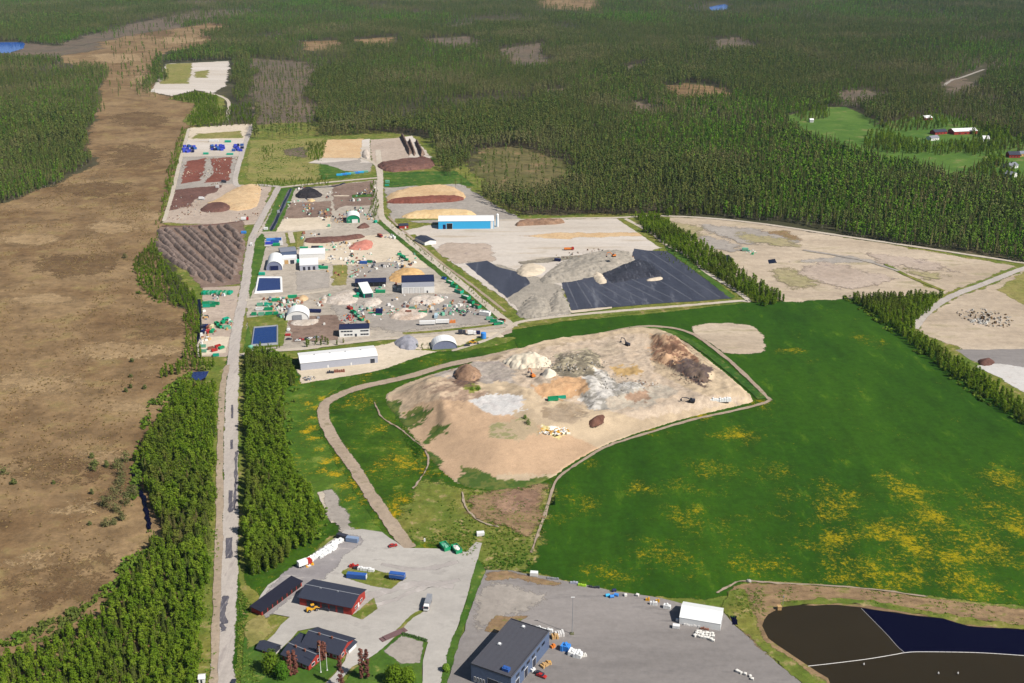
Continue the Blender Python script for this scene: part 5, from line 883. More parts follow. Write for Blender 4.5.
bags('white bulk bag in the cluster in front of the fabric hall', [(697 + 3.1 * (k % 6) + random.uniform(-.6, .6) - 2 * (k // 6 == 2), 633.5 + 2.2 * (k // 6) + .55 * (k % 6) + random.uniform(-.4, .4)) for k in range(17)] + [(711, 641.5), (713, 642.5), (702, 637)], 'bulk bags in front of the fabric hall')
bags('white bulk bag lying alone at the bottom of the asphalt lot', [(737, 673), (741, 675), (745, 676), (750, 678), (752, 681), (739, 674)], 'loose bulk bags at the bottom of the lot', s=.8)
car(233.5, 684, 95, P_dark, 'dark car driving at the near end of the long road')
# flagpoles
for k, (px, py, hh) in enumerate([(321, 673.5, 14), (327.3, 671.5, 9)]):
    r = empty('flagpole', ('tall white flagpole on the lawn of the red house', 'shorter white flagpole on the lawn of the red house')[k], 'flagpole', *G(px, py)); b = MB(); b.tube((0, 0, .3), (0, 0, hh), .13, .08, 8); b.build('pole', P_white, r); b = MB(); b.tube((0, 0, 0), (0, 0, .3), .4, .3, 8); b.build('base', P_offwhite, r); b = MB(); b.blob(0, 0, hh + .15, .17, .17, .17, 8, 6, 0); b.build('finial', P_yellow, r)
# --- pond things
pts = [(808, 667.5), (835, 664.5), (868, 660.3), (895, 655.8), (904, 654.2), (920, 653.2), (975, 654), (1024, 657), (1110, 663)]
def boom(label, pts, rad, gap):
    b = MB(); c = catmull(GP(pts), 10); acc = 0
    for i in range(len(c) - 1): b.tube((*c[i], .75), (*c[i + 1].lerp(c[i], .06), .75), rad, n=6)
    o = b.build('floating_boom', P_offwhite); return tag(o, label, 'boom')
boom('pale floating boom curving across the whole pond', pts, .17, 0); boom('thin floating boom from the bank to the bend of the other', [(861, 609.6), (885, 634), (897, 647.5), (904, 653.6)], .09, 0)
for k, (px, py) in enumerate([(938, 676), (957.5, 676), (863.5, 667)]):
    o = MB().tube((0, 0, .6), (0, 0, 1.1), .35, n=8).tube((0, 0, 1.1), (0, 0, 1.7), .08, n=6).build('buoy', P_offwhite); o.location = (*G(px, py), 0); tag(o, 'small pale buoy floating in the brown part of the pond', 'buoy', 'pond buoys')
b = MB(); b.box(-.9, .9, -.9, .9, 0, 1.8); b.box(-1, 1, -1, 1, 1.803, 1.95); o = b.build('pump_box', P_wood); o.location = (*G(779, 610.5), 0); tag(o, 'pale pump box at the upper left pond shore', 'pump box')
b = MB(); b.tube((0, 0, 0), (0, 0, 5.5), .09, n=6); b.box(-.3, .3, -.2, .2, 4.6, 5.2); o = b.build('sign_post', P_grey); o.location = (*G(782.6, 606.5), 0); tag(o, 'slim grey sign post behind the pump box', 'post')
for k in range(3):
    o = MB().box(-.35, .35, -3.6, 3.6, .05, .5, .05, .1).build('drain_channel', P_grey); o.location = (*G(799.5 + 4.4 * k, 597.5 + .6 * k), .1); o.rotation_euler.z = math.radians(24); tag(o, 'grey concrete channel running down the pond bank', 'channel', 'three drain channels on the bank')
b = MB(); b.blob(0, 0, .3, 1.4, 1.1, 1., 8, 5, .25); o = b.build('boulder', M_concrete); o.location = (*G(748.5, 582), 0); tag(o, 'pale boulder on the path corner above the pond', 'boulder')
# --- green skip yard west of the road
row = 'green skips in the row at the top of the skip yard'
for k in range(14):
    if k in (9,): continue
    skip(203.5 + 2.1 * k, 294 + (.2 if k % 2 else 0), 84 + random.uniform(-5, 5), [P_green, P_teal, P_green, P_mint][k % 4], 'green open skip in the tight row at the top of the skip yard', 6.5, 1.65, 2.3, group=row)
for k, (px, py, an, mt) in enumerate([(206, 304.5, 10, P_green), (211, 304, -5, P_mint), (216, 305, -8, P_green), (206.5, 307.5, 5, P_teal), (212, 307, 3, P_green)]): skip(px, py, an, mt, ['green skip on the left of the five piled mid yard', 'faded green skip behind the five mid yard skips', 'green skip with its end pointing right, mid yard', 'teal skip at the front left of the mid yard skips', 'green skip at the front middle of the mid yard skips'][k], 6)
for k, (px, py, an, mt) in enumerate([(203, 328, 80, P_dark), (206, 328, 82, P_navy), (209, 328.5, 78, P_rust), (212, 328, 84, paint('cream_steel', A(230, 226, 180), .6, .1)), (203.5, 333, 80, P_navy), (208, 333, 85, P_redsteel), (212.5, 332.5, 80, P_green)]): container(px, py, an, mt, ['dark container at the back left of the mixed containers', 'navy container at the back of the mixed containers', 'rust brown container at the back of the mixed containers', 'cream container at the back right of the mixed containers', 'navy container at the front left of the mixed containers', 'red container at the front of the mixed containers', 'green container at the front right of the mixed containers'][k], 5, 2.2, 2.4)
for k, (px, py, an, mt) in enumerate([(217, 325, -50, P_green), (219.5, 328, -40, P_green), (224, 323.5, 55, P_green), (226, 320.5, 50, P_teal), (227, 328.5, 20, P_mint)]): skip(px, py, an, mt, ['green skip nearest the mixed containers', 'second green skip lying askew right of the mixed containers', 'green skip leaning askew at the yard middle right', 'teal skip tipped at the top of the askew skips', 'faded green skip on the right edge by the road'][k], 5.2)
for k, (px, py, an, mt) in enumerate([(203, 347.5, 5, P_mint), (203.5, 352.5, 0, P_mint), (211, 349.5, 30, P_rust), (214.5, 351.5, 40, P_redsteel), (218, 347.5, 45, P_redsteel), (221.5, 349, 50, P_green), (216, 356.5, 10, P_teal)]): skip(px, py, an, mt, ['pale green frame skip at the lower left slab', 'pale green skip nearest the bushes at the slab', 'rust coloured skip on the beige slab', 'red skip on the beige slab beside the rust one', 'red skip at the back of the beige slab', 'green skip at the right end of the beige slab', 'teal skip at the front of the beige slab'][k], 4.6, 2.2, 1.8)
# --- east side of the road: green machinery park
for k, (px, py, an, mt, L) in enumerate([(260, 306, 5, P_mint, 5), (268.5, 306, 5, P_teal, 7), (259.5, 310.5, 0, P_white, 6), (268.5, 310.5, 0, P_green, 7), (254, 315.5, 0, P_green, 4), (261.5, 315.5, 5, P_mint, 5), (269, 315, 10, P_green, 6), (276, 315, 0, P_green, 4)]): skip(px, py, an, mt, ['faded green skip at the back left of the roadside group', 'long teal skip at the back of the roadside group', 'white skip in the roadside group', 'long green skip in the middle of the roadside group', 'short green skip nearest the road', 'faded green skip in the front row of the roadside group', 'green skip in the front row middle of the roadside group', 'short green skip at the right end of the front row'][k], L)
container(276, 301.5, 4, P_green, 'green container at the left of the three in line by the yard road', 7); container(284.5, 301.2, 4, P_black, 'black low container between two green ones by the yard road', 5, 2, 1.8); container(292.5, 298.2, 10, P_green, 'green container at the right of the three in line by the yard road', 8)
container(262, 275.3, 0, P_teal, 'teal container beside the white rimmed pond', 5.5); skip(318, 268, 0, P_green, 'dark green skip in front of the lower white hall', 6.5); container(324, 269, 0, P_green, 'bright green container at the front right of the white halls', 7.5); container(304, 249.5, 2, P_green, 'green container behind the higher white hall', 8); container(315.5, 248.8, 2, P_dark, 'dark machine container behind the higher white hall', 8); container(321, 249, 2, P_teal, 'teal container at the far right behind the white hall', 4)
container(298, 262.5, 80, P_teal, 'small teal container left of the white halls', 4.5); container(275, 243.3, 0, P_blue, 'blue site office beyond the wash yard', 8, 3, 2.8, cat='site office'); container(243.8, 233.6, 0, P_sky, 'bright blue container on the verge of the windrow field', 5, 2.4, 2.4); container(266, 230, 0, P_white, 'tiny white cabin at the road corner', 4)
sheet('wash_pad', [(265, 240), (282.5, 237.5), (283, 246), (264.5, 247)], M_silt, amp=.2)
for k, (px, py, mt, L, lab) in enumerate([(271, 241.5, P_sky, 9, 'light blue container at the back left of the wash pad'), (278, 241, P_blue, 7, 'blue container at the back right of the wash pad'), (269.5, 245, P_royal, 8, 'violet blue container at the front left of the wash pad'), (276.5, 246.3, P_green, 7, 'green container at the front right of the wash pad')]): container(px, py, 5, mt, lab, L)
container(329, 227, 0, P_mint, 'pale green cabin on the beige pad left of the green hall', 2.6, 2.4, 2.6); container(375.5, 223, 60, P_teal, 'teal container at the road fork right of the green hall', 4); container(387.5, 183.3, 0, P_mint, 'mint green cabin at the corner of the far green strip', 5, 3, 3.4); container(387, 186.2, 0, P_teal, 'teal low box in front of the mint cabin', 5, 2, 1.6)
truck(380, 237.5, -40, P_redsteel, P_rust, 'red lorry parked at the verge near the fork', 6); car(392, 236, -40, P_white, 'white car by the ditch near the fork'); container(394, 239, -42, P_white, 'white box by the ditch of the diagonal road', 3)
container(363.5, 264, 0, P_blue, 'blue container beside a dark green skip on the beige yard', 7); skip(369.5, 263, -10, P_green, 'dark green skip touching the blue container', 5, load=P_dark)
r = empty('screening_machine', 'green screening machine with conveyor near the tan chip heap', 'screener', *G(403, 258.5), math.radians(-45)); b = MB(); b.box(-4, 3, -1.3, 1.3, 1.0, 3.2, .3, .2); b.build('hopper', P_green, r); b = MB(); b.prism([(2.5, 2.6), (9, 4.8), (9, 5.2), (2.5, 3.0)], -.5, .5, 'y'); b.build('conveyor', P_dark, r); b = MB(); b.box(-3.6, 2.4, -1.2, -.7, 0, .9); b.box(-3.6, 2.4, .7, 1.2, 0, .9); b.build('track', P_black, r)
skip(399.5, 255.5, 20, P_green, 'small green skip left of the screening machine', 4); excavator(406, 261, 160, P_green, 'green excavator digging beside the screening machine')
container(380.5, 293, 0, P_green, 'green container in front of the long navy shed', 8.5)
for k, (px, py, an, mt, ld) in enumerate([(356, 298, 20, P_green, None), (359.5, 295.5, 25, P_teal, None)]): skip(px, py, an, mt, ('green skip by the left foot of the tilted canopy', 'teal skip behind the green one by the tilted canopy')[k], 5)
for k, (px, py, an, mt, ld) in enumerate([(350, 309.5, -50, P_redsteel, P_rust), (353.5, 313.5, -50, P_green, None), (357, 317, -50, P_mint, None), (361, 320.5, -50, P_green, P_wood)]): skip(px, py, an, mt, ['red skip with scrap at the top of the askew line', 'green skip second in the askew line', 'faded green skip third in the askew line', 'green skip with timber at the end of the askew line'][k], 6, load=ld)
r = empty('baling_press', 'dark blue baling press with green feet mid scrap yard', 'press', *G(379.3, 314.5)); b = MB(); b.box(-3, 3, -2, 2, .8, 4.6, .2, .2); b.build('body', P_navy, r); b = MB(); b.box(-2.6, 2.4, -2.4, -2.05, 0, 1.2); b.build('base', P_green, r); b = MB(); b.tube((-3, 0, 1.4), (-9, 0, 1.2), .6, n=8); b.build('pusher', P_green, r)
skip(412, 310, 0, P_mint, 'faded green skip among the white scrap mid yard', 5, load=P_dark); skip(423, 313.5, 5, P_green, 'green skip at the right of the mid yard scrap', 7, load=P_rust); skip(408.5, 313.5, 0, P_rust, 'brown skip between the scrap heaps mid yard', 5, load=P_rust)
debris('scrap_pile', 'mixed metal scrap beside the white rubble mid yard', 'scrap pile', 397, 313, 9, 10, 70, [P_rust, P_bag, P_dark, P_wood, P_mint], 1.6); debris('scrap_pile', 'dark and white scrap pile before the broad hall', 'scrap pile', 421, 301.5, 7, 12, 60, [P_dark, P_bag, P_rust, P_grey], 2.2); debris('scrap_pile', 'red and green junk left of the office', 'scrap pile', 349.5, 318, 6, 16, 45, [P_redsteel, P_dark, P_rust, P_grey, P_orange], 1.6); debris('scrap_pile', 'timber and tan scrap right of the broad hall', 'scrap pile', 434, 301, 6, 12, 40, [P_wood, P_orange, P_bag], 1.6)
debris('scrap_pile', 'scattered pale scrap in the right half of the yard', 'scrap pile', 459, 311, 10, 10, 40, [P_bag, P_dark, P_green], 1.2); debris('scrap_pile', 'small brown scrap pile by the left of the lean shed', 'scrap pile', 355, 273, 5, 14, 40, [P_rust, P_bag, P_mint], 1.2); debris('scrap_pile', 'brown scrap by the green hall left side', 'scrap pile', 341, 220, 7, 14, 40, [P_rust, P_dark, P_wood], 2); debris('scrap_pile', 'white boulders right of the workshop', 'scrap pile', 331, 259, 4, 16, 30, [P_bag, P_dark, P_grey], 1.4); debris('scrap_pile', 'dark blocks at the edge of the black soil heap', 'scrap pile', 300, 189, 9, 12, 30, [P_white, P_navy, P_rust], 2)
trailer(427.5, 325.5, 4, P_white, 'long white semi trailer, left of the two parked in line', 13); trailer(442.5, 324.3, 4, P_white, 'shorter white semi trailer, right of the two parked in line', 11); boxpile('timber_stack', 'orange timber stack at the end of the white trailers', 'timber stack', 452.5, 323, 4, 5, 2.2, 2.2, P_orange, 4); container(436, 317.5, 90, paint('ice_blue_steel', A(190, 214, 226), .5, .08), 'pale blue container standing behind the white trailers', 7)
R3 = [(444, 279.5), (450, 283.5), (454, 287.5), (459, 293), (466, 299), (471, 303.5), (476.5, 308), (485, 315.5)]
for k, (px, py) in enumerate(R3):
    lab = ['small blue skip at the top of the diagonal row', 'green skip with white load, second of the diagonal row', 'green skip third in the diagonal row', 'teal skip heaped with red scrap in the diagonal row', 'green skip with pale load in the diagonal row', 'green skip with dark load in the diagonal row', 'green skip with brown scrap in the diagonal row', 'big white covered skip near the end of the diagonal row'][k]
    skip(px, py, [-38, -42, -42, -45, -46, -46, -46, -20][k], [P_blue, P_green, P_green, P_teal, P_green, P_green, P_green, P_white][k], lab, [4, 7, 7, 8, 8, 6, 8, 9][k], [2.4, 3, 3, 4, 4, 3, 4, 5][k], [2, 2.4, 2.4, 3, 3, 2.6, 3, 3.4][k], [None, P_bag, None, P_rust, P_offwhite, P_dark, P_rust, P_fabric][k])
for k, (px, py, an) in enumerate([(489.5, 320, 10), (493.5, 322.5, 0), (497, 325, 15), (500, 324, -20), (502, 322, -30)]): skip(px, py, an, [P_mint, P_green, P_green, P_teal, P_rust][k], ['faded green skip at the back of the corner stack', 'green skip in the middle of the corner stack', 'green skip at the front of the corner stack', 'teal skip at the right of the corner stack', 'rusty skip at the tip of the corner stack'][k], 5.5, 2.6, 2.2, load=[None, None, P_dark, P_bag, None][k])
truck(462, 334.5, 5, P_dark, P_dark, 'dark lorry on the strip below the yard road', 6); truck(472, 335.3, 5, P_white, P_white, 'white lorry parked beside the blue tank', 7); container(477.5, 334.5, 0, P_navy, 'navy box beside the white lorry', 4); o = MB().tube((0, 0, 0), (0, 0, 4.5), 2.2, n=16).tube((0, 0, 4.5), (0, 0, 5), 2.2, .6, 16).build('tank', P_sky); o.location = (*G(483.5, 338.5), 0); tag(o, 'upright sky blue tank at the end of the pink strip', 'tank'); loader(473.5, 344, 0, 'orange yellow loader on the grass below the blue tank'); car(467, 346.5, 10, P_dark, 'dark car next to the orange yellow loader')
# parked around the office
car(288.8, 331, 85, P_white, 'white van by the basin bushes', True); container(288, 336, 0, P_redsteel, 'red low box under the white van', 4, 2, 1.5); car(289, 340, 10, P_dark, 'dark car below the red box'); car(301, 340.5, 10, P_redsteel, 'bright red car among the saplings'); car(298, 341.5, 10, P_white, 'white car left of the bright red car'); car(310, 339.5, 60, P_white, 'white car right of the bright red car'); car(316.5, 338.3, 20, P_grey, 'silver car near the row of saplings'); car(307, 339.5, 60, P_dark, 'black car between the red and the silver cars')
boxpile('timber_stack', 'reddish timber stack in front of the long hall', 'timber stack', 339.5, 372.5, 6, 8, 1.8, 1.8, P_rust, 5); boxpile('timber_stack', 'dark pallets left of the reddish timber stack', 'pallets', 330.5, 373.5, 6, 5, 1.6, 1.5, P_dark, 4); debris('scrap_pile', 'small white and grey junk at the corner of the long hall', 'scrap pile', 309, 379, 5, 4, 24, [P_bag, P_grey, P_dark], 1.0); container(315, 312.5, -4, P_navy, 'navy low box right of the white arched shelter', 10, 3.4, 2.4)
o = MB().tube((0, 0, 0), (0, 0, 2.6), 2.0, n=14).tube((0, 0, 2.6), (0, 0, 3.4), 2.0, .4, 14).build('tank', P_mint); o.location = (*G(251, 349.5), 0); tag(o, 'pale green round tank beside the dark blue basin', 'tank')
# --- far western lots: blue tanks in bulk
for k in range(36):
    a = [(184, 148.5, 12, 5.5), (213, 147.5, 12, 4), (234.5, 147.5, 8, 5)][k % 3]; px = a[0] + (k // 3 % 4) * a[2] / 3.6 + random.uniform(-1.3, 1.3); py = a[1] - a[3] / 2 + (k // 12) * a[3] / 2.2 + 1.5 + random.uniform(-.5, .5)
    container(px, py, random.choice((0, 90, 40)), [P_royal, P_blue, P_royal, P_navy, P_royal][k % 5], ['blue crate in the left stack of the far blue store', 'blue crate in the middle stack of the far blue store', 'blue crate in the right stack of the far blue store'][k % 3], 4.5, 3, 3.2, ['left blue crates of the far store', 'middle blue crates of the far store', 'right blue crates of the far store'][k % 3], cat='crate')
container(214, 142, 0, P_white, 'long white container at the back of the far blue store', 13, 3, 3.4); container(228, 142.5, -3, P_teal, 'teal container right of the long white container', 9, 3, 3); container(206, 154.5, 0, P_teal, 'dark teal container at the front of the far blue store', 7, 3, 2.6); container(230, 155, 0, P_teal, 'teal container at the front right of the far blue store', 9, 3, 2.4)
for k in range(7): container(339.5 + 4.3 * k, 175.8 - .55 * k, 5, [P_cyan, P_sky, P_cyan, P_mint, P_sky, P_cyan, P_mint][k], ORD[k] + ' container from the left in the far cyan row', 7.5, 3.2, 2.2)
truck(202, 200, 0, P_white, P_white, 'white lorry on the western brown plot', 7); truck(245, 220.5, 8, P_redsteel, P_white, 'white and red lorry by the verge of the western plot', 8); truck(224, 183, 0, P_dark, P_dark, 'dark lorry on the pale strip between the western plots', 6); container(217.5, 188, 0, P_offwhite, 'pale box at the back of the dark compost', 4)
truck(569, 250.5, 5, P_redsteel, P_orange, 'orange red dumper driving on the white gravel', 10, True); container(557.5, 261.5, -20, P_navy, 'dark box in the dip beside the ash hill', 6); excavator(612, 262, 200, P_orange, 'orange excavator on top of the ash hill') 
b = [o_ for o_ in COL.objects if o_.get('label') == 'orange excavator on top of the ash hill'][0]; b.location.z = 9; b.location.y -= 12
boxpile('pipe_stack', 'dark rolled liner at the foot of the grey cone', 'liner rolls', 559.5, 300.5, -78, 20, 1.6, 1.2, P_dark, 6)
container(745, 251, -5, P_mint, 'pale green machine on the open sandy ground', 6, 3, 2.6); debris('scrap_pile', 'green bushes of junk on the open sandy ground', 'scrap pile', 750, 252, 6, 10, 24, [P_mint, P_green, P_bag], 1.6)
debris('boulder_pile', 'long pale boulder pile on the right edge yard', 'boulders', 985, 318, 22, 24, 150, [M_rubble, M_concrete, M_bogdark], 2.4); debris('boulder_pile', 'bright white rubble by the left of the boulder pile', 'boulders', 980, 322, 9, 6, 40, [P_bag, M_concrete], 2); hp('soil_heap', 'dark brown oval soil heap on the asphalt pad', 'soil heap', ell(986, 362.5, 9, 4, 10), 3, M_dkbrown, edge=6)
# --- landfill machines
excavator(532.5, 377, 115, P_orange, 'orange excavator working below the white sand heap', True); skip(553, 400.5, 12, P_green, 'green mobile screen on the orange terrace of the landfill', 7, 2.4, 2.6, None, None, 'pit'); skip(561.5, 398.5, 12, P_teal, 'green conveyor section right of the mobile screen', 6, 1.6, 1.8, None, None, 'pit'); excavator(627, 345.5, 130, P_dark, 'dark excavator at the back of the landfill', True); excavator(691.5, 402, 170, P_dark, 'small dark excavator near the right tip of the landfill', True, .6)
boxpile('wrapped_goods', 'white wrapped row at the right tip of the landfill', 'wrapped row', 720, 401.2, 6, 15, 2.8, 2.4, P_fabric, 9, z='pit').location.z -= .1; debris('scrap_pile', 'white and yellow waste at the crest of the landfill slope', 'scrap pile', 551, 430, 12, 6, 90, [P_bag, P_yellow, P_wood, P_white], 1., 'pit'); debris('rubble_pile', 'dark slab rubble at the back of the landfill', 'rubble', 573, 365, 26, 20, 130, [M_slag, M_concrete, M_rubble], 2.2, 'pit'); debris('rubble_pile', 'grey concrete slab rubble in the middle of the landfill', 'rubble', 602, 384, 24, 22, 150, [M_concrete, M_slag, M_silt], 2., 'pit'); debris('rubble_pile', 'broken concrete lumps right of the middle rubble', 'rubble', 640, 384, 16, 10, 60, [M_concrete, M_silt, M_clay], 1.6, 'pit'); debris('rubble_pile', 'brown clods on the purple brown mound', 'rubble', 676, 356, 22, 26, 110, [M_clay, M_dkbrown, M_tan], 1.6, 'pit'); debris('rubble_pile', 'dark clods on the lower end of the brown mound', 'rubble', 695, 376, 18, 14, 80, [M_clay, M_dkbrown, M_slag], 1.6, 'pit')
# ------------------------------------------------------------------ trees
L_birch = foliage('birch_leaves', [A(96, 122, 32, LK), A(110, 136, 38, LK), A(126, 146, 46, LK), A(86, 114, 32, LK)], [A(104, 116, 44, LK), A(94, 112, 42, LK), A(118, 124, 54, LK)], .45, .012, (.5, .58))
L_dec = foliage('dark_leaves', [A(70, 106, 30, LK), A(92, 126, 38, LK), A(106, 134, 46, LK)], [A(116, 116, 74, LK), A(90, 112, 48, LK)], .25, .004)
L_con = foliage('spruce_needles', [A(66, 78, 34, LK), A(78, 90, 38, LK), A(92, 96, 46, LK)], [A(86, 82, 48, LK), A(100, 90, 58, LK)], .1, .012)
L_pine = foliage('pine_needles', [A(72, 86, 44, PK), A(88, 97, 50, PK), A(104, 106, 56, PK), A(80, 104, 44, PK)], [A(106, 106, 66, PK), A(120, 114, 76, PK), A(88, 102, 54, PK)], .08, .003, (.5, .6))
L_brown = foliage('purple_brown_leaves', [A(120, 78, 66, LK), A(96, 62, 56, LK)], [A(108, 70, 60, LK)], .15); L_willow = foliage('willow_twigs', [A(88, 92, 56, LK), A(104, 100, 66, LK)], [A(96, 104, 56, LK)], .15)
B_birch = paint('birch_bark', A(196, 186, 174), .8, .3); B_dark = paint('dark_bark', A(104, 84, 68), .9, .3)
def leafquad(b, p, s, r, out=None):
    d = Vector((r.gauss(0, 1), r.gauss(0, 1), r.gauss(0, .8) + .5)).normalized()
    if out is not None: d = (out * 1.5 + d * .8).normalized()
    a = d.orthogonal().normalized(); c = d.cross(a); t = r.uniform(0, 6.28); a, c = a * math.cos(t) + c * math.sin(t), c * math.cos(t) - a * math.sin(t); w = r.uniform(.6, 1)
    b.add([p + a * s, p + c * s * w, p - a * s * r.uniform(.7, 1), p - c * s * w], [(0, 1, 2, 3)])
def dec_crown(seed, h, rw, n, s, base=.22, clumps=11, top=.55):
    r = random.Random(seed); b = MB(); cl = []
    for k in range(clumps):
        t = base + (1 - base) * (k + .6) / clumps; prof = math.sqrt(max(.05, 1 - (1.9 * ((t - base) / (1 - base)) ** top - .95) ** 2)); a = k * 2.4 + r.uniform(-.5, .5); q = rw * prof * r.uniform(.25, .7)
        cl.append((Vector((math.cos(a) * q, math.sin(a) * q, h * t * r.uniform(.95, 1.02))), rw * (.32 + .42 * prof) * r.uniform(.8, 1.15)))
    for k in range(n):
        c, q = cl[k % clumps]; d = Vector((r.gauss(0, 1), r.gauss(0, 1), r.gauss(0, 1))).normalized() * q * r.uniform(.45, 1.05); d.z *= 1.15; leafquad(b, c + d, s * r.uniform(.7, 1.3), r, (d.normalized() + Vector((c.x, c.y, 0)) * .35 + Vector((0, 0, .35))).normalized())
    return b
def trunk(seed, h, r0, limbs=4):
    r = random.Random(seed); b = MB(); p = Vector((0, 0, -.3)); w = r0
    for k in range(4):
        q = Vector((r.uniform(-.2, .2), r.uniform(-.2, .2), h * .85 * (k + 1) / 4)); b.tube(p, q, w, w * .7, 6, False); p = q; w *= .7
    for k in range(limbs):
        z = h * r.uniform(.35, .7); a = r.uniform(0, 6.28); b.tube((0, 0, z), (math.cos(a) * h * .13, math.sin(a) * h * .13, z + h * .12), r0 * .4, r0 * .12, 5, False)
    return b
def con_crown(seed, h, rw, tiers, blades, base=.12, ragged=.3):
    r = random.Random(seed); b = MB()
    for k in range(tiers):
        t = base + (1 - base) * k / tiers; z = h * t; q = rw * (1 - (t - base) / (1 - base)) ** .85 * r.uniform(.85, 1.12) + .15; dz = h * (1 - base) / tiers; a0 = r.uniform(0, 6)
        for j in range(blades):
            a = a0 + 6.283 * j / blades + r.uniform(-.25, .25); e = q * r.uniform(1 - ragged, 1.1); w = 3.3 / blades; f = lambda an, rr, zz: (math.cos(an) * rr, math.sin(an) * rr, zz)
            b.add([f(a, .05, z + dz * 1.5), f(a - w, e * .62, z + dz * .25), f(a, e, z - dz * .35 + r.uniform(-.2, .2)), f(a + w, e * .62, z + dz * .25)], [(0, 1, 2), (0, 2, 3)])
    b.tube((0, 0, h * .93), (0, 0, h), .12, .03, 4); return b
def pine_crown(seed, h, rw, n, s):
    r = random.Random(seed); b = MB()
    for k in range(n):
        t = r.uniform(.4, 1) ** .9; q = rw * math.sin(math.pi * min(.97, (t - .3) * 1.12 + .1)) * r.uniform(.35, 1.05); a = r.uniform(0, 6.28); leafquad(b, Vector((math.cos(a) * q, math.sin(a) * q, h * t)), s * r.uniform(.7, 1.3), r, Vector((math.cos(a), math.sin(a), .6)).normalized())
    return b
NV = 5
PB = [(dec_crown(k, 10.5, 1.8 + .25 * (k % 3), 560, .42, .06, 14, .95).mesh('birch_crown', L_birch), trunk(k, 10.5, .2).mesh('birch_trunk', B_birch)) for k in range(NV)]
PC = [(con_crown(k + 20, 12, 1.9 + .2 * (k % 3), 15, 11, .1, .45).mesh('spruce_crown', L_con), trunk(k + 20, 13, .22, 0).mesh('spruce_trunk', B_dark)) for k in range(NV)]
trees = []          # x, y, height, species, belt
def fill(poly, sp, hts, conif, belt, jit=.42, world=False):
    p = GP(poly) if not world else poly; P = np.array(p); x0, y0 = P.min(0); x1, y1 = P.max(0); X, Y = np.meshgrid(np.arange(x0, x1, sp), np.arange(y0, y1, sp)); X = X + rng.uniform(-jit, jit, X.shape) * sp; Y = Y + rng.uniform(-jit, jit, Y.shape) * sp
    m = inpoly(X + fbm(X * .1, Y * .1, 3) * sp * 2, Y, p); st = fbm(X * .02, Y * .02, 3)
    for x, y, s in zip(X[m], Y[m], st[m]):
        c = conif(x, y) if callable(conif) else conif
        trees.append((x, y, random.uniform(*hts) * (1 + s * .5), 'c' if random.random() < c + s * .6 * (c > 0) else 'b', belt))
xl = G(190, 600)[0]
fill([(214, 388), (217, 420), (213, 500), (207, 600), (200, 660), (190, 700), (-30, 700), (-30, 668), (40, 652), (100, 618), (147, 560), (165, 534), (154, 512), (138, 460), (160, 420), (186, 388)], 3.1, (7, 10.5), lambda x, y: .36 if y < G(0, 520)[1] and x < xl else .05, 'left')
fill([(246, 356), (262, 356), (292, 364), (296, 380), (284, 402), (284, 440), (298, 480), (324, 518), (316, 542), (280, 568), (248, 580), (246, 500), (247, 420)], 3.1, (7.5, 11), .04, 'right')
fill([(155, 240), (162, 262), (178, 280), (199, 300), (199, 350), (203, 362), (222, 362), (214, 371), (190, 373), (160, 380), (160, 372), (184, 362), (186, 312), (150, 298), (140, 285), (133, 262)], 4, (4, 7), .02, 'works')
fill([(634, 217), (656, 217), (706, 247), (752, 281), (786, 302), (762, 308), (730, 287), (690, 262), (644, 232)], 3.8, (6, 10), .04, 'liner')
fill([(655, 252), (668, 250), (700, 272), (690, 275)], 6, (2, 4), 0, 'liner')
fill([(850, 299), (900, 297), (944, 297), (918, 322), (912, 333), (1024, 406), (1090, 446), (1090, 482), (1024, 426), (938, 366), (882, 322)], 3.6, (6, 9.5), .04, 'field')
fill([(371, 184), (377, 182), (378, 222), (370, 222)], 5, (3, 6), 0, 'hedge'); fill([(386, 224), (391, 224), (500, 312), (494, 313)], 4.5, (1.6, 3.2), 0, 'hedge')
fill([(300, 343), (326, 338), (330, 345), (305, 348)], 6, (4, 7), 0, 'office'); fill([(334, 341), (348, 340), (348, 345), (334, 346)], 6, (4, 7), 0, 'office'); fill([(414, 345), (430, 343), (430, 350), (418, 352)], 4, (2, 3.5), 0, 'office'); fill([(256, 346), (280, 345), (278, 351), (256, 352)], 4.5, (3, 5), 0, 'office')
fill([(170, 160), (181, 132), (186, 128), (176, 170), (163, 215), (157, 240), (154, 238)], 6, (3, 7), .1, 'west'); fill([(187, 118), (250, 104), (255, 125), (228, 127), (190, 128)], 8, (6, 10), .3, 'west')
fill([(256, 181), (330, 178), (330, 186), (256, 187)], 6, (3, 5), 0, 'west'); fill([(306, 145), (326, 143), (322, 160), (308, 160)], 6, (4, 7), 0, 'west'); fill([(262, 148), (276, 146), (272, 160), (262, 162)], 7, (3, 6), 0, 'west')
fill([(862, 150), (866, 136), (880, 132), (905, 140), (932, 144), (930, 154), (900, 154)], 8, (8, 13), .1, 'farm'); fill([(872, 126), (938, 112), (985, 126), (1060, 148), (1060, 158), (1010, 152), (985, 148), (956, 128), (925, 130), (885, 134)], 10, (8, 14), .45, 'farm'); fill([(930, 146), (960, 142), (1004, 146), (1004, 152), (960, 154), (935, 156)], 7, (7, 11), .2, 'farm'); fill([(1000, 158), (1012, 172), (1030, 182), (1060, 186), (1060, 196), (1000, 184), (960, 172)], 8, (8, 14), .4, 'farm'); fill([(985, 152), (1004, 152), (1003, 166), (988, 162)], 9, (6, 10), .1, 'farm'); fill([(168, 99), (196, 93), (218, 98), (218, 122), (190, 125), (196, 104)], 6, (5, 10), .25, 'west')
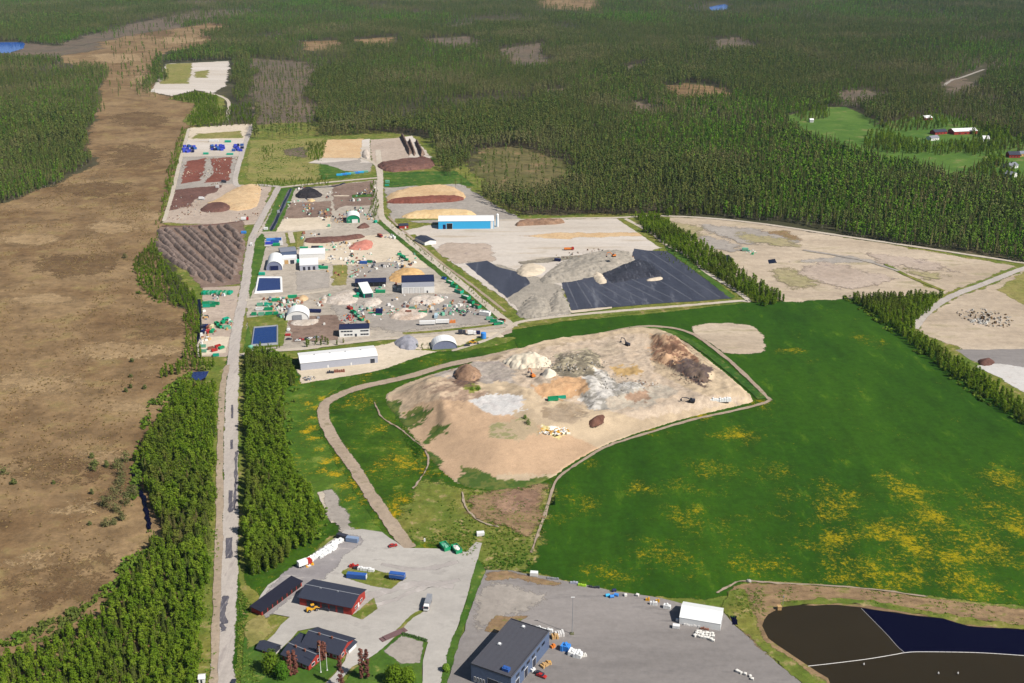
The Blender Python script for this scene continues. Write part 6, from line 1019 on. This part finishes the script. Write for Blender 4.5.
fill([(955, 146), (985, 143), (982, 158), (955, 153)], 8, (7, 11), .1, 'farm'); fill([(985, 128), (1012, 132), (1012, 146), (988, 142)], 8, (10, 15), .2, 'farm'); fill([(795, 112), (828, 104), (830, 119), (800, 122)], 9, (10, 15), .7, 'farm'); fill([(655, 212), (720, 208), (722, 216), (660, 217)], 8, (7, 11), 0, 'liner')
kd = lambda x, y, h: h / math.hypot(x, y, H)
def seen(x, y): a, b = PX(x, y, 4); return -4 < a < 1028 and -4 < b < 690
WHERE = {'left': 'in the dense belt between bog and road', 'right': 'in the dense belt right of the long road', 'works': 'in the green strip left of the skip yard', 'liner': 'in the belt beside the black liner', 'field': 'in the wood along the far edge of the field', 'hedge': 'in the hedge along the yard road', 'office': 'in the shrubs near the office', 'west': 'on the edge of the far western plots', 'farm': 'in the grove by the far farm'}
chosen = {'b': set(), 'c': set()}
for sp in 'bc':
    c = sorted([k for k, t in enumerate(trees) if t[3] == sp and seen(t[0], t[1])], key=lambda k: -kd(*trees[k][:3])); chosen[sp] = set(c[:298])
rest = {}
for k, (x, y, h, sp, belt) in enumerate(trees):
    if k in chosen[sp]:
        v = random.randrange(NV); cm, tm = (PB if sp == 'b' else PC)[v]; nm = 'birch_tree' if sp == 'b' else 'spruce_tree'
        r = empty(nm, ('leafy bright green birch ' if sp == 'b' else 'dark pointed spruce ') + WHERE[belt], 'tree', x, y, random.uniform(0, 6.28), ('birches ' if sp == 'b' else 'spruces ') + WHERE[belt]); s = h / (12 if sp == 'b' else 13); wd = s * random.uniform(.9, 1.25); r.scale = (wd, wd, s)
        part('crown', cm, r); part('trunk', tm, r)
    else: rest.setdefault(belt, []).append((x, y, h, sp))
# ------------------------------------------------------------------ stuff: woods nobody could count, one object each, trees set out by geometry nodes
def scatter(name, label, pts, variants):
    """pts: rows of x, y, z, scale, turn, variant"""
    P = np.array(pts, float); me = bpy.data.meshes.new(name); me.vertices.add(len(P)); me.vertices.foreach_set('co', P[:, :3].ravel().astype(np.float32))
    for an, col, ty in (('size', 3, 'FLOAT'), ('turn', 4, 'FLOAT'), ('variant', 5, 'INT')):
        at = me.attributes.new(an, ty, 'POINT'); at.data.foreach_set('value', P[:, col].astype(np.int32 if ty == 'INT' else np.float32))
    c = bpy.data.collections.new(name + '_kinds')
    for k, m in enumerate(variants): c.objects.link(bpy.data.objects.new('%s_kind_%02d' % (name, k), m))
    o = bpy.data.objects.new(name, me); COL.objects.link(o); tag(o, label, 'forest', kind='stuff')
    g = bpy.data.node_groups.new(name, 'GeometryNodeTree'); g.interface.new_socket('Geometry', in_out='INPUT', socket_type='NodeSocketGeometry'); g.interface.new_socket('Geometry', in_out='OUTPUT', socket_type='NodeSocketGeometry')
    n = g.nodes; gi = n.new('NodeGroupInput'); go = n.new('NodeGroupOutput'); ci = n.new('GeometryNodeCollectionInfo'); ci.inputs['Collection'].default_value = c; ci.inputs['Separate Children'].default_value = True; ci.inputs['Reset Children'].default_value = True
    ip = n.new('GeometryNodeInstanceOnPoints'); ip.inputs['Pick Instance'].default_value = True
    def na(nm, ty): q = n.new('GeometryNodeInputNamedAttribute'); q.data_type = ty; q.inputs['Name'].default_value = nm; return [s for s in q.outputs if s.enabled and s.name == 'Attribute'][0]
    cx = n.new('ShaderNodeCombineXYZ'); lk = g.links.new; lk(na('turn', 'FLOAT'), cx.inputs[2]); lk(gi.outputs[0], ip.inputs['Points']); lk(ci.outputs[0], ip.inputs['Instance']); lk(na('variant', 'INT'), ip.inputs['Instance Index']); lk(cx.outputs[0], ip.inputs['Rotation']); lk(na('size', 'FLOAT'), ip.inputs['Scale']); lk(ip.outputs[0], go.inputs[0])
    md = o.modifiers.new('trees', 'NODES'); md.node_group = g; return o
def two(c, t, mc, mt):
    b = MB(); b.v = list(c.v); b.f = list(c.f); b.mi = [0] * len(c.f); n = len(b.v); b.v += t.v; b.f += [tuple(i + n for i in f) for f in t.f]; b.mi += [1] * len(t.f); return b.mesh('tree', [mc, mt])
def stem(h, r0): b = MB(); b.tube((0, 0, -.2), (0, 0, h * .6), r0, r0 * .6, 4, False); return b
VB = [two(dec_crown(k + 40, 10.5, 2.0, 220, .56, .1, 11, 1.0), stem(12, .18), L_birch, B_birch) for k in range(4)]; VC = [two(con_crown(k + 60, 12, 2., 11, 8, .1, .45), stem(12, .18), L_con, B_dark) for k in range(4)]
for belt, l in rest.items():
    scatter('wood', 'smaller trees ' + WHERE[belt], [(x, y, 0, h / (12 if sp == 'b' else 13), random.uniform(0, 6.28), random.randrange(4) + (0 if sp == 'b' else 4)) for x, y, h, sp in l], VB + VC)
VF = [two(pine_crown(k + 80, 17, 1.7, 52, .72), stem(17, .17), L_pine, B_dark) for k in range(3)] + [two(con_crown(k + 90, 18, 1.8, 9, 7, .15, .45), stem(18, .17), L_pine, B_dark) for k in range(3)] + [two(dec_crown(k + 95, 14, 2.0, 64, .85, clumps=7), stem(14, .15), L_dec, B_birch) for k in range(2)]
EXCL = [GP(c) for c in PURPLE + CLEAR] + [GP(q) for q in ([(785, 116), (828, 107), (846, 107), (880, 122), (868, 126), (940, 112), (985, 128), (1060, 150), (1060, 196), (1000, 190), (905, 171), (840, 151), (790, 134)], [(938, 86), (960, 76), (988, 66), (988, 80), (962, 92), (945, 100)], [(700, 5), (732, 2), (732, 12), (706, 13)], [(-60, 41), (26, 41), (26, 50), (12, 55), (-60, 56)], [(218, 60), (232, 60), (236, 126), (222, 126)])]
def forest(name, label, poly, thin=1.):
    p = GP(poly); out = []
    for (ya, yb, sp, sc) in ((500, 1500, 4.5, 1.), (1500, 2400, 5., 1.), (2400, 3600, 6.3, 1.05), (3600, 5000, 9, 1.15), (5000, 7600, 12, 1.3)):
        P = np.array(p); x0, x1 = P[:, 0].min(), P[:, 0].max(); lim = yb * .62 + 60; x0 = max(x0, -lim); x1 = min(x1, lim); y0 = max(ya, P[:, 1].min()); y1 = min(yb, P[:, 1].max())
        if y1 <= y0 or x1 <= x0: continue
        sp = sp / math.sqrt(thin); X, Y = np.meshgrid(np.arange(x0, x1, sp), np.arange(y0, y1, sp)); X = (X + rng.uniform(-.45, .45, X.shape) * sp).ravel(); Y = (Y + rng.uniform(-.45, .45, Y.shape) * sp).ravel()
        wx = fbm(X * .01, Y * .01, 4) * (35 + .022 * Y); m = inpoly(X + wx * .6, Y + wx * .5, p)
        for q_, e in enumerate(EXCL if thin == 1 else EXCL[-5:]): m &= ~(inpoly(X + wx, Y + wx * .8, e) & (rng.random(X.shape) > (0 if thin < 1 else .25 if q_ < 4 else .05 if 6 < q_ < len(CLEAR) + 4 else 0)))
        X, Y = X[m], Y[m]; dens = fbm(X * .006 + 7, Y * .0035, 4); sd = fbm(X * .0025, Y * .0016 + 30, 5); k = rng.random(X.shape) < (1.0 + np.where(Y > 1700, 4., 1.2) * np.minimum(dens + .05, 0)); X, Y, sd = X[k], Y[k], sd[k]
        hh = sc * (.6 + .65 * rng.random(X.shape)) * (1 + .9 * fbm(X * .004 + 3, Y * .003, 3)); u = rng.random(X.shape) + sd * 2.4 - .04
        v = np.where(u < .55, rng.integers(0, 3, X.shape), np.where(u < .84, rng.integers(3, 6, X.shape), rng.integers(6, 8, X.shape)))
        out.append(np.stack([X, Y, np.zeros_like(X), hh, rng.random(X.shape) * 6.28, v], 1))
    out = np.concatenate(out); scatter(name, label, out, VF); return len(out)
nt_ = forest('forest', 'endless dark pine forest reaching from the works to the top of the view', [(-2600, -48), (3600, -48), (3600, 330), (1110, 273), (1024, 262), (960, 252), (918, 245), (880, 239), (843, 233), (768, 222), (712, 216), (655, 214), (640, 217), (567, 216), (512, 218), (500, 214), (474, 190), (445, 162), (420, 137), (400, 134), (330, 137), (256, 139), (254, 110), (236, 98), (230, 60), (166, 62), (215, 45), (206, 36), (230, 30), (212, 24), (185, 28), (150, 20), (120, 33), (88, 36), (60, 46), (-200, 41), (-2600, 41)])
nt_ += forest('forest', 'dark pine forest on the left side beyond the bog', [(-400, 56), (-400, 226), (-120, 226), (0, 205), (60, 182), (100, 163), (86, 148), (92, 128), (100, 100), (103, 72), (62, 62), (0, 60)])
nt_ += forest('forest', 'thin young wood on the far clearings', [(245, 58), (310, 62), (318, 100), (314, 140), (268, 142), (255, 112)], .12); nt_ += forest('forest', 'sparse trees on the olive clearing right of the peat plots', [(478, 150), (520, 146), (575, 165), (570, 188), (520, 194), (450, 190), (468, 172)], .07)
nt_ += forest('forest', 'thin wood beside the far left gravel pad', [(140, 97), (150, 72), (165, 55), (160, 85), (156, 98)], .6); nt_ += forest('forest', 'scattered small trees on the far bog', [(100, 30), (200, 22), (215, 45), (160, 60), (150, 90), (110, 100), (105, 60)], .03)
print('forest trees', nt_, 'belts', len(trees))
# ------------------------------------------------------------------ single trees
def single(name, label, px, py, h, crown, tr, group=None, cat='tree', wide=1.):
    x, y = G(px, py); r = empty(name, label, cat, x, y, random.uniform(0, 6), group); part('crown', crown, r); part('trunk', tr, r); r.scale = (wide, wide, 1); return r
def round_tree(label, px, py, h, rw, mat=None): return single('maple_tree', label, px, py, h, dec_crown(int(px), h, rw, 1500, .48, .1, 22, .8).mesh('crown', mat or L_birch), trunk(int(px), h, .22).mesh('trunk', B_dark))
round_tree('big round bright green tree on the lawn left of the red house', 272, 673, 9.5, 4.2); round_tree('smaller olive round tree right of the big round one', 283, 679, 7.5, 2.8, L_dec); round_tree('round green tree at the bottom edge of the small lawn', 394.5, 684, 8, 4, L_birch); round_tree('second round green tree right of the first at the lawn bottom', 407.5, 685, 7.5, 3.4); round_tree('dark little bush on the green strip by the pale yard', 446, 672, 3, 1.5, L_dec)
for k, (px, py, h, lb) in enumerate([(362, 680, 16.5, 'tall purple brown columnar tree, left of the pair on the lawn'), (367.5, 680, 15.5, 'purple brown columnar tree, right of the pair on the lawn'), (341.5, 689, 16, 'brown columnar tree at the bottom edge by the footpath'), (320.5, 662, 10.5, 'brown columnar tree before the upper house wing, left one'), (324.5, 661, 9.5, 'brown columnar tree before the upper house wing, right one'), (290.5, 677, 13, 'brown columnar tree before the lower house wing, left one'), (295.5, 676, 12.5, 'brown columnar tree before the lower house wing, right one')]):
    single('columnar_tree', lb, px, py, h, dec_crown(200 + k, h, 1.35, 520, .42, .06, 16, .7).mesh('crown', L_brown), trunk(200 + k, h, .16, 0).mesh('trunk', B_dark), 'purple brown columnar trees round the red house')
for k, (px, py, h, rw) in enumerate([(4, 474, 4, 4), (94, 470, 6, 2.6), (96, 466, 4, 1.8), (92, 458, 3, 1.4), (107, 467, 4, 1.6), (118, 468, 6, 3.4), (126, 462, 7, 3.6), (122, 476, 8, 3.6), (120, 492, 8, 4.2), (110, 508, 7, 4), (127, 505, 8, 3.6), (104, 506, 6, 3), (115, 500, 8, 4), (122, 484, 7, 4), (130, 496, 6, 3), (117, 512, 5, 3), (106, 526, 4, 3), (114, 524, 3, 2), (131, 388, 3, 1.2), (126, 392, 3, 1.4), (145, 389, 3, 1.4), (132, 362, 3, 1.3), (131, 377, 2, 1.4), (92, 494, 3, 1.2), (122, 520, 5, 2.2), (135, 496, 7, 2.6), (14, 484, 3, 2), (158, 235 + 24, 3, 1.6), (125, 258, 4, 3), (54, 484, 2, .9), (90, 525, 2, 1)]):
    single('willow_shrub', 'grey green willow bush standing on the brown bog', px, py, h, dec_crown(300 + k, h, rw, 260, .42, .05, 10, .8).mesh('crown', L_willow), trunk(300 + k, h, .1, 3).mesh('trunk', B_dark), 'willow bushes scattered on the bog', 'shrub')
for k, (px, py, h, rw) in enumerate([(528, 424, 3.2, 2.2), (525, 419, 2.4, 1.6), (472, 390, 2, 2), (478, 389.5, 1.8, 1.8)]):
    r = single('shrub', ['green bush on the landfill crest by the white waste', 'smaller green bush touching the crest bush', 'low green bush under the brown landfill mound', 'low bush right of the one under the brown mound'][k], px, py, h, dec_crown(400 + k, h, rw, 200, .3, .02, 9, .9).mesh('crown', L_dec), trunk(400 + k, h, .08, 3).mesh('trunk', B_dark), None, 'shrub'); x, y, z = GL(px, py); r.location = (x, y, z)
# ------------------------------------------------------------------ stuff: tussocks, tufts and litter that nobody could count
M_tuss = foliage('sedge_tussock', [A(140, 116, 80, 1.1), A(122, 102, 68, 1.1), A(162, 138, 100, 1.1)], [A(122, 112, 70, 1.1), A(140, 116, 78, 1.1)], .1, .02); M_tuft = foliage('grass_tuft', [A(70, 104, 34, 1.1), A(100, 122, 46, 1.1), A(124, 128, 60, 1.1)], [A(60, 96, 30, 1.1)], .2, .02)
M_scrub = foliage('scrub_leaves', [A(84, 108, 36, 1.1), A(104, 124, 44, 1.1), A(70, 96, 34, 1.1)], [A(98, 106, 52, 1.1), A(86, 98, 46, 1.1)], .25, .02)
def tuft(seed, mat):
    r = random.Random(seed); b = MB()
    for k in range(14): leafquad(b, Vector((r.gauss(0, .35), r.gauss(0, .35), r.uniform(.1, .7))), r.uniform(.25, .5), r)
    return b.mesh('tuft', mat)
def cover(name, label, polys, n, mat, size, avoid=(), clump=.02):
    out = []; vs = [tuft(k, mat) for k in range(4)]
    for poly in polys:
        p = GP(poly); P = np.array(p); x0, y0 = P.min(0); x1, y1 = P.max(0); X = rng.uniform(x0, x1, n * 3); Y = rng.uniform(y0, y1, n * 3); k = inpoly(X, Y, p) & (fbm(X * clump, Y * clump * .6, 4) + rng.uniform(-.12, .12, X.shape) > .02)
        for q in avoid: k &= ~inpoly(X, Y, GP(q))
        X = X[k][:n]; Y = Y[k][:n]; out += [(x, y, .1, random.uniform(*size), random.uniform(0, 6), random.randrange(4)) for x, y in zip(X, Y)]
    o = scatter(name, label, out, vs); o['category'] = 'ground cover'
cover('sedge', 'low dry sedge tussocks all over the brown bog', [[(-60, 690), (-60, 220), (0, 207), (100, 165), (150, 200), (150, 300), (180, 380), (130, 450), (130, 520), (40, 640)]], 12000, M_tuss, (.4, 1.0), clump=.05)
cover('scrub', 'low leafy scrub along the edges of the tree belts', [[(128, 560), (150, 530), (160, 540), (120, 600), (60, 640), (0, 650), (0, 640), (90, 605)], [(150, 400), (190, 372), (195, 385), (165, 415), (145, 450), (140, 500), (132, 500), (134, 450)], [(205, 400), (213, 395), (214, 500), (206, 600), (200, 690), (190, 690), (200, 560)], [(286, 400), (300, 384), (292, 410), (292, 440), (306, 480), (330, 516), (322, 545), (284, 575), (300, 560), (318, 530), (290, 480)], [(130, 262), (160, 236), (165, 262), (190, 300), (186, 345), (182, 310), (140, 298)], [(840, 297), (860, 296), (890, 322), (940, 362), (1030, 424), (1020, 428), (930, 366), (880, 325)]], 460, M_scrub, (1.1, 2.9), clump=.08)
cover('grass', 'rough grass tufts on the verges and banks', [[(205, 690), (206, 400), (214, 390), (222, 390), (219, 520), (214, 690)], [(236, 690), (240, 590), (258, 612), (246, 650), (262, 690)], [(425, 485), (470, 492), (552, 488), (540, 545), (530, 566), (490, 570), (440, 548), (400, 530)], [(724, 612), (735, 590), (765, 590), (764, 640), (828, 684), (815, 690), (768, 655)], [(770, 588), (850, 590), (960, 604), (1050, 614), (1050, 630), (960, 620), (860, 604), (780, 604)], [(384, 404), (404, 404), (430, 410), (420, 470), (400, 430)], [(662, 218), (700, 250), (770, 300), (745, 302), (690, 260), (650, 234)], [(250, 142), (325, 139), (320, 178), (258, 181)]], 1700, M_tuft, (.4, 1.1), clump=.06)
def litter(name, label, polys, n, mats, size=(.4, 1.3)):
    b = MB()
    for poly in polys:
        p = GP(poly); P = np.array(p); x0, y0 = P.min(0); x1, y1 = P.max(0); X = rng.uniform(x0, x1, n * 4); Y = rng.uniform(y0, y1, n * 4); k = inpoly(X, Y, p) & (fbm(X * .04, Y * .03, 4) + rng.uniform(-.1, .1, X.shape) > .06)
        for x, y in zip(X[k][:n], Y[k][:n]):
            s = random.uniform(*size); b.cur = random.randrange(len(mats)); b.at(x, y, 0, random.uniform(0, 3)); b.box(-s, s, -s * random.uniform(.3, 1), s * random.uniform(.3, 1), 0, s * random.uniform(.5, 1.6) + .5, s * .25, s * .2)
    b.at(); tag(b.build(name, mats), label, 'litter', None, 'stuff')
litter('scrap_litter', 'scattered small scrap and stones over the works yards', [[(300, 232), (395, 234), (425, 262), (350, 284), (305, 264)], [(318, 290), (400, 284), (470, 300), (490, 322), (380, 330), (330, 318)], [(256, 300), (330, 296), (345, 325), (290, 326)], [(262, 222), (284, 200), (376, 184), (376, 220)], [(203, 296), (236, 290), (228, 352), (200, 352)]], 260, [P_bag, P_dark, P_rust, P_mint, P_wood, P_grey, P_offwhite], (.4, 1.7))
litter('stone_litter', 'stones and clods strewn on the gravel and tipping grounds', [[(520, 265), (545, 258), (600, 248), (640, 246), (640, 270), (590, 275), (530, 285)], [(164, 222), (176, 190), (262, 188), (258, 222)], [(186, 158), (238, 157), (232, 184), (174, 190)]], 150, [M_concrete, M_clay, M_beige, M_brown], (.3, .9))
# ------------------------------------------------------------------ everything stands on the topmost sheet under it
for o in list(COL.objects):
    if o.parent is None and o.get('category') and not o.get('kind') and o.name.split('.')[0] not in ('tarpaulin',) and abs(o.location.z) < .06: o.location.z += topz(o.location.x, o.location.y)
# ------------------------------------------------------------------ air, light, camera
def haze(density):
    mb = MB().box(-22500, 22500, -1600, 32500, -1.2, H + 12); m = bpy.data.materials.new('haze_air'); m.use_nodes = True; nt = m.node_tree; nt.nodes.clear()
    out = nt.nodes.new('ShaderNodeOutputMaterial'); v = nt.nodes.new('ShaderNodeVolumePrincipled'); v.inputs['Color'].default_value = (.5, .76, 1, 1); v.inputs['Density'].default_value = density; v.inputs['Anisotropy'].default_value = 0.0
    nt.links.new(v.outputs[0], out.inputs['Volume']); o = mb.build('haze', m); tag(o, kind='stuff'); return o
haze(HAZE_D)
EL, AZ = math.radians(46), math.radians(-32)      # sun behind the viewer's right shoulder: shadows run away to the left
W = bpy.data.worlds.new('World'); S.world = W; W.use_nodes = True; nt = W.node_tree; bg = nt.nodes['Background']
sky = nt.nodes.new('ShaderNodeTexSky'); sky.sky_type = 'NISHITA'; sky.sun_disc = False; sky.sun_elevation = EL; sky.sun_rotation = math.pi / 2 - AZ; sky.altitude = 300
nt.links.new(sky.outputs[0], bg.inputs[0]); bg.inputs[1].default_value = .055
sl = bpy.data.lights.new('sun', 'SUN'); sl.energy = 5.0; sl.angle = math.radians(.53); sl.color = (1, .955, .88)
so = bpy.data.objects.new('sun', sl); COL.objects.link(so); d = Vector((math.cos(EL) * math.cos(AZ), math.cos(EL) * math.sin(AZ), math.sin(EL)))
so.rotation_euler = d.to_track_quat('Z', 'Y').to_euler(); so.location = (300, 300, 400)
cam = bpy.data.cameras.new('camera'); cam.sensor_width = 36; cam.lens = F / 1024 * 36; cam.clip_start = 1; cam.clip_end = 60000
co = bpy.data.objects.new('camera', cam); COL.objects.link(co); co.location = (0, 0, H); co.rotation_euler = (math.pi / 2 - PITCH, 0, 0); S.camera = co
S.view_settings.view_transform = 'Standard'; S.view_settings.look = 'None'; S.view_settings.exposure = EXPO; S.view_settings.gamma = 1
S.cycles.use_denoising = True; S.cycles.max_bounces = 4; S.cycles.volume_bounces = 0; S.cycles.diffuse_bounces = 2; S.cycles.glossy_bounces = 2
